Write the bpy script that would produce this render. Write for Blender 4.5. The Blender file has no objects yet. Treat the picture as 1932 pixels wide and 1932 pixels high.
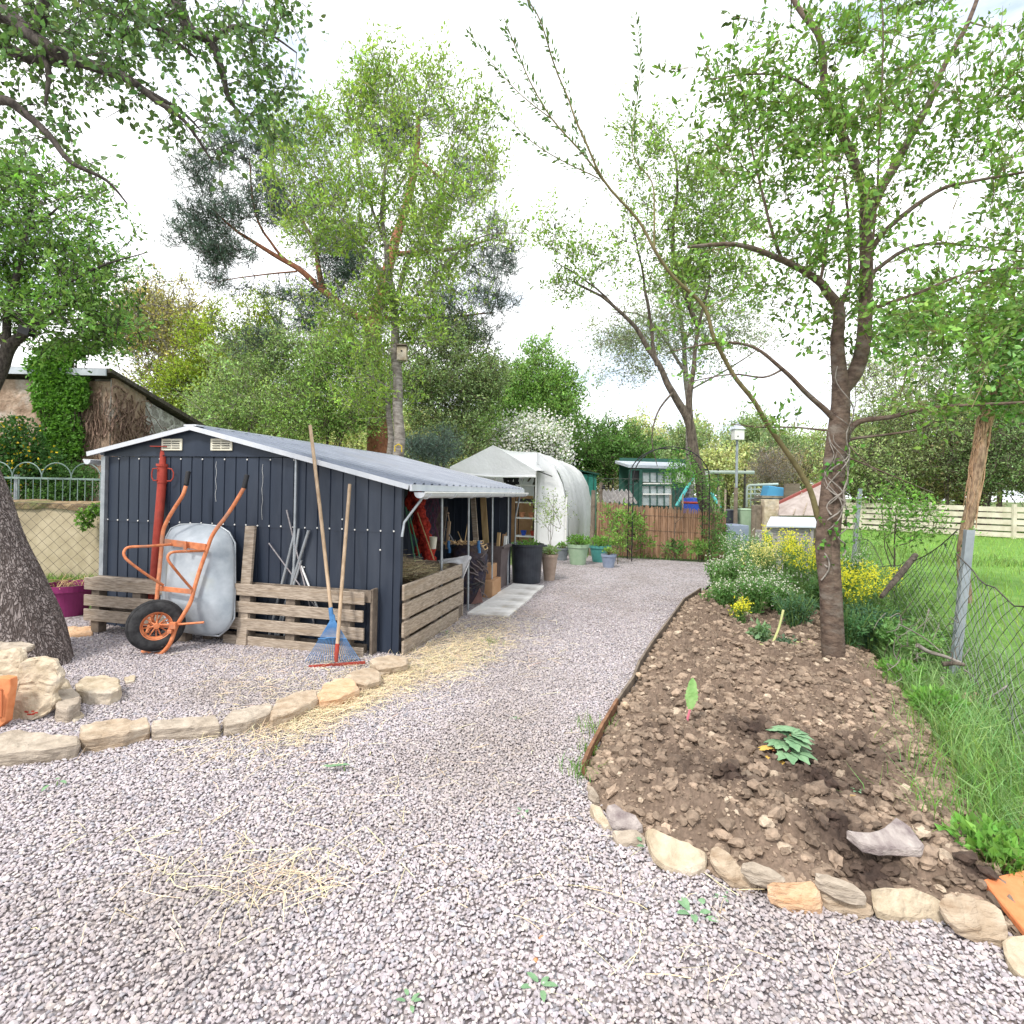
import bpy, math, random
import numpy as np
from mathutils import Vector, Matrix, noise as mnoise
random.seed(7); RNG = np.random.default_rng(7)
SC = bpy.context.scene; COL = SC.collection
# ------------------------------------------------------------------ camera
H = 1.4; F = 1037.6; CXp = 966.0; CYp = 927.4; ROLL = 0.0209
cr, sr = math.cos(ROLL), math.sin(ROLL)
cd = bpy.data.cameras.new('camera'); cam = bpy.data.objects.new('camera', cd); COL.objects.link(cam)
cd.sensor_width = 36; cd.sensor_fit = 'HORIZONTAL'; cd.lens = 36*F/1932; cd.shift_y = -38.6/1932
cd.clip_start = .05; cd.clip_end = 3000
cam.matrix_world = Matrix(((cr, -sr, 0, 0), (0, 0, -1, 0), (sr, cr, 0, H), (0, 0, 0, 1)))
SC.camera = cam
# ------------------------------------------------------------------ light
SUN_EL, SUN_AZ = math.radians(52), math.radians(215)     # azimuth clockwise from +Y (behind and left of the camera)
w = bpy.data.worlds.new("World"); SC.world = w; w.use_nodes = True
nt = w.node_tree; nt.nodes.clear()
wo = nt.nodes.new('ShaderNodeOutputWorld'); bg = nt.nodes.new('ShaderNodeBackground')
sky = nt.nodes.new('ShaderNodeTexSky'); sky.sky_type = 'NISHITA'; sky.sun_disc = False
sky.sun_elevation = SUN_EL; sky.sun_rotation = SUN_AZ
tc = nt.nodes.new('ShaderNodeTexCoord'); mp = nt.nodes.new('ShaderNodeMapping'); mp.inputs['Scale'].default_value = (1, 1, 2.6)
mp.inputs['Location'].default_value = (.35, .2, .1)
nz = nt.nodes.new('ShaderNodeTexNoise'); nz.inputs['Scale'].default_value = 2.2; nz.inputs['Detail'].default_value = 7; nz.inputs['Roughness'].default_value = .55
rp = nt.nodes.new('ShaderNodeValToRGB'); rp.color_ramp.elements[0].position = .34; rp.color_ramp.elements[1].position = .50
rp2 = nt.nodes.new('ShaderNodeValToRGB'); rp2.color_ramp.elements[0].position = .35; rp2.color_ramp.elements[1].position = .7
rp2.color_ramp.elements[0].color = (14.2, 14.5, 15, 1); rp2.color_ramp.elements[1].color = (15.5, 15.5, 15.5, 1)
nz2 = nt.nodes.new('ShaderNodeTexNoise'); nz2.inputs['Scale'].default_value = 3.7; nz2.inputs['Detail'].default_value = 5
mx = nt.nodes.new('ShaderNodeMix'); mx.data_type = 'RGBA'
add = nt.nodes.new('ShaderNodeMix'); add.data_type = 'RGBA'; add.inputs[0].default_value = .6
add.inputs[7].default_value = (9.0, 10.6, 13, 1)
L = nt.links.new
L(tc.outputs['Generated'], mp.inputs[0]); L(mp.outputs[0], nz.inputs['Vector']); L(mp.outputs[0], nz2.inputs['Vector'])
L(nz.outputs['Fac'], rp.inputs[0]); L(nz2.outputs['Fac'], rp2.inputs[0])
L(sky.outputs[0], add.inputs[6]); L(rp.outputs[0], mx.inputs[0]); L(add.outputs[2], mx.inputs[6]); L(rp2.outputs[0], mx.inputs[7])
L(mx.outputs[2], bg.inputs[0]); bg.inputs[1].default_value = .112; L(bg.outputs[0], wo.inputs[0])
sl = bpy.data.lights.new('sun', 'SUN'); sl.energy = 3.3; sl.angle = math.radians(9); sl.color = (1, .95, .88)
so = bpy.data.objects.new('sun', sl); COL.objects.link(so)
sd = Vector((math.sin(SUN_AZ)*math.cos(SUN_EL), math.cos(SUN_AZ)*math.cos(SUN_EL), math.sin(SUN_EL)))
so.rotation_euler = sd.to_track_quat('Z', 'Y').to_euler(); so.location = (0, 0, 30)
SC.view_settings.view_transform = 'Standard'; SC.view_settings.look = 'None'; SC.view_settings.exposure = 0.2; SC.view_settings.gamma = 1

# ------------------------------------------------------------------ geometry helpers
def pt(u, v, d):
    x = (u-CXp)/F; y = (CYp-v)/F
    return Vector((d*(cr*x-sr*y), d, H+d*(sr*x+cr*y)))
def gp(u, v, z=0.):
    x = (u-CXp)/F; y = (CYp-v)/F
    return pt(u, v, (z-H)/(sr*x+cr*y))
Z1 = lambda x, y: (141.5+.3418*x, 773.6+.3418*y)
Z2 = lambda x, y: (717+.3418*x, 811.3+.3418*y)
Z3 = lambda x, y: (1094.3+.2441*x, 773.6+.2441*y)
Z4 = lambda x, y: (.2442*x, 566+.2442*y)
Z5 = lambda x, y: (1037.7+.3418*x, 566+.3418*y)
Z6 = lambda x, y: (1320.8+.3164*x, 735.8+.3164*y)
Z7 = lambda x, y: (1037.7+.4629*x, 1226.4+.4629*y)
Z9 = lambda x, y: (1273.6+.3408*x, 990.6+.3408*y)
Z8 = lambda x, y: (754.7+.127*x, 896.2+.127*y)
WLOC = {}
def link(o, parent, loc):
    COL.objects.link(o); WLOC[o.name] = Vector(loc)
    if parent is not None:
        o.parent = parent; o.location = Vector(loc)-WLOC[parent.name]
    else: o.location = loc
    return o
def tag(o, label=None, cat=None, group=None, kind=None):
    for k, v in (('label', label), ('category', cat), ('group', group), ('kind', kind)):
        if v: o[k] = v
    return o
def empty(name, loc, label, cat, group=None):
    o = bpy.data.objects.new(name, None); o.empty_display_size = .1
    return tag(link(o, None, loc), label, cat, group)
def np_mesh(name, V, faces, mat, parent=None, loc=(0, 0, 0), cols=None, smooth=False):
    """faces: array (n,k) all the same size k"""
    V = np.asarray(V, np.float32)-np.array(loc, np.float32)
    me = bpy.data.meshes.new(name); me.vertices.add(len(V)); me.vertices.foreach_set('co', V.ravel())
    n, k = faces.shape
    me.loops.add(n*k); me.loops.foreach_set('vertex_index', faces.astype(np.int32).ravel())
    me.polygons.add(n); me.polygons.foreach_set('loop_start', np.arange(0, n*k, k, dtype=np.int32))
    try: me.polygons.foreach_set('loop_total', np.full(n, k, np.int32))
    except Exception: pass
    me.polygons.foreach_set('use_smooth', np.full(n, smooth))
    if cols is not None:
        a = me.color_attributes.new('Col', 'FLOAT_COLOR', 'POINT')
        c = np.ones((len(V), 4), np.float32); c[:, :3] = cols; a.data.foreach_set('color', c.ravel())
    me.materials.append(mat); me.update(calc_edges=True)
    return link(bpy.data.objects.new(name, me), parent, loc)

class MB:
    def __init__(s): s.v = []; s.f = []
    def add(s, vs, fs):
        b = len(s.v); s.v += [Vector(v) for v in vs]; s.f += [tuple(b+i for i in f) for f in fs]; return s
    def box(s, c, size, ax=None):
        """ax: three axis vectors"""
        X, Y, Zv = ax or (Vector((1, 0, 0)), Vector((0, 1, 0)), Vector((0, 0, 1)))
        c = Vector(c); a, b, d = [q/2 for q in size]
        vs = [c+X*i*a+Y*j*b+Zv*k*d for k in (-1, 1) for j in (-1, 1) for i in (-1, 1)]
        return s.add(vs, [(0, 2, 3, 1), (4, 5, 7, 6), (0, 1, 5, 4), (2, 6, 7, 3), (0, 4, 6, 2), (1, 3, 7, 5)])
    def bar(s, p, q, wd, th, up=(0, 0, 1)):
        p, q = Vector(p), Vector(q); Z = (q-p); ln = Z.length; Z.normalize()
        X = Z.cross(Vector(up)); X = X.normalized() if X.length > 1e-4 else Vector((1, 0, 0)); Y = Z.cross(X)
        return s.box((p+q)/2, (wd, th, ln), (X, Y, Z))
    def tube(s, path, r, n=8, cap=True):
        P = [Vector(p) for p in path]; m = len(P)
        R = r if isinstance(r, (list, tuple)) else [r]*m
        T = [(P[min(i+1, m-1)]-P[max(i-1, 0)]).normalized() for i in range(m)]
        N = T[0].orthogonal().normalized(); b = len(s.v)
        for i in range(m):
            N = (N-T[i]*N.dot(T[i])); N = N.normalized() if N.length > 1e-6 else T[i].orthogonal().normalized()
            B = T[i].cross(N)
            for k in range(n):
                a = 2*math.pi*k/n; s.v.append(P[i]+(N*math.cos(a)+B*math.sin(a))*R[i])
        for i in range(m-1):
            for k in range(n):
                k2 = (k+1) % n; s.f.append((b+i*n+k, b+i*n+k2, b+(i+1)*n+k2, b+(i+1)*n+k))
        if cap:
            s.f.append(tuple(b+k for k in reversed(range(n)))); s.f.append(tuple(b+(m-1)*n+k for k in range(n)))
        return s
    def lathe(s, c, prof, n=28, axis=(0, 0, 1), cap=False, jit=0):
        Z = Vector(axis).normalized(); X = Z.orthogonal().normalized(); Y = Z.cross(X); c = Vector(c); b = len(s.v)
        for r, z in prof:
            for k in range(n):
                a = 2*math.pi*k/n; s.v.append(c+Z*z+(X*math.cos(a)+Y*math.sin(a))*r*(1+jit*(random.random()-.5)))
        for i in range(len(prof)-1):
            for k in range(n):
                k2 = (k+1) % n; s.f.append((b+i*n+k, b+i*n+k2, b+(i+1)*n+k2, b+(i+1)*n+k))
        if cap: s.f.append(tuple(b+k for k in reversed(range(n)))); s.f.append(tuple(b+(len(prof)-1)*n+k for k in range(n)))
        return s
    def build(s, name, mat, parent=None, loc=None, smooth=False, bevel=0):
        if loc is None:
            if parent is not None: loc = WLOC[parent.name]
            else:
                A = np.array([tuple(v) for v in s.v]); loc = Vector((A[:, 0].mean(), A[:, 1].mean(), A[:, 2].min()))
        loc = Vector(loc)
        me = bpy.data.meshes.new(name); me.from_pydata([tuple(v-loc) for v in s.v], [], s.f)
        me.materials.append(mat)
        me.update()
        if smooth:
            me.polygons.foreach_set('use_smooth', [True]*len(me.polygons)); me.set_sharp_from_angle(angle=math.radians(55))
        o = link(bpy.data.objects.new(name, me), parent, loc)
        if bevel:
            m = o.modifiers.new('b', 'BEVEL'); m.width = bevel; m.segments = 2; m.limit_method = 'ANGLE'
        return o
def dup(root, loc, label=None):
    c = root.copy(); COL.objects.link(c); c.location = loc
    if label: c['label'] = label
    for ch in list(root.children):
        d = ch.copy(); COL.objects.link(d); d.parent = c; d.matrix_parent_inverse = ch.matrix_parent_inverse
        for g in ch.children:
            e = g.copy(); COL.objects.link(e); e.parent = d
    return c

# ------------------------------------------------------------------ materials
def mat(name, c1, c2=None, scale=8, rough=.8, bump=0., bscale=None, metal=0, stretch=(1, 1, 1), spec=.3, attr=False, c3=None, dist=.01, sub=0, ramp=(.35, .65), extra=None):
    m = bpy.data.materials.new(name); m.use_nodes = True; t = m.node_tree; N = t.nodes; LK = t.links.new
    p = N['Principled BSDF']; p.inputs['Roughness'].default_value = rough; p.inputs['Metallic'].default_value = metal
    p.inputs['Specular IOR Level'].default_value = spec
    co = N.new('ShaderNodeTexCoord'); mp = N.new('ShaderNodeMapping'); mp.inputs['Scale'].default_value = stretch
    LK(co.outputs['Object'], mp.inputs[0])
    def nz(sc, det=8, ro=.6):
        n = N.new('ShaderNodeTexNoise'); n.inputs['Scale'].default_value = sc; n.inputs['Detail'].default_value = det; n.inputs['Roughness'].default_value = ro
        LK(mp.outputs[0], n.inputs['Vector']); return n.outputs['Fac']
    if attr:
        a = N.new('ShaderNodeVertexColor'); a.layer_name = 'Col'
        if c2:   # small modulation of the attribute colour
            mxx = N.new('ShaderNodeMix'); mxx.data_type = 'RGBA'; mxx.blend_type = 'MULTIPLY'; mxx.inputs[0].default_value = 1
            rr = N.new('ShaderNodeValToRGB'); rr.color_ramp.elements[0].color = (*c1, 1); rr.color_ramp.elements[1].color = (*c2, 1)
            rr.color_ramp.elements[0].position, rr.color_ramp.elements[1].position = ramp
            LK(nz(scale), rr.inputs[0]); LK(a.outputs[0], mxx.inputs[6]); LK(rr.outputs[0], mxx.inputs[7]); LK(mxx.outputs[2], p.inputs['Base Color'])
        else: LK(a.outputs[0], p.inputs['Base Color'])
    elif c2:
        rr = N.new('ShaderNodeValToRGB'); e = rr.color_ramp.elements
        e[0].color = (*c1, 1); e[1].color = (*c2, 1); e[0].position, e[1].position = ramp
        LK(nz(scale), rr.inputs[0]); out = rr.outputs[0]
        if c3:
            m3 = N.new('ShaderNodeMix'); m3.data_type = 'RGBA'; r3 = N.new('ShaderNodeValToRGB'); r3.color_ramp.elements[0].position = .52; r3.color_ramp.elements[1].position = .68
            LK(nz(scale*.31, 4), r3.inputs[0]); LK(r3.outputs[0], m3.inputs[0]); LK(out, m3.inputs[6]); m3.inputs[7].default_value = (*c3, 1); out = m3.outputs[2]
        LK(out, p.inputs['Base Color'])
    else: p.inputs['Base Color'].default_value = (*c1, 1)
    if bump:
        b = N.new('ShaderNodeBump'); b.inputs['Strength'].default_value = bump; b.inputs['Distance'].default_value = dist
        LK(nz(bscale or scale*3), b.inputs['Height']); LK(b.outputs[0], p.inputs['Normal'])
    return m
def leafmat(name, tr=.28, tint=(1., 1.0, .55), rough=.5):
    m = bpy.data.materials.new(name); m.use_nodes = True; t = m.node_tree; N = t.nodes; LK = t.links.new
    p = N['Principled BSDF']; p.inputs['Roughness'].default_value = rough; p.inputs['Specular IOR Level'].default_value = .25
    a = N.new('ShaderNodeVertexColor'); a.layer_name = 'Col'; LK(a.outputs[0], p.inputs['Base Color'])
    tl = N.new('ShaderNodeBsdfTranslucent'); mu = N.new('ShaderNodeMix'); mu.data_type = 'RGBA'; mu.blend_type = 'MULTIPLY'; mu.inputs[0].default_value = 1
    LK(a.outputs[0], mu.inputs[6]); mu.inputs[7].default_value = (1.5*tint[0], 1.5*tint[1], 1.5*tint[2], 1); LK(mu.outputs[2], tl.inputs[0])
    ms = N.new('ShaderNodeMixShader'); ms.inputs[0].default_value = tr; LK(p.outputs[0], ms.inputs[1]); LK(tl.outputs[0], ms.inputs[2])
    LK(ms.outputs[0], N['Material Output'].inputs[0]); return m
def filmmat():
    m = mat('film', (.90, .90, .91), (.95, .95, .96), 1.6, .3, .5, 2.2, dist=.08, spec=.5); N = m.node_tree.nodes; LK = m.node_tree.links.new
    tl = N.new('ShaderNodeBsdfTranslucent'); tl.inputs[0].default_value = (.86, .88, .90, 1); ms = N.new('ShaderNodeMixShader'); ms.inputs[0].default_value = .18
    LK(N['Principled BSDF'].outputs[0], ms.inputs[1]); LK(tl.outputs[0], ms.inputs[2]); LK(ms.outputs[0], N['Material Output'].inputs[0]); return m
def barkplates(name, crack, c1, c2, sc=20, st=(1, 1, .4), bump=1., dist=.03):
    m = mat(name, c1, c2, 30, .95); t = m.node_tree; N = t.nodes; LK = t.links.new; p = N['Principled BSDF']
    mp = [n for n in N if n.type == 'MAPPING'][0]; mp.inputs['Scale'].default_value = st; src = p.inputs['Base Color'].links[0].from_socket
    nz = N.new('ShaderNodeTexNoise'); nz.inputs['Scale'].default_value = 9; nz.inputs['Detail'].default_value = 5; LK(mp.outputs[0], nz.inputs['Vector'])
    va = N.new('ShaderNodeVectorMath'); va.operation = 'MULTIPLY_ADD'; va.inputs[1].default_value = (.22, .22, .16); LK(nz.outputs['Color'], va.inputs[0]); LK(mp.outputs[0], va.inputs[2])
    vo = N.new('ShaderNodeTexVoronoi'); vo.feature = 'DISTANCE_TO_EDGE'; vo.inputs['Scale'].default_value = sc; LK(va.outputs[0], vo.inputs['Vector'])
    r = N.new('ShaderNodeValToRGB'); r.color_ramp.elements[0].position = .02; r.color_ramp.elements[1].position = .16; LK(vo.outputs['Distance'], r.inputs[0])
    mx = N.new('ShaderNodeMix'); mx.data_type = 'RGBA'; LK(r.outputs[0], mx.inputs[0]); mx.inputs[6].default_value = (*crack, 1); LK(src, mx.inputs[7]); LK(mx.outputs[2], p.inputs['Base Color'])
    n2 = N.new('ShaderNodeTexNoise'); n2.inputs['Scale'].default_value = 60; n2.inputs['Detail'].default_value = 6; LK(mp.outputs[0], n2.inputs['Vector'])
    ad = N.new('ShaderNodeMath'); ad.operation = 'MULTIPLY_ADD'; ad.inputs[1].default_value = .35; LK(n2.outputs['Fac'], ad.inputs[0]); LK(r.outputs[0], ad.inputs[2])
    b = N.new('ShaderNodeBump'); b.inputs['Strength'].default_value = bump; b.inputs['Distance'].default_value = dist; LK(ad.outputs[0], b.inputs['Height']); LK(b.outputs[0], p.inputs['Normal']); return m
M = dict(
 leaf=leafmat('leaf'), leafflat=leafmat('petal', .2, (.7, .7, .7)), needle=leafmat('needle', .1),
 bark=mat('bark', (.045, .035, .028), (.16, .13, .105), 22, .95, .9, 40, stretch=(1, 1, .35), dist=.02),
 bark_dk=mat('bark_dark', (.035, .028, .026), (.12, .10, .09), 30, .95, .9, 60, stretch=(1, 1, .5), dist=.01),
 bark_red=mat('bark_red', (.070, .047, .037), (.165, .118, .09), 24, .85, .8, 44, stretch=(.7, .7, 1.25), dist=.012, c3=(.19, .16, .135)),
 bark_old=barkplates('bark_old', (.13, .10, .09), (.15, .12, .11), (.44, .38, .36), 52, (1, 1, .30), 1., .022),
 bark_pine=mat('bark_pine', (.17, .065, .035), (.36, .16, .09), 12, .9, .6, 20),
 bark_pale=mat('bark_pale', (.12, .10, .085), (.34, .31, .28), 16, .9, .6, 30, stretch=(.5, .5, 1.3)),
 bark_olive=mat('bark_olive', (.12, .10, .045), (.20, .17, .08), 14, .8, .4, 30),
 wood=mat('wood_grey', (.21, .165, .125), (.46, .385, .31), 17, .85, .5, 70, stretch=(.7, .7, 6), dist=.004, c3=(.30, .235, .17)),
 wood_d=mat('wood_dark', (.12, .095, .075), (.24, .195, .155), 12, .9, .4, 50, c3=(.2, .16, .12)),
 wood_y=mat('wood_yellow', (.42, .28, .13), (.58, .42, .22), 6, .6, .1, 30, stretch=(4, 4, .5)),
 handle=mat('handle', (.33, .23, .145), (.52, .39, .27), 9, .6, .15, 40, stretch=(4, 4, .5)),
 blue=mat('shed_blue', (.018, .027, .047), (.031, .043, .068), 7, .45, .12, 26, spec=.45, dist=.003, stretch=(1, 1, .22), ramp=(.3, .75), c3=(.050, .062, .086)),
 roofb=mat('roof_blue', (.11, .135, .19), (.175, .205, .265), 3, .38, .05, 50, spec=.5, dist=.002, c3=(.13, .15, .19)),
 trim=mat('trim', (.50, .53, .58), (.62, .64, .68), 5, .45),
 galv=mat('galvanised', (.30, .33, .36), (.46, .49, .52), 9, .42, .08, 40, metal=.55, c3=(.36, .38, .39)),
 tray=mat('tray', (.30, .34, .38), (.46, .50, .54), 5, .5, .15, 9, metal=.2, c3=(.36, .37, .31), dist=.01),
 orange=mat('orange', (.50, .15, .06), (.70, .26, .12), 18, .55, .2, 60, c3=(.40, .20, .13)),
 redp=mat('red_paint', (.30, .035, .022), (.40, .06, .04), 10, .6, .15, 60, c3=(.22, .04, .03)),
 rubber=mat('rubber', (.018, .018, .02), (.05, .05, .052), 20, .85, .2, 60),
 black=mat('black', (.012, .012, .014), (.022, .022, .025), 10, .5),
 blackm=mat('black_tub', (.028, .032, .042), (.05, .056, .07), 6, .45, .1, 20),
 blueplastic=mat('blue_plastic', (.05, .16, .36), (.08, .22, .44), 10, .5),
 white=mat('white', (.72, .72, .70), (.80, .80, .78), 6, .5), cream=mat('cream', (.66, .63, .50), (.74, .71, .60), 6, .5),
 film=filmmat(),
 purple=mat('purple', (.20, .02, .10), (.26, .035, .14), 4, .45), terra=mat('terracotta', (.42, .18, .09), (.56, .27, .15), 8, .85, .2, 40),
 terra_p=mat('terracotta_pale', (.28, .21, .165), (.40, .31, .25), 7, .85, .2, 30), brick=mat('brick', (.55, .18, .07), (.68, .27, .12), 12, .85, .3, 50),
 greenp=mat('green_pot', (.25, .36, .24), (.32, .43, .30), 6, .5), teal=mat('teal_pot', (.05, .21, .20), (.08, .27, .25), 6, .5),
 greyb=mat('greyblue_pot', (.19, .23, .32), (.26, .31, .41), 6, .5), greyp=mat('grey_pot', (.15, .17, .19), (.22, .24, .26), 6, .6),
 browng=mat('brown_bin', (.10, .08, .08), (.15, .12, .12), 6, .5), card=mat('cardboard', (.36, .20, .10), (.46, .28, .16), 5, .9),
 render=mat('render', (.36, .30, .20), (.48, .41, .29), 5, .95, .4, 25, c3=(.30, .25, .17)),
 oldwall=mat('old_wall', (.25, .17, .12), (.46, .34, .26), 5, .95, .9, 12, c3=(.50, .46, .42), dist=.05),
 stonewall=barkplates('stone_wall', (.60, .59, .58), (.20, .19, .18), (.42, .40, .38), 3.4, (1, 1, 1.3), .6, .05),
 zinc=mat('zinc', (.40, .44, .50), (.54, .58, .64), 5, .5), tile=mat('roof_tile', (.05, .045, .04), (.14, .12, .10), 14, .9, .8, 20, dist=.04),
 paintgreen=mat('green_paint', (.02, .075, .06), (.03, .10, .08), 8, .6), tealroof=mat('teal_roof', (.03, .22, .18), (.05, .28, .23), 8, .5),
 palegreen=mat('pale_green', (.50, .58, .52), (.6, .67, .6), 8, .5), railgreen=mat('rail_green', (.16, .24, .21), (.28, .36, .33), 8, .6), greymetal=mat('post_metal', (.22, .25, .28), (.36, .40, .44), 7, .5, metal=.2, c3=(.3, .33, .35)),
 wire=mat('wire', (.10, .11, .10), (.20, .21, .20), 20, .6, metal=.3), wire_d=mat('wire_dark', (.05, .045, .04), (.10, .09, .075), 20, .7),
 fence=mat('pale_fence', (.50, .45, .36), (.66, .61, .52), 3, .85, .2, 20), reed=mat('reed', (.22, .12, .07), (.46, .29, .19), 45, .85, .5, 60, stretch=(1, 1, .06), dist=.01, c3=(.36, .23, .16)),
 glass=mat('glass', (.30, .36, .38), (.48, .54, .56), 4, .1, spec=.8), blueb=mat('blue_barrel', (.03, .08, .42), None), lblue=mat('light_blue', (.12, .42, .72), None),
 turq=mat('turquoise', (.12, .55, .52), None), pinkroof=mat('pink_roof', (.30, .25, .23), (.43, .37, .35), 5, .9, .2, 20), redtrim=mat('red_trim', (.25, .07, .06), None),
 plank=mat('lilac_grey_plank', (.24, .22, .23), (.36, .34, .35), 9, .85, .3, 30, stretch=(1, 1, 6)), whiteroof=mat('white_roof', (.46, .50, .58), (.55, .59, .66), 4, .4),
 slab=mat('slab', (.60, .58, .56), (.76, .74, .72), 8, .95, .4, 80, c3=(.42, .39, .36)), slate=mat('slate', (.17, .135, .135), (.46, .41, .38), 13, .9, .9, 26, stretch=(1, .6, 1.6), dist=.02, c3=(.24, .18, .18)),
 st_tan=mat('stone_tan', (.29, .21, .14), (.51, .42, .32), 7, .95, .8, 16, stretch=(1, 1, 4), dist=.02, c3=(.66, .60, .50)),
 st_grey=mat('stone_grey', (.25, .205, .16), (.50, .43, .35), 8, .95, .8, 16, stretch=(1, 1, 4), dist=.02, c3=(.45, .38, .30)),
 st_or=mat('stone_orange', (.46, .26, .14), (.66, .47, .31), 7, .95, .8, 16, stretch=(1, 1, 4), dist=.02, c3=(.60, .50, .40)),
 st_pale=mat('stone_pale', (.36, .29, .20), (.60, .51, .39), 9, .95, .9, 22, dist=.02, c3=(.48, .43, .37)),
 rednet=mat('red_net', (.22, .012, .010), (.55, .05, .03), 34, .8, 1., 34, dist=.02), purplenet=mat('purple_net', (.16, .07, .12), None), greenc=mat('green_cane', (.08, .22, .12), None),
 tarp=mat('dark_bag', (.02, .022, .05), (.07, .045, .04), 10, .6, .8, 20, dist=.03), cloth=mat('white_cloth', (.62, .62, .64), (.75, .75, .77), 8, .8, .4, 12, dist=.02),
 rope=mat('rope', (.50, .34, .18), (.62, .45, .26), 30, .9), corru=mat('corrugated', (.18, .17, .17), (.32, .30, .29), 8, .9, .3, 30),
 gravelm=mat('gravel_stone', (.86, .86, .86), (1.12, 1.12, 1.12), 160, .9, .25, 300, attr=True, dist=.002), attrm=mat('tinted', (.75, .75, .75), (1.2, 1.2, 1.2), 60, .95, .6, 120, attr=True, dist=.004),
)
def ctint(n, base, var=.2, hue=.12, rng=RNG):
    b = np.array(base, np.float32)[None, :]*(1+var*rng.standard_normal((n, 1)))
    return np.clip(b*(1+hue*rng.standard_normal((n, 3))), .004, .95)

# ------------------------------------------------------------------ leaves, blades, stones in bulk
def rand_unit(n, rng=RNG):
    v = rng.standard_normal((n, 3)); return v/np.linalg.norm(v, axis=1, keepdims=True)
def leaves_arr(P, D, ln, wd, cols, fold=.18, rng=RNG, rnd_=False):
    n = len(P); D = D/np.linalg.norm(D, axis=1, keepdims=True)
    S = np.cross(D, rand_unit(n, rng)); S /= np.linalg.norm(S, axis=1, keepdims=True)+1e-9; Nn = np.cross(D, S)
    ln = ln[:, None]; wd = wd[:, None]
    if rnd_:
        V = np.stack([P, P+D*ln*.25+S*wd*.40+Nn*wd*fold, P+D*ln*.62+S*wd*.42+Nn*wd*fold*.7, P+D*ln-Nn*ln*.16, P+D*ln*.62-S*wd*.42+Nn*wd*fold*.7, P+D*ln*.25-S*wd*.40+Nn*wd*fold], 1).reshape(-1, 3)
        b = (np.arange(n)*6)[:, None]; Fc = np.concatenate([b+np.array([[0, 1, 5]]), b+np.array([[1, 2, 5]]), b+np.array([[2, 4, 5]]), b+np.array([[2, 3, 4]])], 0); return V, Fc, np.repeat(cols, 6, 0)
    V = np.stack([P, P+D*ln*.45+S*wd*.5+Nn*wd*fold, P+D*ln-Nn*ln*.12, P+D*ln*.45-S*wd*.5+Nn*wd*fold], 1).reshape(-1, 3)
    b = (np.arange(n)*4)[:, None]
    Fc = np.concatenate([b+np.array([[0, 1, 2]]), b+np.array([[0, 2, 3]])], 0)
    return V, Fc, np.repeat(cols, 4, 0)
def blades_arr(P, h, wd, lean, cols, rng=RNG):
    n = len(P); a = rng.uniform(0, 2*np.pi, n); S = np.stack([np.cos(a), np.sin(a), 0*a], 1)
    b_ = rng.uniform(0, 2*np.pi, n); Ld = np.stack([np.cos(b_), np.sin(b_), 0*b_], 1)*lean[:, None]
    h = h[:, None]; wd = wd[:, None]; U = np.array([[0, 0, 1.]])
    m = P+U*h*.55+Ld*h*.28; t = P+U*h*(1-.25*lean[:, None])+Ld*h
    V = np.stack([P-S*wd*.5, P+S*wd*.5, m-S*wd*.4, m+S*wd*.4, t], 1).reshape(-1, 3)
    b = (np.arange(n)*5)[:, None]
    Fc = np.concatenate([b+np.array([[0, 1, 3]]), b+np.array([[0, 3, 2]]), b+np.array([[2, 3, 4]])], 0)
    return V, Fc, np.repeat(cols, 5, 0)
g_ = (1+5**.5)/2
ICO = np.array([(-1, g_, 0), (1, g_, 0), (-1, -g_, 0), (1, -g_, 0), (0, -1, g_), (0, 1, g_), (0, -1, -g_), (0, 1, -g_), (g_, 0, -1), (g_, 0, 1), (-g_, 0, -1), (-g_, 0, 1)])/math.hypot(1, g_)
ICOF = np.array([(0, 11, 5), (0, 5, 1), (0, 1, 7), (0, 7, 10), (0, 10, 11), (1, 5, 9), (5, 11, 4), (11, 10, 2), (10, 7, 6), (7, 1, 8), (3, 9, 4), (3, 4, 2), (3, 2, 6), (3, 6, 8), (3, 8, 9), (4, 9, 5), (2, 4, 11), (6, 2, 10), (8, 6, 7), (9, 8, 1)])
def sub_ico():
    V = [tuple(v) for v in ICO]; mid = {}; Fn = []
    def m(a, b):
        k = (min(a, b), max(a, b))
        if k not in mid:
            q = (np.array(V[a])+np.array(V[b])); q /= np.linalg.norm(q); V.append(tuple(q)); mid[k] = len(V)-1
        return mid[k]
    for a, b, c in ICOF:
        x, y, z = m(a, b), m(b, c), m(c, a); Fn += [(a, x, z), (x, b, y), (z, y, c), (x, y, z)]
    return np.array(V), np.array(Fn)
ICO2, ICO2F = sub_ico()
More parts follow.
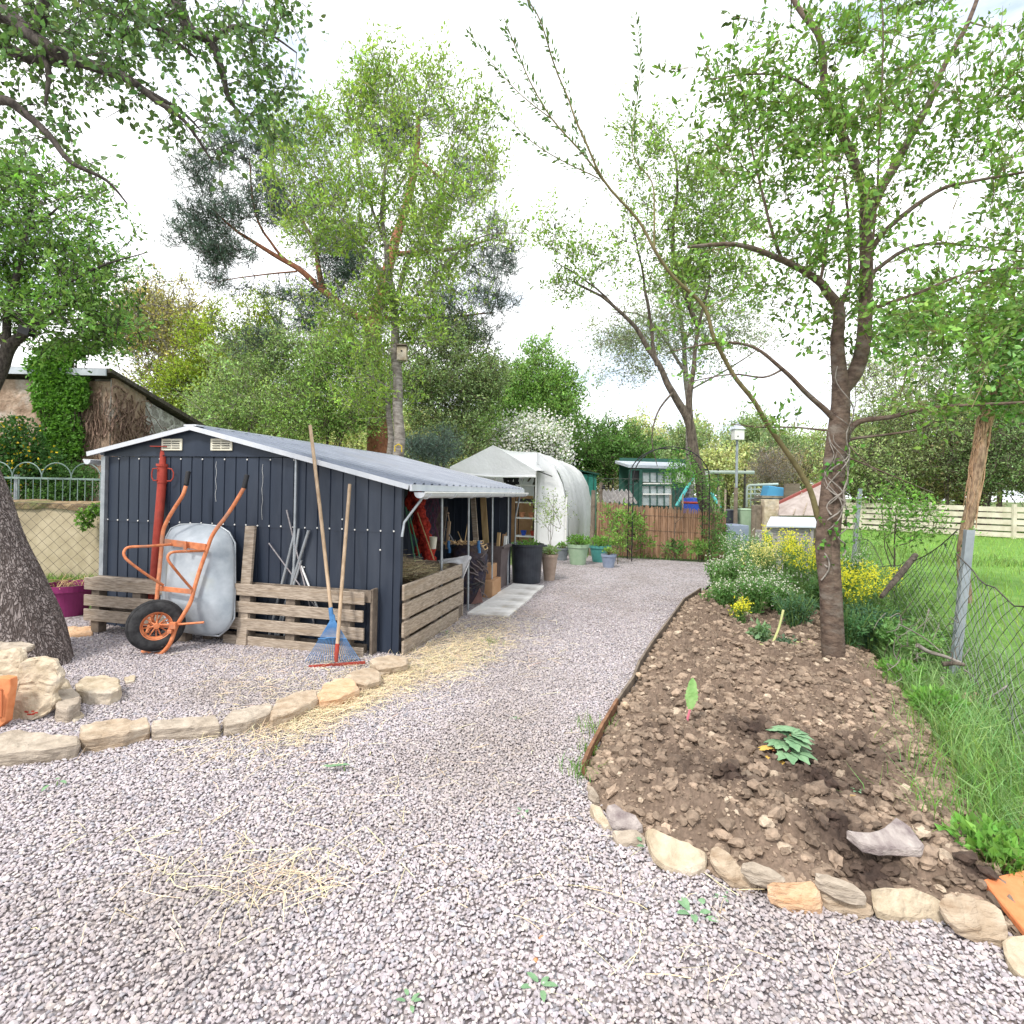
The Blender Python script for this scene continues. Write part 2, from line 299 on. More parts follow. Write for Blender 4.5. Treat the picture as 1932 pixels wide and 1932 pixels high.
def stones_arr(P, r, cols, flat=.65, jit=.25, base=(ICO, ICOF), rng=RNG, cvar=0):
    B, Bf = base; n = len(P); k = len(B)
    q = rng.standard_normal((n, 4)); q /= np.linalg.norm(q, axis=1, keepdims=True); a, b, c, d = q.T
    R = np.stack([1-2*(c*c+d*d), 2*(b*c-a*d), 2*(b*d+a*c), 2*(b*c+a*d), 1-2*(b*b+d*d), 2*(c*d-a*b), 2*(b*d-a*c), 2*(c*d+a*b), 1-2*(b*b+c*c)], 1).reshape(n, 3, 3)
    s = rng.uniform(.55, 1.25, (n, 1, 3))
    V = B[None]*(1+jit*rng.standard_normal((n, k, 1)))*s
    V = np.einsum('nij,nkj->nki', R, V)*r[:, None, None]; V[:, :, 2] *= flat
    V += P[:, None, :]
    Fc = (np.arange(n)*k)[:, None, None]+Bf[None]
    C = np.repeat(cols, k, 0)
    if cvar: C = C*(1+cvar*rng.standard_normal((len(C), 1)))
    return V.reshape(-1, 3), Fc.reshape(-1, 3), np.clip(C, .003, 1)
def cat(parts):
    V, Fc, C = [], [], []; o = 0
    for v, f, c in parts: V.append(v); Fc.append(f+o); C.append(c); o += len(v)
    return np.concatenate(V), np.concatenate(Fc), np.concatenate(C)
def inpoly(x, y, poly):
    ins = np.zeros(x.shape, bool); n = len(poly)
    for i in range(n):
        x1, y1 = poly[i][0], poly[i][1]; x2, y2 = poly[(i+1) % n][0], poly[(i+1) % n][1]
        if y1 == y2: continue
        ins ^= ((y1 > y) != (y2 > y)) & (x < (x2-x1)*(y-y1)/(y2-y1)+x1)
    return ins
def vnoise(x, y, seed=0):
    xi = np.floor(x).astype(np.int64); yi = np.floor(y).astype(np.int64); fx = x-xi; fy = y-yi
    fx = fx*fx*(3-2*fx); fy = fy*fy*(3-2*fy)
    def h(a, b):
        n = (a*374761393+b*668265263+seed*1442695041) & 0x7fffffff; n = ((n ^ (n >> 13))*1274126177) & 0x7fffffff
        return ((n ^ (n >> 16)) & 0xffff)/65535.
    return (h(xi, yi)*(1-fx)+h(xi+1, yi)*fx)*(1-fy)+(h(xi, yi+1)*(1-fx)+h(xi+1, yi+1)*fx)*fy
def fbm(x, y, o=4, seed=0):
    s = 0; a = .5
    for i in range(o): s = s+a*vnoise(x*2**i, y*2**i, seed+i); a *= .5
    return s
def proj(P):
    X = P[:, 0]/P[:, 1]; Zz = (P[:, 2]-H)/P[:, 1]
    return CXp+F*(cr*X+sr*Zz), CYp-F*(-sr*X+cr*Zz)

def rock_solid(name, outline, thick, material, parent=None, amp=.008, seed=0, bev=.012, edge=.022):
    """outline: world points of one face (ordered); thick: vector to the opposite face"""
    import bmesh
    rnd = random.Random(seed); pts = []
    T = [Vector(p) for p in outline]
    for i in range(len(T)):
        a, b = T[i], T[(i+1) % len(T)]; pts.append(a)
        if (b-a).length > .06: pts.append(a.lerp(b, rnd.uniform(.35, .65))+Vector((rnd.uniform(-1, 1), rnd.uniform(-1, 1), 0))*amp*1.2)
    bm = bmesh.new(); vs = [bm.verts.new(p) for p in pts]; vb = [bm.verts.new(p+Vector(thick)+Vector((rnd.uniform(-1, 1), rnd.uniform(-1, 1), 0))*amp) for p in pts]; n = len(pts)
    bm.faces.new(vs); bm.faces.new(list(reversed(vb)))
    for i in range(n): bm.faces.new((vs[i], vb[i], vb[(i+1) % n], vs[(i+1) % n]))
    bmesh.ops.recalc_face_normals(bm, faces=bm.faces)
    try: bmesh.ops.bevel(bm, geom=list(bm.edges), offset=bev*rnd.uniform(.6, 1.), segments=1, affect='EDGES', clamp_overlap=True)
    except Exception: pass
    bmesh.ops.triangulate(bm, faces=bm.faces)
    for _ in range(5):
        lg = [e for e in bm.edges if e.calc_length() > edge*1.5]
        if not lg: break
        bmesh.ops.subdivide_edges(bm, edges=lg, cuts=1); bmesh.ops.triangulate(bm, faces=[f for f in bm.faces if len(f.verts) > 3])
    o3 = Vector((seed*3.1, seed*1.7, 0)); bm.normal_update()
    for v in bm.verts:
        c = v.co; st = math.floor(c.z/.017+1.2*mnoise.noise(c*9+o3)); lay = mnoise.noise(Vector((st*7.3, seed, 0)))
        d = mnoise.noise(c*13+o3)*amp*1.4+mnoise.noise(c*40+o3)*amp*.8+(lay*amp*.9 if abs(v.normal.z) < .6 else abs(mnoise.noise(c*7+o3))*amp*1.2)
        v.co = c+v.normal*d
    loc = sum(pts, Vector())/n; loc.z = min(v.co.z for v in bm.verts); loc = WLOC[parent.name] if parent else loc
    for v in bm.verts: v.co -= loc
    me = bpy.data.meshes.new(name); bm.to_mesh(me); bm.free(); me.materials.append(material); return link(bpy.data.objects.new(name, me), parent, loc)
def slab_stone(name, top, h, material, label=None, group=None, cat_='stone', parent=None, noise_amp=.007, tilt=None, seed=0, bottom=None, round_=.86):
    o = rock_solid(name, top, Vector((0, 0, -h)), material, parent, min(noise_amp, .009), seed, bev=.012 if h > .04 else .005)
    if parent is None: tag(o, label, cat_, group)
    return o
# ================================================================== GROUND
def struct(o): o['kind'] = 'structure'; return o
BEDPX = [(1322, 1120), (1292, 1140), (1257, 1190), (1232, 1225), (1207, 1265), (1195, 1300), (1166, 1340), (1141, 1385), (1117, 1435), (1103, 1468),
         (1130, 1530), (1200, 1585), (1260, 1622), (1340, 1650), (1440, 1690), (1550, 1715), (1650, 1730), (1780, 1740), (1900, 1770), (1990, 1800),
         (1960, 1700), (1890, 1640), (1850, 1560), (1810, 1480), (1770, 1400), (1735, 1340), (1690, 1290), (1640, 1230), (1590, 1180), (1500, 1130), (1400, 1105)]
BED = [tuple(gp(*p)) for p in BEDPX]
# one big sheet of earth to the horizon
gx = np.concatenate([np.linspace(-900, -45, 12), np.linspace(-40, 40, 90), np.linspace(45, 900, 12)]); gy = np.concatenate([np.linspace(-30, 45, 90), np.linspace(50, 1500, 22)])
X, Y = np.meshgrid(gx, gy); Zg = -.035+0*X+np.clip((Y-26)/60, 0, 1)*2.2*fbm(X/22, Y/22, 3, 5)
nx, ny = len(gx), len(gy); ii = (np.arange(ny-1)[:, None]*nx+np.arange(nx-1)[None]).ravel()
struct(np_mesh('ground', np.stack([X, Y, Zg], -1).reshape(-1, 3), np.stack([ii, ii+1, ii+nx+1, ii+nx], 1), mat('earth_grass', (.06, .10, .03), (.14, .19, .06), 1.6, .95, .8, 30, c3=(.16, .13, .08), dist=.04), smooth=True))
# gravel sheet with stones worked into its material (fine chips between the modelled stones)
def gravel_material():
    m = bpy.data.materials.new('gravel'); m.use_nodes = True; t = m.node_tree; N = t.nodes; LK = t.links.new; p = N['Principled BSDF']; p.inputs['Roughness'].default_value = .92; p.inputs['Specular IOR Level'].default_value = .2
    co = N.new('ShaderNodeTexCoord'); vo = N.new('ShaderNodeTexVoronoi'); vo.inputs['Scale'].default_value = 46; LK(co.outputs['Object'], vo.inputs['Vector'])
    r = N.new('ShaderNodeValToRGB'); e = r.color_ramp.elements; e[0].color = (.25, .22, .235, 1); e[0].position = 0; e[1].color = (.54, .505, .515, 1); e[1].position = 1
    for q, c in ((.3, (.36, .33, .34)), (.55, (.44, .40, .41)), (.75, (.41, .36, .35)), (.9, (.30, .30, .33))):
        x = r.color_ramp.elements.new(q); x.color = (*c, 1)
    sp = N.new('ShaderNodeSeparateColor'); LK(vo.outputs['Color'], sp.inputs[0]); LK(sp.outputs[0], r.inputs[0])
    gap = N.new('ShaderNodeValToRGB'); gap.color_ramp.elements[0].position = .45; gap.color_ramp.elements[0].color = (1, 1, 1, 1); gap.color_ramp.elements[1].position = .8; gap.color_ramp.elements[1].color = (.42, .40, .40, 1)
    LK(vo.outputs['Distance'], gap.inputs[0]); mu = N.new('ShaderNodeMix'); mu.data_type = 'RGBA'; mu.blend_type = 'MULTIPLY'; mu.inputs[0].default_value = 1
    LK(r.outputs[0], mu.inputs[6]); LK(gap.outputs[0], mu.inputs[7])
    nz = N.new('ShaderNodeTexNoise'); nz.inputs['Scale'].default_value = 1.6; nz.inputs['Detail'].default_value = 6; LK(co.outputs['Object'], nz.inputs['Vector'])
    r2 = N.new('ShaderNodeValToRGB'); r2.color_ramp.elements[0].position = .3; r2.color_ramp.elements[0].color = (.80, .78, .75, 1); r2.color_ramp.elements[1].position = .6; r2.color_ramp.elements[1].color = (1, 1, 1, 1); LK(nz.outputs['Fac'], r2.inputs[0])
    m2 = N.new('ShaderNodeMix'); m2.data_type = 'RGBA'; m2.blend_type = 'MULTIPLY'; m2.inputs[0].default_value = 1; LK(mu.outputs[2], m2.inputs[6]); LK(r2.outputs[0], m2.inputs[7])
    LK(m2.outputs[2], p.inputs['Base Color'])
    b = N.new('ShaderNodeBump'); b.invert = True; b.inputs['Strength'].default_value = .8; b.inputs['Distance'].default_value = .012; LK(vo.outputs['Distance'], b.inputs['Height']); LK(b.outputs[0], p.inputs['Normal'])
    return m
GRM = gravel_material()
GPX = [(1345, 1062), (1255, 1057), (1170, 1052), (1100, 1048), (1040, 1040)]
gpoly = [tuple(gp(*p)) for p in GPX]+[(-.3, 9.6, 0), (-.9, 5.4, 0), (-4.7, 6.0, 0), (-9, 5.6, 0), (-9, -4, 0), (6, -4, 0), (6, .9, 0)]
gpoly += [(2.2, 1.4, 0)]
gpoly += [tuple(gp(*p)) for p in [(1905, 1770), (1780, 1745), (1650, 1730), (1550, 1715), (1440, 1690), (1340, 1650), (1240, 1615), (1150, 1550), (1103, 1470), (1117, 1435), (1141, 1385), (1166, 1340), (1195, 1300), (1207, 1265), (1232, 1225), (1257, 1190), (1292, 1140), (1322, 1120), (1352, 1090)]]
mb = MB(); mb.add([(p[0], p[1], .004) for p in gpoly], [tuple(range(len(gpoly)))])
struct(mb.build('gravel_path', GRM, loc=(0, 0, .004)))
# modelled stones lying on it
pitch = .0117
gx_ = np.arange(-7.5, 7.5, pitch); gy_ = np.arange(1.1, 9.0, pitch); X, Y = np.meshgrid(gx_, gy_); X = X.ravel()+RNG.uniform(-1, 1, X.size)*pitch*.55; Y = Y.ravel()+RNG.uniform(-1, 1, Y.size)*pitch*.55
P = np.stack([X, Y, 0*X], 1); u, v = proj(P)
keep = (u > -350) & (u < 2300) & (v < 2200) & inpoly(X, Y, gpoly) & (RNG.random(X.size) < np.clip((8.6-Y)/5.2, 0, 1)**1.2*1.02)
s_ = (-.93-X)*.970*-1
keep &= ~((X < -.85+.2506*(Y-4.63)) & (Y > 4.65-.2506*(X+.93)))     # nothing under the shed
X, Y = X[keep], Y[keep]; n = len(X)
zz = .004+.012*fbm(X*2.3, Y*2.3, 3, 9)+RNG.uniform(-.002, .006, n)
pal = np.array([(.57, .515, .535), (.51, .455, .475), (.52, .455, .455), (.62, .575, .585), (.45, .405, .43), (.59, .525, .50), (.38, .37, .405), (.68, .63, .59), (.55, .505, .545)])*.84
cl = pal[RNG.choice(len(pal), n, p=[.2, .18, .14, .1, .13, .08, .07, .03, .07])]*(1+.07*RNG.standard_normal((n, 1)))
dirt = np.clip((fbm(X*1.1+4, Y*1.1, 4, 21)-.50)*4, 0, 1)[:, None]*.45
cl = cl*(1-dirt)+np.array([[.27, .225, .19]])*dirt
V, Fc, C = stones_arr(np.stack([X, Y, zz], 1), RNG.uniform(.0043, .0093, n)*(1+.5*(RNG.random(n) < .04)), cl, .7, .2)
tag(np_mesh('gravel_stones', V, Fc, M['gravelm'], None, (0, 0, 0), C), 'pinkish grey crushed gravel chips spread over the yard and path', 'gravel', kind='stuff')
print('gravel', n)
# soil bed: height field with clods
bx = np.arange(.2, 5.2, .0125); by = np.arange(1.6, 9.6, .0125); X, Y = np.meshgrid(bx, by); ins = inpoly(X, Y, BED)
cen = np.array([[p[0], p[1]] for p in BED]); dd = np.full(X.shape, 9.)
for i in range(len(cen)):
    a, b = cen[i], cen[(i+1) % len(cen)]; ab = b-a; t = np.clip(((X-a[0])*ab[0]+(Y-a[1])*ab[1])/(ab@ab), 0, 1)
    dd = np.minimum(dd, np.hypot(X-a[0]-t*ab[0], Y-a[1]-t*ab[1]))
lump = 0 if True else np.abs(fbm(X*9, Y*9, 4, 3)-.48)*.20
def soilz(x, y, e): return .01+np.clip(e/.25, 0, 1)*(.045+.07*fbm(x*1.7, y*1.7, 3, 8)+np.clip(fbm(x*11, y*11, 4, 3)-.40, 0, 1)*.20+np.clip(fbm(x*24, y*24, 3, 13)-.42, 0, 1)*.10+.022*fbm(x*45, y*45, 2, 4))
Zs = soilz(X, Y, dd)
idx = -np.ones(X.shape, int); idx[ins] = np.arange(ins.sum()); Vs = np.stack([X[ins], Y[ins], Zs[ins]], 1)
q = np.stack([idx[:-1, :-1], idx[:-1, 1:], idx[1:, 1:], idx[1:, :-1]], -1).reshape(-1, 4); q = q[(q >= 0).all(1)]
def humus(x, y):
    m = np.zeros_like(x)
    for (pu, pv, r) in ((1500, 1440, .30), (1420, 1395, .2), (1590, 1600, .17), (1650, 1650, .14), (1560, 1500, .22), (1850, 1665, .1), (1390, 1500, .13), (1620, 1440, .22), (1280, 1470, .2), (1240, 1400, .12)):
        g = gp(pu, pv, .06); m = np.maximum(m, np.clip(1.25-np.hypot(x-g.x, (y-g.y)*1.1)/r+.9*(fbm(x*8, y*8, 3, 31)-.5), 0, 1)*(1 if pv != 1470 and pv != 1400 else .6))
    return m
hm = humus(Vs[:, 0], Vs[:, 1])[:, None]; nn = fbm(Vs[:, 0]*5, Vs[:, 1]*5, 4, 77)[:, None]
cs = np.array([[.165, .120, .090]])*(.8+.5*nn)*(1-hm)+hm*np.array([[.045, .030, .024]])
struct(np_mesh('garden_soil', Vs, q, M['attrm'], None, (0, 0, 0), cs, smooth=False))
n = 62000; x = RNG.uniform(.2, 5, n); y = 1.7+7.5*RNG.random(n)**1.5; ok = inpoly(x, y, BED); x, y = x[ok], y[ok]
ddp = np.full(x.shape, 9.)
for i in range(len(cen)):
    a, b = cen[i], cen[(i+1) % len(cen)]; ab = b-a; t = np.clip(((x-a[0])*ab[0]+(y-a[1])*ab[1])/(ab@ab), 0, 1); ddp = np.minimum(ddp, np.hypot(x-a[0]-t*ab[0], y-a[1]-t*ab[1]))
n = len(x); r = .005+.03*RNG.random(n)**6; hm = humus(x, y)[:, None]
c = np.array([[.265, .198, .147]])*(1+.2*RNG.standard_normal((n, 1))); pale = RNG.random((n, 1)) < .05; c = np.where(pale, np.array([[.46, .37, .28]]), c); c = c*(1-hm)+hm*np.array([[.055, .036, .028]])
V, Fc, C = stones_arr(np.stack([x, y, soilz(x, y, ddp)+r*.25], 1), r, c, .72, .17, (ICO2, ICO2F), cvar=.05)
tag(np_mesh('soil_clods', V, Fc, M['attrm'], None, (0, 0, 0), C), 'brown crumbly clods of dug earth across the garden bed', 'earth clods', kind='stuff')
# fibres on the compost
def ribbons(P, ang, ln, wd, cols, zr=.0, curve=.045):
    n = len(P); D = np.stack([np.cos(ang), np.sin(ang), RNG.uniform(-.12, .25, n)*1.0], 1); S = np.stack([-np.sin(ang), np.cos(ang), 0*ang], 1)
    bend = (RNG.standard_normal(n)*curve)[:, None]; a = P; m = P+D*ln[:, None]*.5+S*bend*ln[:, None]+np.array([[0, 0, .004]]); e = P+D*ln[:, None]; w2 = wd[:, None]*.5
    U = np.stack([0*ang, 0*ang, 1+0*ang], 1)*w2*.6
    V = np.stack([a-S*w2, a+S*w2+U, m-S*w2, m+S*w2+U, e-S*w2, e+S*w2+U], 1).reshape(-1, 3); b = (np.arange(n)*6)[:, None]
    Fc = np.concatenate([b+np.array([[0, 1, 3]]), b+np.array([[0, 3, 2]]), b+np.array([[2, 3, 5]]), b+np.array([[2, 5, 4]])], 0); return V, Fc, np.repeat(cols, 6, 0)
# straw
def straw_pts(n, u0, v0, su, sv, rot=0):
    a = RNG.standard_normal((n, 2)); c_, s_ = math.cos(rot), math.sin(rot)
    U = u0+a[:, 0]*su*c_-a[:, 1]*sv*s_; Vv = v0+a[:, 0]*su*s_+a[:, 1]*sv*c_; Vv = np.maximum(Vv, 1085)
    return np.array([tuple(gp(p, q, .022)) for p, q in zip(U, Vv)])
sp_ = [straw_pts(1500, 850, 1232, 62, 24, -.4), straw_pts(900, 700, 1300, 75, 14, -.5), straw_pts(750, 590, 1345, 60, 16, -.4), straw_pts(420, 480, 1280, 70, 26), straw_pts(500, 640, 1290, 55, 28, -.3), straw_pts(260, 470, 1395, 100, 30),
       straw_pts(75, 455, 1665, 75, 28), straw_pts(120, 600, 1540, 130, 90), straw_pts(110, 800, 1400, 160, 80), straw_pts(60, 300, 1640, 120, 60), straw_pts(60, 1150, 1650, 220, 60), straw_pts(26, 1350, 1830, 200, 60), straw_pts(60, 560, 1660, 60, 20), straw_pts(330, 905, 1195, 45, 18), straw_pts(200, 560, 1240, 90, 12), straw_pts(120, 960, 1230, 70, 25)]
P = np.concatenate(sp_+[straw_pts(2300, 860, 1232, 75, 24, -.4), straw_pts(1100, 700, 1298, 75, 15, -.5), straw_pts(700, 590, 1335, 60, 14, -.4)]); P[:, 0] = np.where((P[:, 1] > 4.6) & (P[:, 0] < -.85+.25*(P[:, 1]-4.63)), -.8+.25*(P[:, 1]-4.63)+.1*RNG.random(len(P)), P[:, 0]); n = len(P)
P[:, 2] = .018+.012*RNG.random(n)
c = ctint(n, (.70, .58, .38), .16, .05)
V, Fc, C = ribbons(P, RNG.uniform(0, 2*np.pi, n), RNG.uniform(.03, .16, n), RNG.uniform(.0013, .0028, n), c)
tag(np_mesh('straw', V, Fc, M['attrm'], None, (0, 0, 0), C), 'loose pale yellow straw scattered over the gravel beside the shed', 'straw', kind='stuff')

# meadow and grass
mpoly = [(3.7, 4.0, 0), (3.0, 2.0, 0), (3.4, -3, 0), (40, -3, 0), (40, 8, 0), (34, 26, 0), (10, 24, 0), (6.2, 12, 0), (5.3, 8, 0)]
mb = MB(); mb.add([(p[0], p[1], .0) for p in mpoly], [tuple(range(len(mpoly)))])
struct(mb.build('meadow', mat('meadow', (.11, .24, .04), (.18, .33, .07), 2.5, .9, .9, 60, dist=.03), loc=(0, 0, 0)))
def grass(name, poly, n, h, wd, base, label, power=1., lean=(.2, .8), z=0):
    xs = [p[0] for p in poly]; ys = [p[1] for p in poly]; x0, x1, y0, y1 = min(xs), max(xs), min(ys), max(ys)
    x = RNG.uniform(x0, x1, n*4); y = y0+(y1-y0)*RNG.random(n*4)**power; ok = inpoly(x, y, poly); x, y = x[ok][:n], y[ok][:n]; k = len(x)
    P = np.stack([x, y, 0*x+z], 1); u, v = proj(P+np.array([[0, 0, h[1]]])); vis = (u > -250) & (u < 3000) & (y > .5); P = P[vis]; k = len(P)
    sc = .65+.7*fbm(P[:, 0]*1.6, P[:, 1]*1.6, 3, 55)
    V, Fc, C = blades_arr(P, RNG.uniform(h[0], h[1], k)*sc, RNG.uniform(wd[0], wd[1], k), RNG.uniform(lean[0], lean[1], k), ctint(k, base, .2, .08))
    return tag(np_mesh(name, V, Fc, M['leaf'], None, (0, 0, 0), C), label, 'grass', kind='stuff')
grass('meadow_grass', mpoly, 120000, (.07, .17), (.006, .014), (.25, .40, .10), 'bright green meadow grass beyond the wire fence', 1.7)
fg = [tuple(gp(*p)) for p in [(1650, 1215), (1690, 1290), (1735, 1350), (1772, 1410), (1815, 1490), (1862, 1580), (1910, 1650), (1990, 1690)]]+[(3.9, 2.2, 0), (4.1, 4.2, 0), (5.0, 7, 0)]
grass('verge_grass', fg, 10500, (.10, .28), (.004, .008), (.21, .35, .13), 'long rough grass growing along the foot of the wire fence', 1.2, (.3, 1.))
grass('bank_grass', [(-3.9, 6.2, 0), (-3.9, 8.0, 0), (-9, 8.0, 0), (-9, 6.2, 0)], 9000, (.05, .14), (.006, .012), (.20, .32, .08), 'short grass strip below the rendered wall', 1)
grass('yard_grass', [(1.2, 11.9, 0), (12, 11.5, 0), (10, 22, 0), (-4, 22, 0), (-6, 12.4, 0)], 16000, (.06, .2), (.01, .025), (.15, .24, .07), 'rough grass and weeds around the far garden plot', 1)

# ================================================================== SHED
C0 = Vector((-.93, 4.63, 0)); SD = Vector((.243, .970, 0)); TD = Vector((-.970, .243, 0)); UP = Vector((0, 0, 1))
def S(t, s, z): return C0+TD*t+SD*s+UP*z
WID = 3.125; TA = 2.09; ZA = 1.935
def roofz(t): return 1.45+(ZA-1.45)*t/TA if t < TA else ZA-(t-TA)*.205
shed = empty('metal_shed', S(1.6, 0, 0), 'low dark blue ribbed metal shed with grey roof and open lean-to side', 'shed')
def ribbed(p0, dr, nrm, length, z0f, z1f, pitch=.122, gw=.016, gd=.010):
    """sheet with vertical grooves; dr along, nrm outward"""
    mb = MB(); xs = [(0, 0)]; x = pitch*.5
    while x < length-gw: xs += [(x-gw/2, 0), (x-gw/4, -gd), (x+gw/4, -gd), (x+gw/2, 0)]; x += pitch
    xs.append((length, 0)); vs = []; fs = []
    for (a, d) in xs: b = p0+dr*a+nrm*d; vs += [b+UP*z0f(a), b+UP*z1f(a)]
    for i in range(len(xs)-1): fs.append((2*i, 2*i+2, 2*i+3, 2*i+1))
    k = len(vs); vs += [v-nrm*.03 for v in vs]; fs += [tuple(k+q for q in reversed(f)) for f in list(fs)]
    return mb.add(vs, fs)
FN = -SD
# front wall: lower sheets, upper sheets 3 mm proud
mb = ribbed(S(0, .004, 0), TD, FN, WID, lambda a: 0, lambda a: min(1.03, roofz(a)-.01)); mb.build('lower_wall', M['blue'], shed)
mb = ribbed(S(0, 0, 0), TD, FN, WID, lambda a: 1.028, lambda a: min(1.66, roofz(a)-.01) if a < TA+.8 else 1.66); mb.build('upper_wall', M['blue'], shed)
mb = MB(); ga = [S(1.0, -.012, 1.665), S(3.16, -.012, 1.665), S(3.16, -.012, roofz(3.16)-.01), S(TA, -.020, ZA-.012), S(1.02, -.012, roofz(1.02)-.008)]
mb.add(ga+[p+SD*.01 for p in ga], [(4, 3, 2, 1, 0), (5, 6, 7, 8, 9), (0, 1, 6, 5)]); mb.build('gable_plate', M['blue'], shed)
sc0 = None
def screw(t, z):
    global sc0
    if sc0 is None:
        m_ = MB().lathe(S(t, -.004, z), [(.0001, .006), (.006, .005), (.008, 0)], 8, axis=FN); sc0 = m_.build('screw', M['white'], shed, loc=S(t, -.004, z)); return
    o = sc0.copy(); COL.objects.link(o); o.parent = shed; o.location = S(t, -.004, z)-WLOC[shed.name]
k = 0; x = .061
while x < WID:
    screw(x, 1.045+random.uniform(-.003, .003))
    if x > 1.0 and k % 2 == 0: screw(x, 1.64)
    if x < 1.0 and k % 3 == 1: screw(x, 1.15+random.uniform(-.5, .25))
    x += .122; k += 1
for (t0, a, b) in ((1.86, 1.62, 1.25), (1.36, 1.6, 1.10)):
    MB().tube([S(t0+.006*math.sin(i*1.9), -.004, a+(b-a)*i/9) for i in range(10)], .0013, 4).build('paint_run', M['white'], shed)
MB().bar(S(3.145, -.012, 0), S(3.145, -.012, 1.66), .05, .05, FN).build('corner_trim', M['galv'], shed)
MB().tube([S(1.0, -.03, .02), S(1.0, -.03, 1.66)], .012, 8).build('joint_pipe', M['galv'], shed, smooth=True)
for t in (2.345, 1.79):
    wv = .235; g = MB()
    g.box(S(t, -.022, 1.775), (wv, .012, .11), (TD, SD, UP)); vent = g.build('vent', M['cream'], shed, bevel=.003)
    for r_ in range(4):
        for q_ in (-.5, .5): MB().box(S(t+q_*wv*.42, -.030, 1.743+r_*.021), (wv*.36, .006, .006), (TD, SD, UP)).build('vent_slot', M['black'], vent)
# left, rear, partition walls
def simple_wall(a, b, zt0, zt1, nm='wall'):
    mbw = MB(); dr = (b-a); ln = dr.length; dr.normalize(); nr = dr.cross(UP)
    mbw = ribbed(a, dr, nr, ln, lambda q: 0, lambda q: zt0+(zt1-zt0)*q/ln); return mbw.build(nm, M['blue'], shed)
simple_wall(S(3.12, .03, 0), S(3.12, 3.9, 0), 1.66, 1.66); simple_wall(S(0.02, 3.9, 0), S(2.08, 3.9, 0), 1.42, 1.88); simple_wall(S(2.08, 3.9, 0), S(3.12, 3.9, 0), 1.88, 1.66); simple_wall(S(1.05, .04, 0), S(1.05, 3.86, 0), 1.66, 1.66, 'partition')
MB().box(S(.02, .02, .72), (.05, .05, 1.44), (TD, SD, UP)).build('corner_post', M['blue'], shed)
# roof: two ribbed slopes
def slope(name, t0, t1, overs=.07, overb=4.1):
    mb = MB(); a = S(t0, -overs, roofz(t0)); b = S(t1, -overs, roofz(t1)); dn = (b-a); ln = dn.length; dn.normalize(); nr = SD.cross(dn); nr = nr if nr.z > 0 else -nr
    ys = [(0, 0)]; y = .1
    while y < overb+overs-.05: ys += [(y-.032, 0), (y-.02, .03), (y+.02, .03), (y+.032, 0), (y+.06, 0), (y+.064, -.022), (y+.078, -.022), (y+.082, 0)]; y += .19
    ys.append((overb+overs, 0)); vs = []; fs = []
    for (q, hh) in ys: p = a+SD*q+nr*hh; vs += [p, p+dn*ln]
    for i in range(len(ys)-1): fs.append((2*i, 2*i+2, 2*i+3, 2*i+1))
    kk = len(vs); vs += [v_-nr*.012 for v_ in vs]; fs += [tuple(kk+q_ for q_ in reversed(f)) for f in list(fs)]
    mb.add(vs, fs); return mb.build(name, M['roofb'], shed), a, dn, ln, nr
R1, a1, dn1, ln1, nr1 = slope('roof_slope', TA, -.10); R2, a2, dn2, ln2, nr2 = slope('roof_slope', TA, 3.30)
for a, dn, ln, nr in ((a1, dn1, ln1, nr1), (a2, dn2, ln2, nr2)):
    MB().bar(a-SD*.006-nr*.008, a-SD*.006-nr*.008+dn*ln, .012, .042, nr).build('rake_trim', M['trim'], shed)
    MB().bar(a+SD*4.19, a+SD*4.19+dn*ln, .02, .06, nr).build('rake_trim', M['trim'], shed)
MB().bar(S(TA, -.08, ZA+.014), S(TA, 4.12, ZA+.014), .14, .014, UP).build('ridge_cap', M['trim'], shed)
e0, e1 = S(-.115, -.07, roofz(-.1)-.012), S(-.115, 4.12, roofz(-.1)-.012)
MB().bar(e0, e1, .02, .055, UP).build('eave_trim', M['trim'], shed)
def gutter(t, s0, s1, z, r=.05, nbr=7):
    sg = 1 if t > 1 else -1; vs = []; fs = []; n = 12
    for s in (s0, s1):
        for k in range(n+1): a_ = math.pi*k/n; vs.append(S(t+sg*math.cos(a_)*r, s, z-math.sin(a_)*r))
    for k in range(n): fs.append((k, k+1, n+2+k, n+1+k))
    fs += [tuple(range(n+1)), tuple(reversed(range(n+1, 2*n+2)))]
    g = MB().add(vs, fs).build('gutter', M['trim'], shed, smooth=False)
    MB().tube([S(t+sg*r, s0, z), S(t+sg*r, s1, z)], .008, 6).build('gutter_bead', M['white'], g)
    for i in range(nbr):
        s = s0+.12+(s1-s0-.3)*i/max(1, nbr-1); MB().tube([S(t+sg*math.cos(math.pi*q/8)*(r+.004), s, z-math.sin(math.pi*q/8)*(r+.004)) for q in range(9)], .006, 5).build('gutter_bracket', M['trim'], g)
gutter(-.155, .02, 4.05, roofz(-.1)-.05); gutter(3.33, -.05, 4.0, 1.625, .045, 3)
for s in (.98, 1.83, 2.83, 3.68):
    MB().tube([S(.0, s, 0), S(.02, s, 1.42)], .0135, 8).build('post', M['galv'], shed, smooth=True)
MB().tube([S(-.13, .14, 1.33), S(-.02, .02, 1.12), S(-.012, .0, 1.0)], .012, 8).build('brace', M['galv'], shed, smooth=True)
MB().tube([S(-.12, 3.85, 1.34), S(-.03, 3.96, 1.0), S(-.03, 3.97, .62), S(-.03, 3.97, .2)], .012, 8).build('brace', M['galv'], shed, smooth=True)
MB().box(S(.5, 1.9, 1.415), (1.1, .03, .03), (TD, SD, UP)).build('crossbeam', M['galv'], shed)
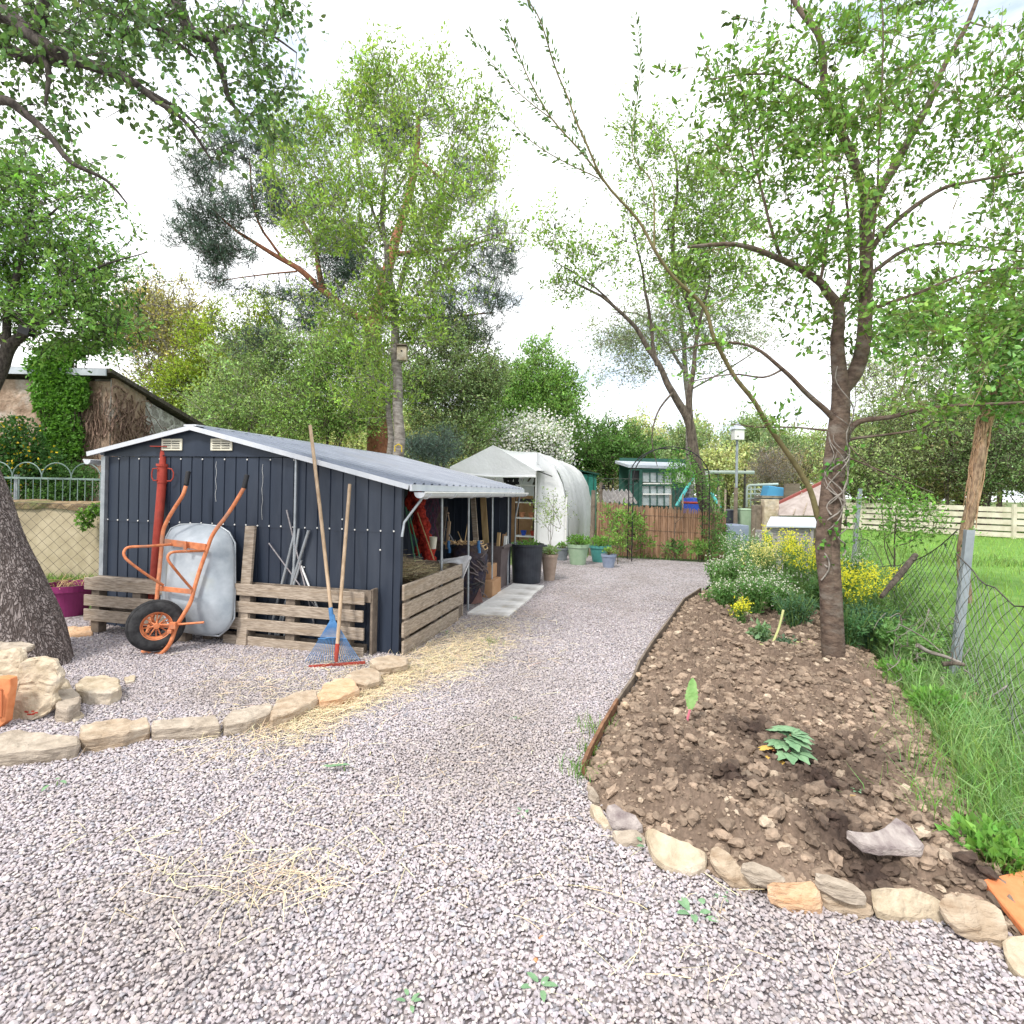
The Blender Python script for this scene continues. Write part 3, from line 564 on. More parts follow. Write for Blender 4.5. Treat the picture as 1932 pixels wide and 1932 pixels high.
# -------- side crate of pallet boards (open compost bay) with hay
bay = empty('pallet_bay', S(-.04, .7, 0), 'weathered grey pallet side enclosing hay under the lean-to roof', 'pallet')
for i, (z0, z1, s1) in enumerate(((.47, .60, 1.44), (.315, .445, 1.47), (.16, .285, 1.49), (.0, .13, 1.33))):
    MB().box(S(-.05+random.uniform(-.004, .004), (s1-.03)/2+.0, (z0+z1)/2), (.022, s1+.03, z1-z0), (TD, SD, UP)).build('board', M['wood'], bay, bevel=.003)
for s in (.1, .75, 1.45): MB().box(S(-.0, s, .29), (.07, .09, .58), (TD, SD, UP)).build('block', M['wood_d'], bay, bevel=.003)
MB().box(S(.42, 1.56, .30), (.9, .022, .6), (TD, SD, UP)).build('board', M['wood'], bay)
n = 3200; t_ = RNG.uniform(.10, .95, n); s_ = RNG.uniform(.24, 1.35, n)
Pn = np.array([tuple(S(a_, b_, 0)) for a_, b_ in zip(t_, s_)]); Pn[:, 2] = RNG.uniform(.42, .60, n)+.22*np.exp(-((t_-.3)/.35)**2-((s_-.35)/.4)**2)
V, Fc, C = ribbons(Pn, RNG.uniform(0, 6.28, n), RNG.uniform(.06, .2, n), RNG.uniform(.003, .006, n), ctint(n, (.46, .37, .22), .25, .06), curve=.3)
V2, F2, C2 = V, Fc, C
mbh = np_mesh('hay_heap', V, Fc, M['attrm'], None, (0, 0, 0), C); tag(mbh, 'heap of dull brown hay and dry stalks behind the pallet boards', 'hay', kind='stuff')
hb = slab_stone('compost_heap', [S(.04, .05, .47), S(1.0, .05, .50), S(1.0, 1.5, .45), S(.04, 1.5, .44)], .42, mat('compost', (.12, .09, .06), (.26, .2, .13), 14, .95, 1, 40, dist=.04), 'brown compost mound inside the pallet bay under the hay', None, 'compost', noise_amp=.03)
# -------- things kept in the lean-to
def thing_mesh(mb, name, m, label, cat_, group=None, **k): return tag(mb.build(name, m, **k), label, cat_, group)
def on_s(u, v, s):
    d = pt(u, v, 1.)-Vector((0, 0, H)); return Vector((0, 0, H))+d*((s+SD.dot(C0-Vector((0, 0, H))))/SD.dot(d))
def on_t(u, v, t):
    d = pt(u, v, 1.)-Vector((0, 0, H)); return Vector((0, 0, H))+d*((t+TD.dot(C0-Vector((0, 0, H))))/TD.dot(d))
z8 = lambda x, y, s: on_s(*Z8(x, y), s)
def netroll():
    mb = MB(); m_ = 26; a, b, c = z8(450, 1290, 1.85), z8(340, 800, 1.85), z8(235, 250, 1.8); P_ = [(a.lerp(b, 2*i/m_) if i < m_/2 else b.lerp(c, 2*i/m_-1)) for i in range(m_+1)]
    mb.tube(P_, [.06+.012*math.sin(i*2.1)+.022*random.random() for i in range(m_+1)], 14)
    for k in range(3): mb.tube([p+TD*(.05*k-.03)+Vector((.05*math.sin(i*.7+k*2), 0, 0)) for i, p in enumerate(P_[3:])], .04+.012*(k-1), 7)
    return mb
thing_mesh(netroll(), 'barrier_netting', M['rednet'], 'tall roll of bright red netting leaning inside the lean-to', 'netting')
for (p0_, p1_, c_) in (((85, 480), (225, 1290), 0), ((128, 540), (292, 1220), 1)):
    thing_mesh(MB().tube([z8(*p0_, 1.2), z8(*p1_, 1.15)], .008, 6), 'garden_cane', M['greenc'], 'thin green cane left of the red netting, %s' % ('nearer the corner post' if c_ == 0 else 'nearer the netting'), 'cane', 'green canes')
thing_mesh(MB().tube([z8(260, 560, 1.6), z8(505, 1260, 1.55)], .007, 6), 'bamboo_cane', M['wood_y'], 'tan bamboo cane lying across the red netting', 'cane')
pn = MB()
for i in range(30):
    p = z8(random.uniform(380, 520), 260, 2.2); pts_ = [p]
    for k in range(8): p = p+Vector((random.uniform(-.05, .05), random.uniform(-.05, .05), -.075)); pts_.append(p)
    pn.tube(pts_, .005, 4)
thing_mesh(pn, 'hanging_net', M['purplenet'], 'faded purple string net hanging from the lean-to roof', 'net')
bc_ = z8(490, 1095, 1.62); thing_mesh(MB().lathe(bc_, [(.001, 0), (.034, 0), (.045, .13), (.048, .135), (.041, .125)], 18), 'small_bucket', M['cream'], 'small cream bucket perched beside the red netting', 'bucket')
thing_mesh(MB().bar(z8(560, 1120, 2.6), z8(640, 470, 2.7), .13, .03, SD), 'board', M['wood_d'], 'dark wide board leaning behind the first lean-to post', 'board')
tb = z8(700, 1100, 2.3); thing_mesh(MB().bar(tb, z8(732, 690, 2.35), .035, .03, SD).tube([z8(732, 690, 2.35), z8(716, 590, 2.35)], .008, 6).lathe(z8(716, 585, 2.35), [(.001, 0), (.014, .01), (.014, .02), (.001, .03)], 10), 'garden_tool', M['handle'], 'wooden tool handle upright in the middle of the lean-to', 'tool handle')
thing_mesh(MB().bar(z8(1130, 990, 3.1), z8(1085, 330, 3.2), .07, .03, FN), 'beam', M['wood'], 'pale grey beam leaning on the partition right of the brown panel', 'beam')
thing_mesh(MB().bar(z8(1280, 1060, 3.72), z8(1230, 250, 3.80), .085, .04, FN), 'beam', M['wood_y'], 'yellow timber beam leaning on the rear wall', 'beam')
pa_ = [on_t(*Z8(x, y), 1.0) for x, y in ((885, 665), (1060, 660), (1075, 280), (870, 270))]; thing_mesh(MB().add(pa_+[p-TD*.02 for p in pa_], [(3, 2, 1, 0), (4, 5, 6, 7), (0, 1, 5, 4), (1, 2, 6, 5), (2, 3, 7, 6), (3, 0, 4, 7)]), 'panel', M['wood_d'], 'brown sheet panel hanging on the partition wall', 'panel')
thing_mesh(MB().tube([z8(680, 800, 2.4), z8(820, 1030, 2.2)], .012, 8), 'metal_pipe', M['galv'], 'short grey pipe lying slanted over the dark bag', 'pipe')
for (a_, b_, lb) in (((1015, 660), (960, 1000), 'thin brown stick leaning behind the dark bag'), ((860, 840), (930, 1010), 'short dark stick behind the dark bag')): thing_mesh(MB().tube([z8(*a_, 2.7), z8(*b_, 2.6)], .007, 5), 'stick', M['wood_y'], lb, 'stick')
bagP = on_s(884, 1090, 2.32); bagP.z = 0
bg_ = empty('net_bag', bagP, 'large dark woven bag of netting with blue handles', 'bag')
mb = MB(); mb.lathe(bagP, [(.15, .0), (.19, .10), (.21, .3), (.235, .48), (.23, .60), (.19, .68), (.10, .73), (.001, .74)], 26, jit=.12); mb.build('bag_body', M['tarp'], bg_, smooth=True)
for k in range(26):
    a0 = random.uniform(3.0, 5.8); z0 = random.uniform(.15, .58); mbk = MB(); zz_ = random.uniform(-.06, .06)
    mbk.tube([bagP+Vector((math.cos(a0+q_*.13)*.242, math.sin(a0+q_*.13)*.242, z0+q_*zz_*.6+random.uniform(-.01, .01))) for q_ in range(6)], random.uniform(.006, .012), 5)
    mbk.build('strap', M['browng'] if k % 3 else M['rubber'], bg_)
for x_ in (735, 1180):
    c_ = z8(x_, 1060, 2.12)
    MB().tube([c_+SD*.04+UP*.02, c_+UP*.05+SD*.03, c_+UP*.06-SD*.03, c_-SD*.04, c_-UP*.04, c_-UP*.08], .02, 7).build('handle', M['blueplastic'], bg_, smooth=True)
rp_ = MB()
for k in range(20):
    x_ = 700+26*k; rp_.tube([z8(x_+random.uniform(-60, 60), 1005+28*math.sin(q_*1.7+k)+random.uniform(-16, 16), 2.12+.03*math.sin(q_*2.3+k)) for q_ in range(6)], .007, 6)
rp_.tube([z8(1210, 1040, 2.2), z8(1260, 1110, 2.2), z8(1300, 1090, 2.25), z8(1280, 1030, 2.3), z8(1230, 1060, 2.2)], .009, 6)
thing_mesh(rp_, 'coiled_rope', M['rope'], 'tangled tan rope lying over the top of the dark bag', 'rope')
vs = []; fs = []; topc = [(560, 1275), (640, 1250), (760, 1240), (880, 1215), (960, 1195), (1030, 1190), (1062, 1215)]; botc = [(600, 1330), (690, 1315), (800, 1300), (900, 1330), (915, 1640), (930, 1560), (1040, 1290)]
for j in range(7):
    for i in range(7):
        q_ = j/6; x_ = topc[i][0]*(1-q_)+botc[i][0]*q_; y_ = topc[i][1]*(1-q_)+botc[i][1]*q_; vs.append(z8(x_, y_, 1.51+.03*math.sin(j*1.3+i*2)-.02*j/6-.04*(i > 3)*q_))
for j in range(6):
    for i in range(6): a_ = j*7+i; fs.append((a_, a_+1, a_+8, a_+7))
o = thing_mesh(MB().add(vs, fs), 'cloth_sheet', M['cloth'], 'crumpled white sheet draped over the end of the pallet boards', 'cloth', smooth=True)
mdf = o.modifiers.new('s', 'SOLIDIFY'); mdf.thickness = .012; o.modifiers.new('ss', 'SUBSURF').levels = 1
bx1 = thing_mesh(MB().box(S(.08, 2.86, .11), (.28, .42, .22), (TD, SD, UP)), 'cardboard_box', M['card'], 'lower brown cardboard box by the slabs under the lean-to', 'box', bevel=.004)
bx2 = thing_mesh(MB().box(S(.14, 2.95, .315), (.26, .30, .185), (TD, SD, UP)), 'cardboard_box', M['card'], 'upper brown cardboard box stacked on the lower box', 'box', bevel=.004)
thing_mesh(MB().bar(S(.06, 2.2, .0), S(.14, 2.25, .3), .26, .012, FN), 'clay_tile', mat('pinkclay', (.20, .11, .10), (.28, .16, .14), 9, .8), 'dull pink clay tile leaning before the dark bag', 'tile')
bn = empty('storage_bin', S(.16, 3.5, 0), 'tall brown plastic bin holding offcuts at the lean-to end', 'bin')
mb = MB(); vs = []
for z, e in ((0, .82), (.62, 1.), (.62, .94), (.05, .78)):
    vs += [S(.16+a_*.17*e, 3.5+b_*.24*e, z) for a_, b_ in ((-1, -1), (1, -1), (1, 1), (-1, 1))]
fs = [(3, 2, 1, 0)]
for r_ in range(3):
    for k in range(4): fs.append((r_*4+k, r_*4+(k+1) % 4, r_*4+4+(k+1) % 4, r_*4+4+k))
fs.append((12, 13, 14, 15)); mb.add(vs, fs).build('bin_body', M['browng'], bn, bevel=.004)
mb = MB(); [mb.bar(S(.16-.185, 3.26, .60), S(.16-.185, 3.74, .60), .03, .03)]; mb.build('rim', M['browng'], bn)
for (t_, s_, m_, hh) in ((.1, 3.4, 'wood_y', .80), (.05, 3.6, 'white', .74), (.1, 3.68, 'card', .76), (.06, 3.72, 'handle', .78)):
    thing_mesh(MB().bar(S(t_, s_, .3), S(t_-.02, s_+.03, hh), .04, .05, FN), 'offcut', M[m_], {'wood_y': 'pointed yellow wood offcut standing in the brown bin', 'white': 'white offcut standing in the brown bin', 'card': 'brown offcut in the brown bin beside the white one', 'handle': 'tan offcut at the far edge of the brown bin'}[m_], 'offcut', 'offcuts in the brown bin')
# paving slabs
for i in range(5):
    s0 = 1.62+i*.425
    o = thing_mesh(MB().box(S(-.30+random.uniform(-.01, .01), s0+.2, .012), (.48, .405, .035), (TD, SD, UP)), 'paving_slab', M['slab'], 'pale rough paving slab beside the lean-to, %s' % ['nearest of the row', 'second from the near end', 'third from the near end', 'fourth from the near end', 'farthest of the row'][i], 'paving slab', 'pale paving slabs along the lean-to', bevel=.006)

# ================================================================== PALLETS AT THE FRONT
def pz(p, d): return pt(p[0], p[1], d)
def pallet(name, t0, t1, off, label, boards, blocks, rear=True, top=.53):
    e = empty(name, S((t0+t1)/2, -off, 0), label, 'pallet', 'pallets standing against the shed front')
    for (z0, z1, a, b) in boards:
        q = random.uniform(-.012, .012); MB().bar(S(t0+a, -off-.05, (z0+z1)/2+q), S(t1-b, -off-.05, (z0+z1)/2-q*.3), z1-z0, .02, -SD).build('board', M['wood'], e, bevel=.003)
    for t in blocks: MB().box(S(t, -off, .25), (.09, .078, .46), (TD, SD, UP)).build('block', M['wood_d'], e, bevel=.003)
    for (z0, z1, a, b) in boards[:1]+boards[-1:]:
        if rear: MB().box(S((t0+t1)/2, -off+.05, (z0+z1)/2), (abs(t1-t0)-.05, .02, z1-z0), (TD, SD, UP)).build('rear_board', M['wood_d'], e, bevel=.003)
    MB().box(S((t0+t1)/2, -off, top-.012), (abs(t1-t0)-.1, .075, .018), (TD, SD, UP)).build('top_board', M['wood'], e)
    return e
pallet('wooden_pallet', 3.03, 1.8, .23, 'grey wooden pallet on edge at the left end of the shed front, behind the barrow', [(.42, .53, 0, 0), (.27, .37, 0, .0), (.13, .235, 0, 0)], (2.92, 2.45, 1.95))
pallet('wooden_pallet', .24, 1.86, .10, 'grey wooden pallet on edge behind the two rakes', [(.44, .54, 0, 0), (.29, .385, .01, 0), (.14, .24, .0, 0), (.0, .085, .0, .25)], (.42, .95, 1.4, 1.8))
MB  # rear block frame at the right end
fr = thing_mesh(MB().box(S(.20, -.06, .28), (.022, .09, .56), (TD, SD, UP)).box(S(.235, -.10, .50), (.07, .03, .10), (TD, SD, UP)), 'end_board', M['wood_d'], 'narrow upright board closing the right end of the pallets', 'board', bevel=.003)
thing_mesh(MB().bar(S(1.405, -.17, .0), S(1.45, -.03, 1.04), .10, .03, -SD), 'plank', M['wood'], 'single grey plank upright against the blue wall beside the barrow', 'plank', bevel=.003)
PIPES = [((1290, 665), (1085, 1310), .014, 'galv', 'thickest grey pipe, leaning to the right behind the pallet'), ((1212, 680), (1060, 1290), .013, 'galv', 'grey pipe leaning to the left of the bundle'), ((1236, 655), (1150, 1290), .011, 'galv', 'middle grey pipe of the bundle nearly upright'),
         ((1250, 830), (1105, 1300), .012, 'galv', 'short grey pipe low in the bundle'), ((1168, 552), (1330, 1225), .007, 'plank', 'long thin weathered stick crossing the pipes'), ((1070, 735), (1360, 1130), .006, 'plank', 'thin twig slanting down across the pipes'), ((1248, 860), (1350, 1120), .009, 'white', 'white plastic rod crossing the pipe bundle')]
for a, b, r_, m_, lb in PIPES:
    (ua, va), (ub, vb) = Z1(*a), Z1(*b); rt = (ua-CXp)/F
    def dwall(u_): return (4.63+.2506*-.93)/(1+.2506*(u_-CXp)/F)
    thing_mesh(MB().tube([pt(ua, va, dwall(ua)-.03), pt((ua+ub)/2, (va+vb)/2, dwall((ua+ub)/2)-.045), pt(ub, vb, dwall(ub)-.055)], r_, 8), 'leaning_pipe' if m_ != 'plank' else 'leaning_stick', M[m_], lb, 'pipe' if m_ != 'plank' else 'stick', 'pipes and sticks leaning on the shed front', smooth=True)

# ================================================================== RED PROP
def zp(x, y, d): return pt(*Z1(x, y), d)
pr = empty('steel_prop', gp(288, 1200), 'red painted steel building prop leaning upright on the blue wall', 'building prop')
D0 = 5.12
MB().tube([zp(492, 212, D0+.12), zp(484, 310, D0+.1)], .031, 16).build('inner_tube', M['redp'], pr, smooth=True)
MB().box(zp(482, 203, D0+.12), (.16, .12, .007)).build('head_plate', M['redp'], pr)
MB().tube([zp(484, 300, D0+.1), zp(480, 405, D0+.08)], .044, 16).build('collar', M['redp'], pr, smooth=True)
MB().tube([zp(485, 298, D0+.1), zp(484, 312, D0+.1)], .056, 16).build('nut', M['redp'], pr)
MB().tube([zp(480, 400, D0+.08), zp(450, 760, D0), zp(418, 1180, D0-.12)], .038, 16).build('outer_tube', M['redp'], pr, smooth=True)
MB().box(zp(418, 1185, D0-.12), (.14, .12, .008)).build('foot_plate', M['redp'], pr)
for pp in ([(457, 322), (430, 324), (424, 345), (424, 372), (434, 390), (456, 388)], [(512, 322), (534, 326), (544, 345), (542, 375), (528, 392), (508, 392)]):
    MB().tube([zp(*q, D0+.04) for q in pp], .006, 6).build('handle', M['redp'], pr)
MB().lathe(zp(489, 252, D0+.08), [(.007, 0), (.007, .004)], 10, axis=(0, -1, 0), cap=True).build('pin_hole', M['black'], pr)

# ================================================================== WHEELBARROW
wb = empty('wheelbarrow', gp(296, 1236), 'galvanised wheelbarrow with orange frame tipped up against the blue shed', 'wheelbarrow')
def wd_(x, y, off=0):
    v_ = Z1(x, y)[1]; return 4.50+(1236-v_)/346*.42+(700-x)/1000*.16+off
def wp(x, y, off=0): return pt(*Z1(x, y), wd_(x, y, off))
def smoothpath(p, n=4):
    P_ = [Vector(q) for q in p]; out = []
    for i in range(len(P_)-1):
        a, b, c, d = P_[max(i-1, 0)], P_[i], P_[i+1], P_[min(i+2, len(P_)-1)]
        for k in range(n):
            t = k/n; out.append(.5*((2*b)+(c-a)*t+(2*a-5*b+4*c-d)*t*t+(3*b-a-3*c+d)*t*t*t))
    return out+[P_[-1]]
fr_ = .0165
Lp = [(612, 420), (595, 470), (560, 525), (520, 590), (492, 650), (482, 700), (476, 780), (466, 890), (455, 1000), (449, 1060), (425, 1150), (400, 1230)]
Rp = [(932, 430), (915, 460), (870, 535), (825, 600), (785, 650), (752, 705), (725, 780), (690, 880), (660, 980), (638, 1060), (602, 1125), (560, 1195), (535, 1265), (510, 1310), (470, 1345), (420, 1348), (372, 1330)]
MB().tube(smoothpath([wp(x, y) for x, y in Lp]), fr_, 12).tube(smoothpath([wp(x, y, -.03) for x, y in Rp]), fr_, 12).build('frame', M['orange'], wb, smooth=True)
for a, b, o_ in (((626, 340), (613, 415), 0), ((950, 358), (932, 432), -.03)):
    pa, pb = wp(*a, o_), wp(*b, o_); ns = 12
    MB().tube([pa.lerp(pb, k/ns) for k in range(ns+1)], [.0195+(.0025 if k % 2 else 0) for k in range(ns+1)], 12).build('grip', M['black'], wb, smooth=True)
# tray: rim at the back, floor nearer the camera
rim = [(505, 700), (530, 655), (580, 632), (690, 630), (800, 642), (852, 675), (884, 735), (884, 940), (879, 1150), (845, 1205), (795, 1247), (690, 1238), (600, 1222), (520, 1190), (478, 1110), (478, 960), (490, 800)]
flo = [(528, 780), (545, 752), (575, 742), (640, 742), (700, 748), (730, 760), (742, 800), (722, 900), (700, 1000), (676, 1040), (640, 1060), (600, 1062), (560, 1056), (525, 1040), (510, 1000), (512, 920), (518, 840)]
m_ = len(rim); mb = MB(); rings = []
for k, (w_, off) in enumerate(((0, .22), (0, .205), (.03, .185), (.35, .12), (.7, .06), (.9, .035), (1, .03))):
    rings.append([wp(rim[i][0]*(1-w_)+flo[i][0]*w_, rim[i][1]*(1-w_)+flo[i][1]*w_, off) for i in range(m_)])
vs = [v_ for r_ in rings for v_ in r_]; fs = []
for r_ in range(len(rings)-1):
    for k in range(m_): fs.append((r_*m_+k, (r_+1)*m_+k, (r_+1)*m_+(k+1) % m_, r_*m_+(k+1) % m_))
cc = sum(rings[-1], Vector())/m_; vs.append(cc)
for k in range(m_): fs.append(((len(rings)-1)*m_+k, len(vs)-1, (len(rings)-1)*m_+(k+1) % m_))
tr = mb.add(vs, fs).build('tray', M['tray'], wb, smooth=True); s__ = tr.modifiers.new('s', 'SUBSURF'); s__.levels = 2; s__.render_levels = 2
MB().tube(rings[0]+[rings[0][0]], .009, 8, cap=False).build('tray_rim', M['galv'], tr, smooth=True)
MB().bar(wp(496, 728, -.0), wp(722, 757, -.05), .055, .012, (0, -1, 0)).build('cross_plate', M['orange'], wb, bevel=.002)
MB().bar(wp(470, 985, -.03), wp(645, 1003, -.05), .04, .012, (0, -1, 0)).build('cross_plate', M['orange'], wb, bevel=.002)
MB().box(wp(609, 748, -.06), (.022, .02, .07)).build('bracket', M['orange'], wb)
for pth in ([(530, 742, -.02), (400, 752, -.22), (300, 757, -.34), (272, 778, -.36), (272, 805, -.36), (300, 838, -.33), (390, 905, -.2), (488, 968, -.04)], [(712, 776, -.06), (620, 780, -.26), (545, 784, -.38), (518, 798, -.40), (514, 826, -.40), (540, 864, -.36), (590, 925, -.2), (642, 985, -.05)]):
    MB().tube(smoothpath([wp(x, y, o_) for x, y, o_ in pth]), .011, 8).build('leg', M['orange'], wb, smooth=True)
MB().tube([wp(395, 752, -.22), wp(530, 745, -.02)], .008, 6).build('leg_strut', M['orange'], wb)
wc = wp(448, 1188, -.10); ax = Vector((.60, -.80, .02)).normalized(); R_ = .205
wheel = MB().lathe(wc, [(.105, -.030), (.112, -.038), (.15, -.046), (.185, -.040), (.203, -.018), (.207, 0), (.203, .018), (.185, .040), (.15, .046), (.112, .038), (.105, .030)], 48, axis=ax).build('wheel', M['rubber'], wb, smooth=True)
for q in (-.028, -.014, 0, .014, .028):
    MB().lathe(wc, [(.2075-abs(q)*.25, q-.003), (.2115-abs(q)*.25, q), (.2075-abs(q)*.25, q+.003)], 48, axis=ax).build('tread', M['rubber'], wheel)
MB().lathe(wc, [(.107, -.036), (.114, -.04), (.108, -.03), (.092, -.012), (.09, 0), (.092, .012), (.108, .03), (.114, .04), (.107, .036)], 40, axis=ax).build('rim', M['orange'], wheel, smooth=True)
X_ = ax.orthogonal().normalized(); Y_ = ax.cross(X_); sp = MB()
for k in range(7):
    a = 2*math.pi*k/7+.2
    for sg in (-1, 1): sp.tube([wc+ax*.035*sg, wc+(X_*math.cos(a+.18*sg)+Y_*math.sin(a+.18*sg))*.095], .006, 6)
sp.build('spokes', M['orange'], wheel); MB().tube([wc-ax*.05, wc+ax*.05], .022, 14).build('hub', M['orange'], wheel, smooth=True)
MB().tube([wp(405, 1178, -.12), wp(450, 1186, -.12), wp(545, 1185, -.06), wp(712, 1172, .0)], .009, 8).build('axle', M['orange'], wb)
MB().box(wp(543, 1190, -.07), (.05, .03, .055)).build('axle_bracket', M['orange'], wb, bevel=.003)
MB().box(wp(525, 1222, -.07), (.035, .03, .03)).build('axle_bracket', M['orange'], wb, bevel=.003)

# ================================================================== RAKES
lr = empty('leaf_rake', gp(632, 1252), 'blue fan leaf rake with long wooden handle leaning on the shed', 'rake')
bp = lambda x, y, d: pt(*Z1(x, y), d)
hd = bp(1415, 1120, 4.43)
MB().tube([bp(1298, 85, 4.78), bp(1352, 540, 4.63), hd], .0145, 12).build('handle', M['handle'], lr, smooth=True)
MB().tube([bp(1410, 1090, 4.435), bp(1418, 1150, 4.42), bp(1424, 1195, 4.41)], [.017, .019, .012], 12).build('socket', M['blueplastic'], lr, smooth=True)
h2 = bp(1422, 1150, 4.41); tn = MB()
for k in range(23):
    q = k/22; x = 1268+q*312; e_ = bp(x, 1396-8*q, 4.33+.0*q); m1 = h2.lerp(e_, .6)+Vector((0, -.01, .012*math.sin(q*math.pi)))
    tn.tube([h2+Vector(((q-.5)*.03, 0, -.01)), m1, h2.lerp(e_, .93)+Vector((0, -.012, 0)), e_+Vector((0, .012, -.008))], [.0022, .0026, .0026, .0022], 5)
tn.build('tines', M['blueplastic'], lr)
MB().tube([bp(1342+i*17.5, 1262+(-6 if 2 < i < 7 else 0), 4.365) for i in range(10)], .004, 6).build('spreader', M['blueplastic'], lr)
MB().add([h2+Vector((-.015, -.004, .03)), h2+Vector((.015, -.004, .03)), h2+Vector((.03, -.004, -.06)), h2+Vector((-.03, -.004, -.06)), h2+Vector((-.015, .006, .03)), h2+Vector((.015, .006, .03)), h2+Vector((.03, .006, -.06)), h2+Vector((-.03, .006, -.06))], [(0, 3, 2, 1), (4, 5, 6, 7), (0, 1, 5, 4), (1, 2, 6, 5), (2, 3, 7, 6), (3, 0, 4, 7)]).build('fan_plate', M['blueplastic'], lr)
ir = empty('garden_rake', gp(635, 1250), 'red iron garden rake with wooden handle in front of the blue rake', 'rake')
MB().tube([bp(1517, 410, 4.70), bp(1482, 850, 4.52), bp(1446, 1330, 4.30)], .0145, 12).build('handle', M['handle'], ir, smooth=True)
MB().tube([bp(1449, 1290, 4.31), bp(1443, 1345, 4.29), bp(1442, 1392, 4.28)], [.017, .017, .012], 12).build('socket', M['redp'], ir, smooth=True)
MB().bar(bp(1290, 1417, 4.24), bp(1602, 1393, 4.30), .022, .010, (0, -1, 0)).build('head_bar', M['redp'], ir, bevel=.002)
tt = MB()
for k in range(15):
    p = bp(1290, 1417, 4.24).lerp(bp(1602, 1393, 4.30), (k+.3)/14.6); tt.tube([p, p+Vector((0, .05, -.012))], [.005, .002], 5)
tt.build('teeth', M['redp'], ir)
# ================================================================== POTS
FOL = []   # extra foliage requests handled later
def pot(name, u, vb, rt, h, m, label, rb=None, rimh=.05, cat_='pot', d=None, group=None, soil=True):
    c = gp(u, vb) if d is None else pt(u, vb, d); c.y += rt*.8; c.x *= (c.y)/(c.y-rt*.8); c.z = 0; rb = rb or rt*.72
    e = empty(name, c, label, cat_, group)
    MB().lathe(c, [(rb*.98, .0), (rb, .01), (rt*.93, h-rimh), (rt*.94, h-rimh), (rt, h-rimh+.006), (rt*1.01, h), (rt*.95, h), (rt*.9, h-rimh), (rt*.86, h*.75)], 36, cap=False).build('pot_body', m, e, smooth=False)
    if soil: MB().lathe(c, [(.001, h-.045), (rt*.5, h-.04), (rt*.92, h-.05)], 20).build('potting_soil', M['wood_d'] if False else SOILM, e, smooth=True)
    return e, c
SOILM = mat('pot_soil', (.05, .035, .025), (.12, .08, .05), 30, .95, .8, 60)
tub, tc_ = pot('planting_tub', 993, 1103, .265, .60, M['blackm'], 'big black round tub at the far corner of the lean-to', .215, .04, 'tub')
for q in (-1, 1): MB().tube([tc_+Vector((.1*math.cos(a)+q*.27, -.02-.0, .56+.03*math.sin(a))) for a in ()] or [tc_+Vector((q*.25, -.06, .57)), tc_+Vector((q*.305, -.03, .575)), tc_+Vector((q*.305, .03, .575)), tc_+Vector((q*.25, .06, .57))], .012, 6).build('tub_handle', M['blackm'], tub)
_, c1 = pot('plant_pot', 1036, 1097, .135, .42, M['terra_p'], 'tall pale terracotta pot beside the black tub', .085)
_, c2 = pot('plant_pot', 1060, 1058, .13, .26, M['greyp'], 'small dark grey pot behind the terracotta one', .1)
_, c3 = pot('plant_pot', 1090, 1067, .215, .40, M['greenp'], 'light green pot full of leaves in the row before the reed fence', .15, .07)
_, c4 = pot('plant_pot', 1132, 1062, .225, .34, M['teal'], 'teal round pot of strawberries behind the small blue-grey pot', .155, .06)
_, c5 = pot('plant_pot', 1148, 1072, .145, .25, M['greyb'], 'small blue-grey pot in front of the teal one', .10)
pp, c6 = pot('plant_pot', 131, 1168, .235, .33, M['purple'], 'purple plastic pot with dry stems between the old trunk and the pallets', .15, .07)
MB().lathe(c6+Vector((-.19, -.17, .10)), [(.05, .0), (.085, .06), (.105, .17), (.10, .175), (.07, .08)], 20).build('side_pocket', M['purple'], pp)
mb = MB()
for k in range(26):
    a = random.uniform(0, 6.28); p = c6+Vector((math.cos(a)*.12, math.sin(a)*.12, .27)); q = p+Vector((random.uniform(-.18, .18), random.uniform(-.18, .18), random.uniform(.03, .13))); mb.tube([p, p.lerp(q, .5)+Vector((0, 0, .03)), q], .003, 4)
mb.build('dry_stems', M['wood_y'], pp)

# ================================================================== EDGING STONES
def top_pts(px, z): return [gp(u, v, z) for u, v in px]
LE = [([(-40, 1392), (20, 1378), (95, 1384), (146, 1388), (148, 1402), (90, 1412), (20, 1418), (-60, 1422)], 'st_grey', 'long grey slate edging stone at the left picture edge'),
      ([(152, 1368), (180, 1358), (240, 1356), (276, 1354), (284, 1370), (235, 1384), (180, 1392), (150, 1392)], 'st_tan', 'brown edging stone with an orange front, right of the long grey one'),
      ([(287, 1360), (330, 1354), (400, 1351), (414, 1356), (416, 1366), (350, 1371), (290, 1373)], 'st_grey', 'straight flat edging stone, third from the left'),
      ([(420, 1356), (440, 1338), (480, 1330), (512, 1326), (514, 1342), (470, 1358), (424, 1366)], 'st_grey', 'wedge shaped edging stone, fourth from the left'),
      ([(510, 1350), (520, 1322), (560, 1305), (598, 1300), (600, 1318), (560, 1340), (512, 1356)], 'st_tan', 'flat edging stone half under straw, fifth from the left'),
      ([(598, 1312), (612, 1288), (645, 1278), (668, 1284), (678, 1298), (640, 1316), (602, 1322)], 'st_or', 'rounded orange brown edging stone where the straw is thickest'),
      ([(646, 1280), (660, 1266), (700, 1258), (720, 1268), (718, 1282), (690, 1290)], 'st_tan', 'small flat edging stone next to the last one of the row'),
      ([(697, 1246), (712, 1238), (750, 1237), (772, 1240), (768, 1252), (740, 1258), (712, 1262)], 'st_tan', 'end stone of the row at the corner of the blue shed')]
for i, (px, m_, lb) in enumerate(LE): slab_stone('edging_stone', top_pts(px, .085), .10, M[m_], lb, 'stones edging the left gravel patch', 'edging stone', seed=i)
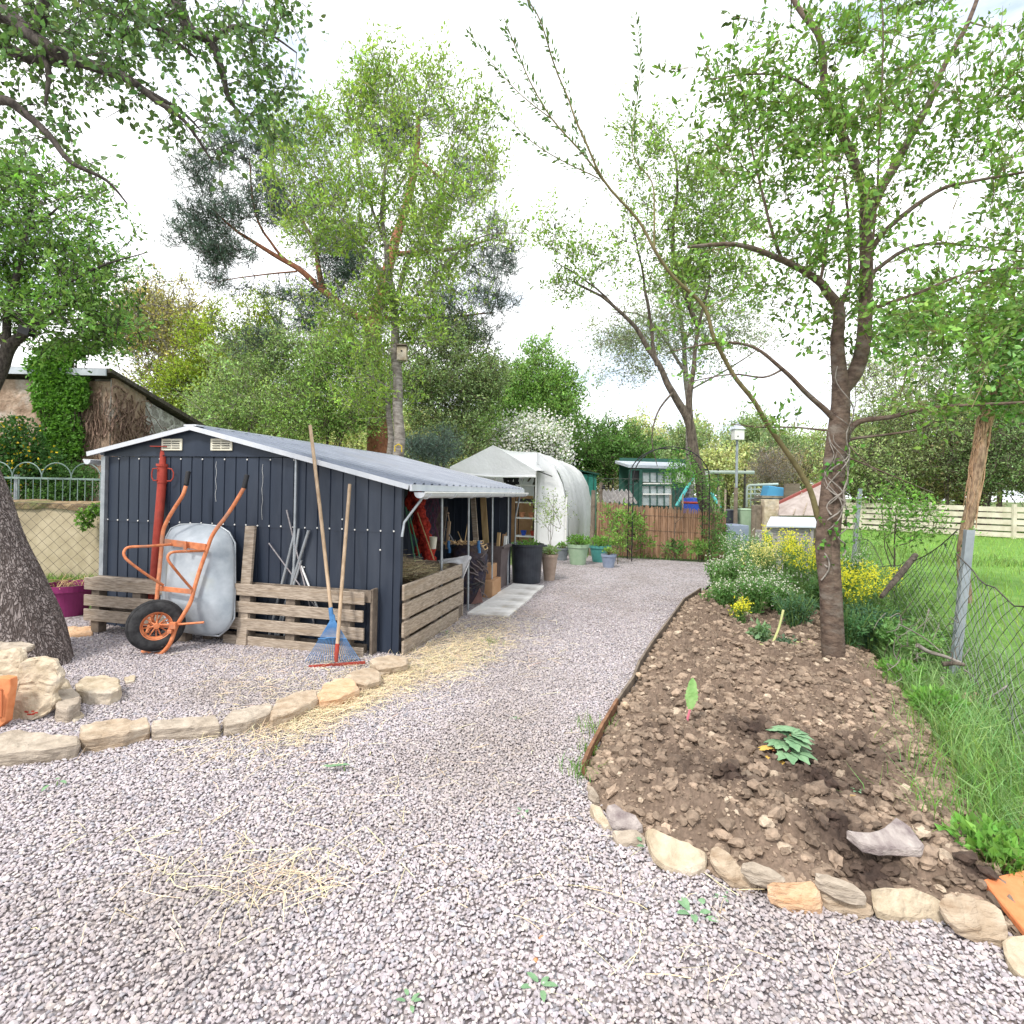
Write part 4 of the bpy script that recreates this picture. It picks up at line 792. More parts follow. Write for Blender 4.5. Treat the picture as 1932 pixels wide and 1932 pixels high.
def tilt_pts(px, z0, z1):
    v0 = max(p[1] for p in px); v1 = min(p[1] for p in px); return [gp(u, v, z0+(z1-z0)*(v0-v)/(v0-v1)) for u, v in px]
RE = [([(1106, 1472), (1122, 1482), (1134, 1506), (1126, 1512), (1108, 1498)], .03, .07, 'st_grey', 'small pale grey edging stone at the end of the wooden strip'),
      ([(1112, 1512), (1135, 1520), (1150, 1545), (1165, 1562), (1140, 1558), (1122, 1540)], .02, .06, 'st_pale', 'yellowish edging stone beside the reddish one'),
      ([(1142, 1516), (1160, 1514), (1200, 1536), (1217, 1556), (1206, 1566), (1170, 1556), (1146, 1534)], .05, .11, 'slate', 'reddish brown edging stone of the garden bed, lying on two others'),
      ([(1155, 1564), (1200, 1566), (1220, 1578), (1222, 1596), (1190, 1596), (1160, 1584)], .02, .05, 'st_grey', 'low grey edging stone below the reddish one'),
      ([(1218, 1562), (1250, 1570), (1300, 1588), (1336, 1606), (1334, 1628), (1300, 1644), (1262, 1632), (1232, 1606)], .03, .10, 'st_pale', 'large pale tan edging stone with a striped face, fifth in the bed row'),
      ([(1338, 1600), (1352, 1592), (1380, 1606), (1400, 1630), (1430, 1650), (1432, 1672), (1398, 1664), (1362, 1642), (1344, 1620)], .03, .11, 'st_tan', 'long slanted tan edging stone beside the small grey overlapping one'),
      ([(1396, 1624), (1420, 1618), (1456, 1634), (1482, 1656), (1470, 1662), (1432, 1650)], .09, .13, 'st_grey', 'small grey edging stone overlapping the slanted tan one'),
      ([(1442, 1664), (1490, 1658), (1530, 1656), (1548, 1672), (1552, 1706), (1530, 1712), (1490, 1700), (1450, 1684)], .03, .10, 'st_or', 'orange tinted edging stone of the garden bed'),
      ([(1532, 1642), (1560, 1646), (1610, 1664), (1640, 1686), (1630, 1692), (1580, 1676), (1542, 1660)], .09, .13, 'st_grey', 'thin grey edging stone lying behind the orange tinted one'),
      ([(1546, 1672), (1580, 1676), (1630, 1696), (1648, 1712), (1644, 1722), (1600, 1712), (1556, 1694)], .03, .07, 'st_tan', 'narrow yellow brown edging stone between orange and large pale ones'),
      ([(1638, 1674), (1700, 1672), (1752, 1682), (1784, 1704), (1788, 1730), (1740, 1728), (1680, 1722), (1650, 1710)], .03, .10, 'st_pale', 'wide flat pale edging stone, second largest at the bottom right'),
      ([(1772, 1690), (1810, 1682), (1860, 1696), (1890, 1716), (1906, 1748), (1894, 1770), (1850, 1766), (1800, 1742), (1780, 1716)], .04, .12, 'st_tan', 'biggest edging stone, at the bottom right near the orange tile'),
      ([(1895, 1768), (1940, 1762), (1975, 1790), (1965, 1850), (1920, 1830), (1898, 1800)], .02, .06, 'st_pale', 'yellow green tinted stone cut by the right picture edge')]
for i, (px, z0, z1, m_, lb) in enumerate(RE): slab_stone('edging_stone', tilt_pts(px, z0, z1), .042, M[m_], lb, 'stones edging the garden bed', 'edging stone', seed=40+i, noise_amp=.006)
slab_stone('slate_slab', tilt_pts([(1595, 1566), (1640, 1570), (1668, 1560), (1690, 1542), (1720, 1560), (1745, 1594), (1736, 1602), (1660, 1598), (1628, 1592)], .15, .19), .03, M['slate'], 'jagged purple grey slate slab lying on the soil of the bed', None, 'slate', noise_amp=.004, seed=90)
# boards edging the bed (left side)
EB = [(1100, 1466), (1112, 1436), (1138, 1385), (1164, 1340), (1193, 1298), (1206, 1264), (1230, 1225), (1256, 1189), (1291, 1139), (1322, 1119)]
for i in range(len(EB)-1):
    a, b = gp(*EB[i]), gp(*EB[i+1]); a = a+(b-a)*.02
    o = MB().bar(a+Vector((0, 0, .03)), b+Vector((0, 0, .035)), .018, .085, UP).build('edging_board', mat('rust_board', (.14, .07, .04), (.30, .16, .09), 14, .9, .6, 40) if i == 0 else bpy.data.materials['rust_board'] if i < 3 else M['wood_d'])
    tag(o, 'thin brown board edging the bed along the gravel, %s' % ['at the stone end, rust red', 'second from the stones', 'third from the stones', 'fourth from the stones', 'middle of the run', 'past the middle', 'third from the far end', 'second from the far end', 'at the far end by the flowers'][i], 'edging board', 'boards edging the garden bed')
# left boulders, brick
def standing(name, px, d, depth, m_, label, cat_='stone', group=None, seed=0, lean=.25):
    """upright slab: outline in the picture at distance d, real thickness"""
    T = [pt(u, v, d) for u, v in px]; zb = min(p.z for p in T); T = [p+Vector((0, (p.z-zb)*lean, 0)) for p in T]
    return tag(rock_solid(name, T, Vector((0, depth, 0)), M[m_], None, .008 if name != 'brick' else .002, seed, bev=.02 if name != 'brick' else .004), label, cat_, group)
def dg(v, u): return gp(u, v).y
BL = 'loose stones heaped at the old trunk'
standing('boulder', [(12, 1266), (26, 1254), (50, 1250), (78, 1255), (90, 1270), (96, 1300), (94, 1330), (84, 1352), (60, 1360), (22, 1362), (14, 1320)], dg(1362, 60), .05, 'st_pale', 'big upright pale slab with red paint marks, next to the orange brick', 'boulder', BL, 1)
rc = MB()
for k in range(7):
    p = pt(48+k*3.4+random.uniform(-3, 3), 1346+random.uniform(-4, 3), dg(1362, 60)-.018); rc.box(p, (.012+.008*random.random(), .004, .008))
ro = rc.build('paint_mark', M['redp']); tag(ro, 'small red paint marks on the face of the pale slab', 'paint mark')
standing('boulder', [(-60, 1215), (-20, 1222), (20, 1222), (44, 1226), (36, 1236), (10, 1246), (-60, 1250)], dg(1345, 0), .10, 'st_grey', 'flat grey stone lying on top of the heap at the trunk', 'boulder', BL, 2)
standing('boulder', [(-60, 1240), (0, 1238), (14, 1250), (22, 1300), (18, 1362), (-60, 1372)], dg(1368, 0)+.05, .06, 'st_pale', 'pale stone mostly out of the picture behind the orange brick', 'boulder', BL, 3)
standing('brick', [(-40, 1286), (-8, 1282), (10, 1284), (12, 1300), (8, 1364), (-6, 1376), (-40, 1378)], dg(1378, 0), .05, 'brick', 'orange terracotta brick standing at the left picture edge', 'brick', None, 4, .1)
br = MB()
for (a, b) in (((-8, 1300), (-8, 1352)), ((-8, 1352), (2, 1354)), ((-2, 1300), (4, 1302)), ((4, 1302), (3, 1352)), ((-3, 1308), (-3, 1346))): br.bar(pt(*a, dg(1378, 0)-.012), pt(*b, dg(1378, 0)-.012), .008, .008)
tag(br.build('brick_relief', mat('brick_dark', (.42, .13, .05), None), None), 'pressed line pattern on the orange brick face', 'relief')
slab_stone('boulder', top_pts([(140, 1292), (160, 1277), (200, 1274), (226, 1280), (228, 1296), (212, 1306), (165, 1306), (145, 1300)], .09), .10, M['st_pale'], 'flat cream stone on the gravel right of the old trunk', BL, 'boulder', seed=71)
slab_stone('boulder', top_pts([(108, 1302), (135, 1295), (152, 1308), (150, 1326), (128, 1336), (106, 1332)], .10), .11, M['st_grey'], 'brownish grey stone leaning between the pale slab and the flat cream one', BL, 'boulder', seed=72)
slab_stone('boulder', top_pts([(104, 1276), (128, 1278), (132, 1292), (112, 1296)], .12), .12, M['st_pale'], 'small white stone against the foot of the old trunk', BL, 'boulder', seed=73)
slab_stone('boulder', top_pts([(234, 1278), (256, 1272), (254, 1284), (238, 1288)], .03), .04, M['st_pale'], 'little white stone lying alone right of the flat cream one', BL, 'boulder', seed=74)
slab_stone('boulder', top_pts([(130, 1348), (154, 1342), (160, 1350), (140, 1362)], .02), .03, M['st_pale'], 'small cream stone before the edging row at left', BL, 'boulder', seed=75)
slab_stone('flat_stone', top_pts([(125, 1182), (176, 1180), (176, 1196), (130, 1200)], .03), .05, M['st_or'], 'flat rusty brown stone between purple pot and left pallet', None, 'stone', seed=76)
slab_stone('boulder', top_pts([(165, 1150), (190, 1146), (200, 1160), (170, 1166)], .1), .12, M['slate'], 'dark mossy stone behind the left pallet end', BL, 'boulder', seed=77)
slab_stone('terracotta_tile', [gp(1855, 1658, .10), gp(1932, 1640, .10), gp(1990, 1640, .1), gp(1990, 1800, .05), gp(1936, 1762, .05)], .025, M['brick'], 'orange terracotta floor tile at the lower right picture edge', None, 'tile', noise_amp=.001, seed=5)
for i, (u, v, r, lb) in enumerate(((1205, 1282, .03, 'pale pebble on the soil just inside the edging board'), (1180, 1342, .028, 'flat pale pebble at the left side of the bed'), (1310, 1400, .045, 'large tan clod near the chard leaf'), (1345, 1332, .02, 'small white pebble above the chard leaf'), (1432, 1290, .022, 'white pebble in the upper middle of the bed'), (1445, 1298, .018, 'lesser white pebble touching the middle of the bed'), (1312, 1392, .02, 'cream pebble near the chard stem'), (1024, 1752, .022, 'orange tile shard in the near gravel'), (1008, 1788, .012, 'tiny orange shard below the larger one'), (1365, 1700, .015, 'brownish pebble near the weeds in the gravel'), (1828, 1315, .09, 'rounded pink tan rock at the foot of the near fence post'), (1845, 1318, .05, 'smaller tan rock right of the fence post'))):
    p = gp(u, v, .0); z = .07 if 1100 < u < 1800 and v < 1640 else .0
    V, Fc, C = stones_arr(np.array([[p.x*.97, p.y*.97, z+r*.3]]), np.array([r]), np.array([[.6, .28, .14] if 'orange' in lb else [.62, .55, .45] if 'white' in lb or 'cream' in lb else [.48, .36, .25]]), .7, .1, (ICO2, ICO2F))
    tag(np_mesh('rock', V, Fc, M['attrm'], None, (p.x, p.y, 0), C), lb, 'rock', 'small rocks lying about')
# wooden plant labels, stakes
for (u, v, h, wd__, lb) in ((1604, 1545, .10, .022, 'tall pale wooden plant label at the slate slab'), (1382, 1508, .045, .028, 'short wooden plant label beside the seedling'), (1308, 1490, .0, 0, '')):
    if h: p = gp(u, v, .07); thing_mesh(MB().bar(p, p+Vector((.01, 0, h)), wd__, .004, (0, -1, 0)), 'plant_label', M['wood_y'], lb, 'plant label', 'wooden plant labels')
p = gp(1298, 1268, .08); thing_mesh(MB().box(p+Vector((0, 0, .01)), (.05, .006, .03)), 'plant_label', M['white'], 'small white plant label near the far left of the bed', 'plant label', 'wooden plant labels')

# ================================================================== FAR GARDEN
def sph(name, c, r, m, **k):
    return MB().lathe(c, [(r*math.sin(a), -r*math.cos(a)) for a in np.linspace(.05, 3.09, 10)], 14).build(name, m, **k)
# polytunnel
GT = empty('polytunnel', (0, 12.2, 0), 'white plastic covered garden tunnel with open pointed front', 'polytunnel')
TS = Vector((.243, .97, 0)).normalized(); TW = Vector((.97, -.243, 0)); O = Vector((-.02, 12.2, 0))
def T(x, s, z): return O+TW*x+TS*s+UP*z
def prof(k, n=24, e=0):   # barrel profile
    a = math.pi*(k/n); x = -math.cos(a); z = math.sin(a)
    return 1.26*math.copysign(abs(x)**.72, x), 2.28*abs(z)**.62
vs = []; fs = []; ns = 26; n = 28; LT = 5.6; ap = pt(930.6, 840, 11.9); lf = pt(848.6, 881, 11.9); rt_ = pt(1011, 888, 11.9)
def body(k, i, e=0):
    a = math.pi*(k/n); x = -math.cos(a); z = math.sin(a); x = 1.26*math.copysign(abs(x)**.8, x); z = 2.40*abs(z)**.62
    rib = .022*abs(math.sin(i*math.pi/4.4)); wr = .022*mnoise.noise((i*.7, k*.45, 1.7))+.02*mnoise.noise((i*2.1, k*.9, 7)); q = 1-rib*.5+wr; return T(x*q, .35+i*(LT-.35)/ns, z*(1-rib*.8+wr*.6))
for i in range(ns+1):
    for k in range(n+1): vs.append(body(k, i))
for i in range(ns):
    for k in range(n):
        if i < 5 and 7 < k < 20: continue
        fs.append((i*(n+1)+k, i*(n+1)+k+1, (i+1)*(n+1)+k+1, (i+1)*(n+1)+k))
fs.append(tuple((ns)*(n+1)+k for k in range(n+1)))
# porch: the ridge runs forward to a point
m0 = len(vs); ks = list(range(7, 22)); nf = len(ks); pr_ = [lf.lerp(ap, j/6.) for j in range(7)]+[ap.lerp(rt_, (j+1)/8.) for j in range(8)]
for i in range(7):
    q = i/6.
    for j, k in enumerate(ks):
        e_ = body(k, 5); p = pr_[j].lerp(e_, q); p.z -= .03*math.sin(q*math.pi)*math.sin(j/(nf-1)*math.pi)*(1 if i not in (0, 6) else 0)+.012*mnoise.noise((i*1.1, j*.8, 4)); vs.append(p)
for i in range(6):
    for j in range(nf-1): fs.append((m0+i*nf+j, m0+i*nf+j+1, m0+(i+1)*nf+j+1, m0+(i+1)*nf+j))
cv = MB().add(vs, fs).build('cover', M['film'], GT, smooth=True)
mb = MB(); mid = (lf+rt_)/2
vals = [lf, ap, rt_, rt_-UP*.12+Vector((0, .02, 0)), mid-UP*.16+Vector((0, .03, 0)), lf-UP*.12+Vector((0, .02, 0))]
mb.add([v_+Vector((0, -.012, 0)) for v_ in vals], [(0, 5, 4, 1), (1, 4, 3, 2)]).build('valance', M['film'], GT).modifiers.new('s', 'SOLIDIFY').thickness = .008
MB().tube([lf-UP*.13, mid-UP*.17, rt_-UP*.13], .022, 8).build('valance_roll', M['film'], GT)
# right front panel, frame legs
fl = T(.50, .30, 0); fr2 = T(1.22, .30, 0); vs = []; fs = []
for j in range(9):
    for i in range(7):
        q = i/6; xq = .50+.735*q; zt = 2.38*max(.02, 1-(xq/1.262)**2.5)**.31-.02; z = zt*j/8; vs.append(T(xq, .335+.03*mnoise.noise((i*.9, j*.7, 3))-(.10*math.sin(q*3.1)*(j/8)), z))
for j in range(8):
    for i in range(6): a = j*7+i; fs.append((a, a+1, a+8, a+7))
MB().add(vs, fs).build('front_panel', M['film'], GT, smooth=True).modifiers.new('s', 'SOLIDIFY').thickness = .01
for x, z in ((-1.2, 1.7), (-.45, 2.2), (.50, 1.95), (1.2, 1.3)): MB().tube([T(x, .28, 0), T(x, .28, z)], .018, 8).build('leg', M['white'], GT)
MB().tube([rt_, T(.50, .28, 1.75)], .014, 6).build('stay', M['white'], GT)
MB().tube([T(-1.1+2.1*q/8-.1, .1, 1.75+.25*math.sin(q/8*math.pi)) for q in range(9)], .012, 6).build('hoop', M['black'], GT)
st = empty('plant_shelf', T(.25, 1.0, 0), 'white tiered plant staging just inside the tunnel', 'shelf')
for z in (.35, .78, 1.15, 1.55): MB().box(T(.22, .95, z), (.62, .35, .03), (TW, TS, UP)).build('shelf', M['white'], st)
for x in (-.08, .52):
    for s in (.8, 1.1): MB().tube([T(x, s, 0), T(x, s, 1.6)], .012, 6).build('leg', M['black'], st)
for i, (x, z, m_, lb) in enumerate(((.1, .365, 'blueb', 'blue pot on the lowest tunnel shelf'), (.33, .365, 'redp', 'red pot on the lowest tunnel shelf'), (.05, .795, 'terra', 'terracotta pot on the second tunnel shelf'), (.28, .795, 'terra', 'second terracotta pot beside another on the second shelf'), (.45, .795, 'black', 'black pot at the right of the second shelf'))):
    thing_mesh(MB().lathe(T(x, .9, z), [(.045, 0), (.07, .10), (.075, .12), (.06, .11)], 16, cap=False), 'small_pot', M[m_], lb, 'pot', 'little pots on the tunnel shelves')
thing_mesh(MB().box(T(.22, .9, 1.20), (.5, .3, .07), (TW, TS, UP)), 'seed_tray', M['black'], 'black seed tray on the third tunnel shelf', 'tray')
for i, x in enumerate((-.55, -.42, -.28)): thing_mesh(MB().lathe(T(x, 1.6, 1.62), [(.05, 0), (.075, .13), (.08, .14), (.06, .13)], 14), 'hanging_pot', M['black'], 'dark pot on the high rail inside the tunnel, %s' % ('left', 'middle', 'right')[i], 'pot', 'dark pots high in the tunnel')
thing_mesh(MB().bar(T(-.55, 1.6, 1.6), T(-.2, 1.6, 1.6), .03, .1), 'hanging_rail', M['black'], 'black rail carrying pots inside the tunnel', 'rail')
thing_mesh(MB().box(T(-.25, 1.9, .7), (.7, .05, 1.2), (TW, TS, UP)), 'tan_board', M['card'], 'tan board standing inside the tunnel behind the shelf', 'board')
# teal shed behind the tunnel
d_ = 21.; a = pt(1085, 883, d_); e = empty('garden_shed', Vector((a.x, d_, 0)), 'small teal green metal shed behind the tunnel', 'shed')
x0, x1 = pt(1060, 890, d_).x, pt(1126, 890, d_).x; zt = pt(1126, 895, d_).z
MB().box(((x0+x1)/2, d_+1, zt/2), (x1-x0, 2, zt)).build('wall', M['tealroof'], e); MB().add([(x0-.1, d_-.1, zt+.24), (x1+.08, d_-.1, zt-.02), (x1+.08, d_+2.1, zt-.02), (x0-.1, d_+2.1, zt+.24), (x0-.1, d_-.1, zt+.29), (x1+.08, d_-.1, zt+.03), (x1+.08, d_+2.1, zt+.03), (x0-.1, d_+2.1, zt+.29)], [(3, 2, 1, 0), (4, 5, 6, 7), (0, 1, 5, 4), (1, 2, 6, 5), (3, 0, 4, 7)]).build('roof', M['paintgreen'], e)
for k in range(6): MB().box((x0+(x1-x0)*(k+.5)/6, d_-.01, zt/2), (.03, .02, zt)).build('rib', M['paintgreen'], e)
# reed fence
fa = gp(1126, 1047); fb = gp(1368, 1058); rf = empty('reed_fence', (fa+fb)/2, 'brown reed screen fence along the back of the gravel', 'fence')
mb = MB(); L_ = (fb-fa).length; dr = (fb-fa).normalized(); k = 0; x = 0
while x < L_:
    z = 1.19+random.uniform(-.05, .035)-.14*(x/L_); jj = random.uniform(-.012, .012); p = fa+dr*x+Vector((0, jj, 0)); mb.tube([p, p+Vector((random.uniform(-.01, .01), 0, z))], random.uniform(.007, .012), 5, cap=False); x += random.uniform(.015, .021)
mb.build('reed_screen', M['reed'], rf); MB().box((fa+fb)/2+Vector((0, .035, .5)), (L_, .012, 1.0), (dr, Vector((-dr.y, dr.x, 0)), UP)).build('backing', mat('reed_back', (.16, .09, .055), None), rf)
for z in (.3, .62, .95): MB().bar(fa+Vector((0, -.014, z)), fb+Vector((0, -.014, z-.05)), .006, .006).build('binding_wire', M['wire_d'], rf)
WP = 'weathered posts behind the reed fence'
for (x, y0, y1, r_, d_, lb) in ((105, 620, 985, .055, 12.45, 'thick weathered log post at the left end of the reed fence'), (165, 560, 730, .04, 12.9, 'post topped by a black insulator left of the corrugated sheet'), (700, 655, 1100, .03, 12.35, 'short post in the middle of the reed fence'), (1125, 610, 780, .025, 12.9, 'thin stake at the right end of the reed fence'), (1075, 590, 780, .03, 13.3, 'leaning stake behind the right end of the reed fence'), (1205, 600, 900, .05, 13.5, 'rough pale post carrying the bird house pole'), (1345, 740, 1030, .055, 11.5, 'short dark weathered post before the wood stack'), (1000, 600, 760, .02, 13.8, 'thin dark stake beside the arch'), (795, 650, 760, .02, 13., 'thin stake in front of the turquoise ladder')):
    a, b = pt(*Z3(x, y0), d_), pt(*Z3(x, y1), d_); b.z = 0; b.x = a.x+random.uniform(-.03, .03); thing_mesh(MB().tube([b, b.lerp(a, .5)+Vector((.012, 0, 0)), a], [r_*1.1, r_, r_*.9], 9), 'wooden_post', M['wood_d'] if r_ > .035 else M['wood'], lb, 'post', WP)
mbp = MB(); p = pt(*Z3(182, 612), 12.85); mbp.lathe(p, [(.03, 0), (.05, .02), (.03, .05), (.045, .08), (.001, .1)], 10); thing_mesh(mbp, 'insulator', M['black'], 'black fence insulator on the post near the tunnel', 'insulator')
# corrugated sheet hut
a, b = pt(1140, 948, 13.4), pt(1202, 948, 13.4); vs = []; fs = []; n = 50
for k in range(n+1):
    q = k/n; off = .035*math.sin(q*2*math.pi*7); p = a.lerp(b, q); vs += [p+Vector((0, 0, off)), p+Vector((0, .9, .30+off))]
for k in range(n): fs.append((2*k, 2*k+2, 2*k+3, 2*k+1))
e = empty('low_hut', Vector(((a.x+b.x)/2, 13.8, 0)), 'low hut with a grey corrugated roof behind the reed fence', 'hut')
MB().add(vs, fs).build('corrugated_roof', M['corru'], e).modifiers.new('s', 'SOLIDIFY').thickness = .012; MB().box(((a.x+b.x)/2, 13.9, a.z/2-.03), ((b.x-a.x)*.92, .8, a.z-.06)).build('wall', M['wood_d'], e)
# green hen house with windows
d_ = 17.0; e = empty('hen_house', pt(1250, 960, d_)*1, 'dark green framed aviary hut with white roof and windows', 'hut'); 
q3 = lambda x, y, dd=d_: pt(*Z3(x, y), dd)
a = q3(372, 445); b = q3(925, 460); MB().add([a, b, b+Vector((0, 2.2, .25)), a+Vector((0, 2.2, .25)), a+Vector((0, 0, .09)), b+Vector((0, 0, .09)), b+Vector((0, 2.2, .34)), a+Vector((0, 2.2, .34))], [(3, 2, 1, 0), (4, 5, 6, 7), (0, 1, 5, 4), (1, 2, 6, 5), (2, 3, 7, 6), (3, 0, 4, 7)]).build('roof', M['whiteroof'], e)
for x in (390, 470, 725, 830): 
    p = q3(x, 460); MB().box((p.x, d_, p.z/2), (.09, .09, p.z)).build('frame_post', M['paintgreen'], e)
for (x0_, x1_, y0_, y1_, m_) in ((400, 460, 465, 540, 'black'), (485, 705, 478, 560, 'glass'), (400, 470, 560, 760, 'paintgreen'), (480, 705, 585, 740, 'glass'), (740, 815, 470, 560, 'white'), (850, 985, 470, 575, 'white'), (735, 820, 580, 760, 'paintgreen')):
    p, q = q3(x0_, y0_, d_+.06), q3(x1_, y1_, d_+.06); MB().box(((p.x+q.x)/2, d_+.06, (p.z+q.z)/2), (q.x-p.x, .04, p.z-q.z)).build('panel' if m_ != 'glass' else 'window', M[m_], e)
for (x0_, x1_, y) in ((485, 705, 478), (485, 705, 568), (485, 705, 582), (485, 705, 650), (400, 985, 462)):
    p, q = q3(x0_, y), q3(x1_, y); MB().bar(p, q, .05, .04).build('rail', M['white'] if y in (568, 650) else M['paintgreen'], e)
for x in (540, 595, 650): p, q = q3(x, 478), q3(x, 740); MB().bar(p, q, .03, .03, (0, 1, 0)).build('mullion', M['paintgreen'], e)
MB().box(q3(590, 620, d_+2.1), (2.6, .04, 2.2)).build('rear_wall', M['paintgreen'], e)
for (p, q, lb) in (((902, 470), (745, 742), 'turquoise ladder slanting across the aviary hut'), ((1015, 640), (1082, 755), 'turquoise pole leaning right of the arch')):
    thing_mesh(MB().bar(q3(*p, 15.5), q3(*q, 15.2), .09, .04), 'ladder' if 'ladder' in lb else 'leaning_pole', M['turq'], lb, 'ladder' if 'ladder' in lb else 'pole')
c = q3(895, 690, 15.0); c.z = pt(*Z3(895, 695), 15.).z; bt = empty('water_barrel', Vector((c.x, 15, 0)), 'blue plastic barrel with white base behind the leaning tree', 'barrel')
MB().lathe((c.x, 15, 0), [(.30, .55), (.36, .7), (.37, 1.2), (.33, 1.32), (.001, 1.34)], 20).build('barrel_body', M['blueb'], bt, smooth=True); MB().lathe((c.x, 15, 0), [(.33, 0), (.33, .75), (.20, .8)], 16).build('barrel_base', M['white'], bt); MB().lathe((c.x, 15, 0), [(.375, 1.17), (.39, 1.2), (.375, 1.23)], 20).build('hoop', M['redp'], bt)
# pole beam
thing_mesh(MB().tube([q3(990, 480, 16), q3(1345, 482, 16)], .05, 8), 'pale_pipe', M['palegreen'], 'long pale green horizontal pipe right of the arch', 'pipe')
for x, lb in ((1068, 'left'), (1275, 'right')): p = q3(x, 482, 16); thing_mesh(MB().tube([(p.x, 16, 0), (p.x, 16, p.z+.1)], .03, 6), 'pipe_support', M['wire_d'], 'dark support under the pale green pipe, the %s one' % lb, 'support')
# bird house on pole
d_ = 13.6; p = q3(1218, 232, d_); e = empty('bird_house', Vector((p.x, d_, 0)), 'white bird house on a tall grey pole', 'bird house')
w_ = .235; MB().box((p.x, d_, p.z+.13), (w_, w_, .26)).build('box', M['white'], e, bevel=.004)
mb = MB(); r0 = w_*.62; zt = p.z+.26; mb.add([(p.x-r0, d_-r0, zt), (p.x+r0, d_-r0, zt), (p.x+r0, d_+r0, zt), (p.x-r0, d_+r0, zt), (p.x-.04, d_-.04, zt+.13), (p.x+.04, d_-.04, zt+.13), (p.x+.04, d_+.04, zt+.13), (p.x-.04, d_+.04, zt+.13)], [(3, 2, 1, 0), (0, 1, 5, 4), (1, 2, 6, 5), (2, 3, 7, 6), (3, 0, 4, 7), (4, 5, 6, 7)]).lathe((p.x, d_, zt+.12), [(.02, 0), (.02, .05), (.001, .07)], 8); mb.build('roof', M['whiteroof'], e)
MB().lathe((p.x-.04, d_-w_/2-.002, p.z+.08), [(.018, 0), (.018, .004)], 12, axis=(0, -1, 0), cap=True).build('entrance', M['black'], e)
MB().tube([(p.x, d_, .0), (p.x-.01, d_, p.z)], .033, 8).build('pole', M['greymetal'], e)
# gate
d_ = 16.; e = empty('tube_gate', q3(1430, 760, d_)*1, 'pale green tubular metal gate behind the wood stack', 'gate')
MB().tube(smoothpath([q3(1288, 752, d_), q3(1288, 620, d_), q3(1305, 585, d_), q3(1350, 580, d_), q3(1530, 572, d_)]), .035, 8).build('gate_frame', M['palegreen'], e)
for y in (615, 650, 685): MB().tube([q3(1290, y, d_), q3(1500, y-6, d_)], .022, 6).build('bar', M['palegreen'], e)
for x in (1320, 1350): MB().tube([q3(x, 590, d_), q3(x, 745, d_)], .022, 6).build('bar', M['palegreen'], e)
p = q3(1530, 640, 15.5); thing_mesh(MB().add([(p.x-.34, 15.5, p.z-.16), (p.x+.30, 15.5, p.z-.22), (p.x+.36, 15.5, p.z+.12), (p.x-.26, 15.5, p.z+.2), (p.x-.34, 15.9, p.z-.16), (p.x+.30, 15.9, p.z-.22), (p.x+.36, 15.9, p.z+.12), (p.x-.26, 15.9, p.z+.2)], [(0, 1, 2, 3), (7, 6, 5, 4), (0, 4, 5, 1), (1, 5, 6, 2), (2, 6, 7, 3), (3, 7, 4, 0)]), 'plastic_crate', M['lblue'], 'light blue plastic crate on top of the wood stack', 'crate', bevel=.02)
e = empty('wood_stack', q3(1440, 760, 15.6)*1, 'stack of grey boards and logs beneath the light blue crate', 'wood stack')
zt = q3(1430, 660, 15.6).z; xa, xb = q3(1365, 700, 15.6).x, q3(1600, 700, 15.6).x
for k in range(11): MB().box(((xa+xb)/2+random.uniform(-.06, .06), 15.7, zt-.04-k*.095), ((xb-xa)*random.uniform(.85, 1), .5, .07)).build('board', M['wood'] if k % 2 else M['st_grey'], e)
for k in range(9): p = q3(1590+k*12, 570+random.uniform(-8, 16), 15.3); thing_mesh(MB().tube([(p.x, 15.3, 0), p], .05, 7), 'stake', M['wood_d'], 'rough stake of the paling behind the pink roof', 'stake', 'rough stakes behind the pink roof')
# white panel and dark door
for (x0_, x1_, y0_, y1_, m_, nm, lb, dd) in ((1428, 1536, 690, 880, 'st_pale', 'upright_stone', 'off white upright stone panel left of the pink roof', 12.6), (1352, 1404, 735, 948, 'wood_d', 'board_door', 'dark brown board door beside the white panel', 12.7), (1118, 1270, 884, 955, 'greyb', 'water_trough', 'grey blue water trough right of the reed fence', 13.)):
    p, q = pt(*Z3(x0_, y0_), dd), pt(*Z3(x1_, y1_), dd); thing_mesh(MB().box(((p.x+q.x)/2, dd+.1, p.z/2), (q.x-p.x, .2 if nm != 'water_trough' else .7, p.z)), nm, M[m_], lb, nm.split('_')[1], bevel=.01)
for (x, y0, y1, r_, m_, lb) in ((1272, 762, 868, .14, 'greenp', 'grey green bin near the trough'), (1150, 768, 850, .11, 'blackm', 'black pot right of the reed fence')):
    dd = 13.8; p = pt(*Z3(x, y0), dd); thing_mesh(MB().lathe((p.x, dd, 0), [(r_, 0), (r_*1.25, p.z-.05), (r_*1.32, p.z-.03), (r_*1.2, p.z), (.001, p.z+.01)], 18), 'garden_bin', M[m_], lb, 'bin')
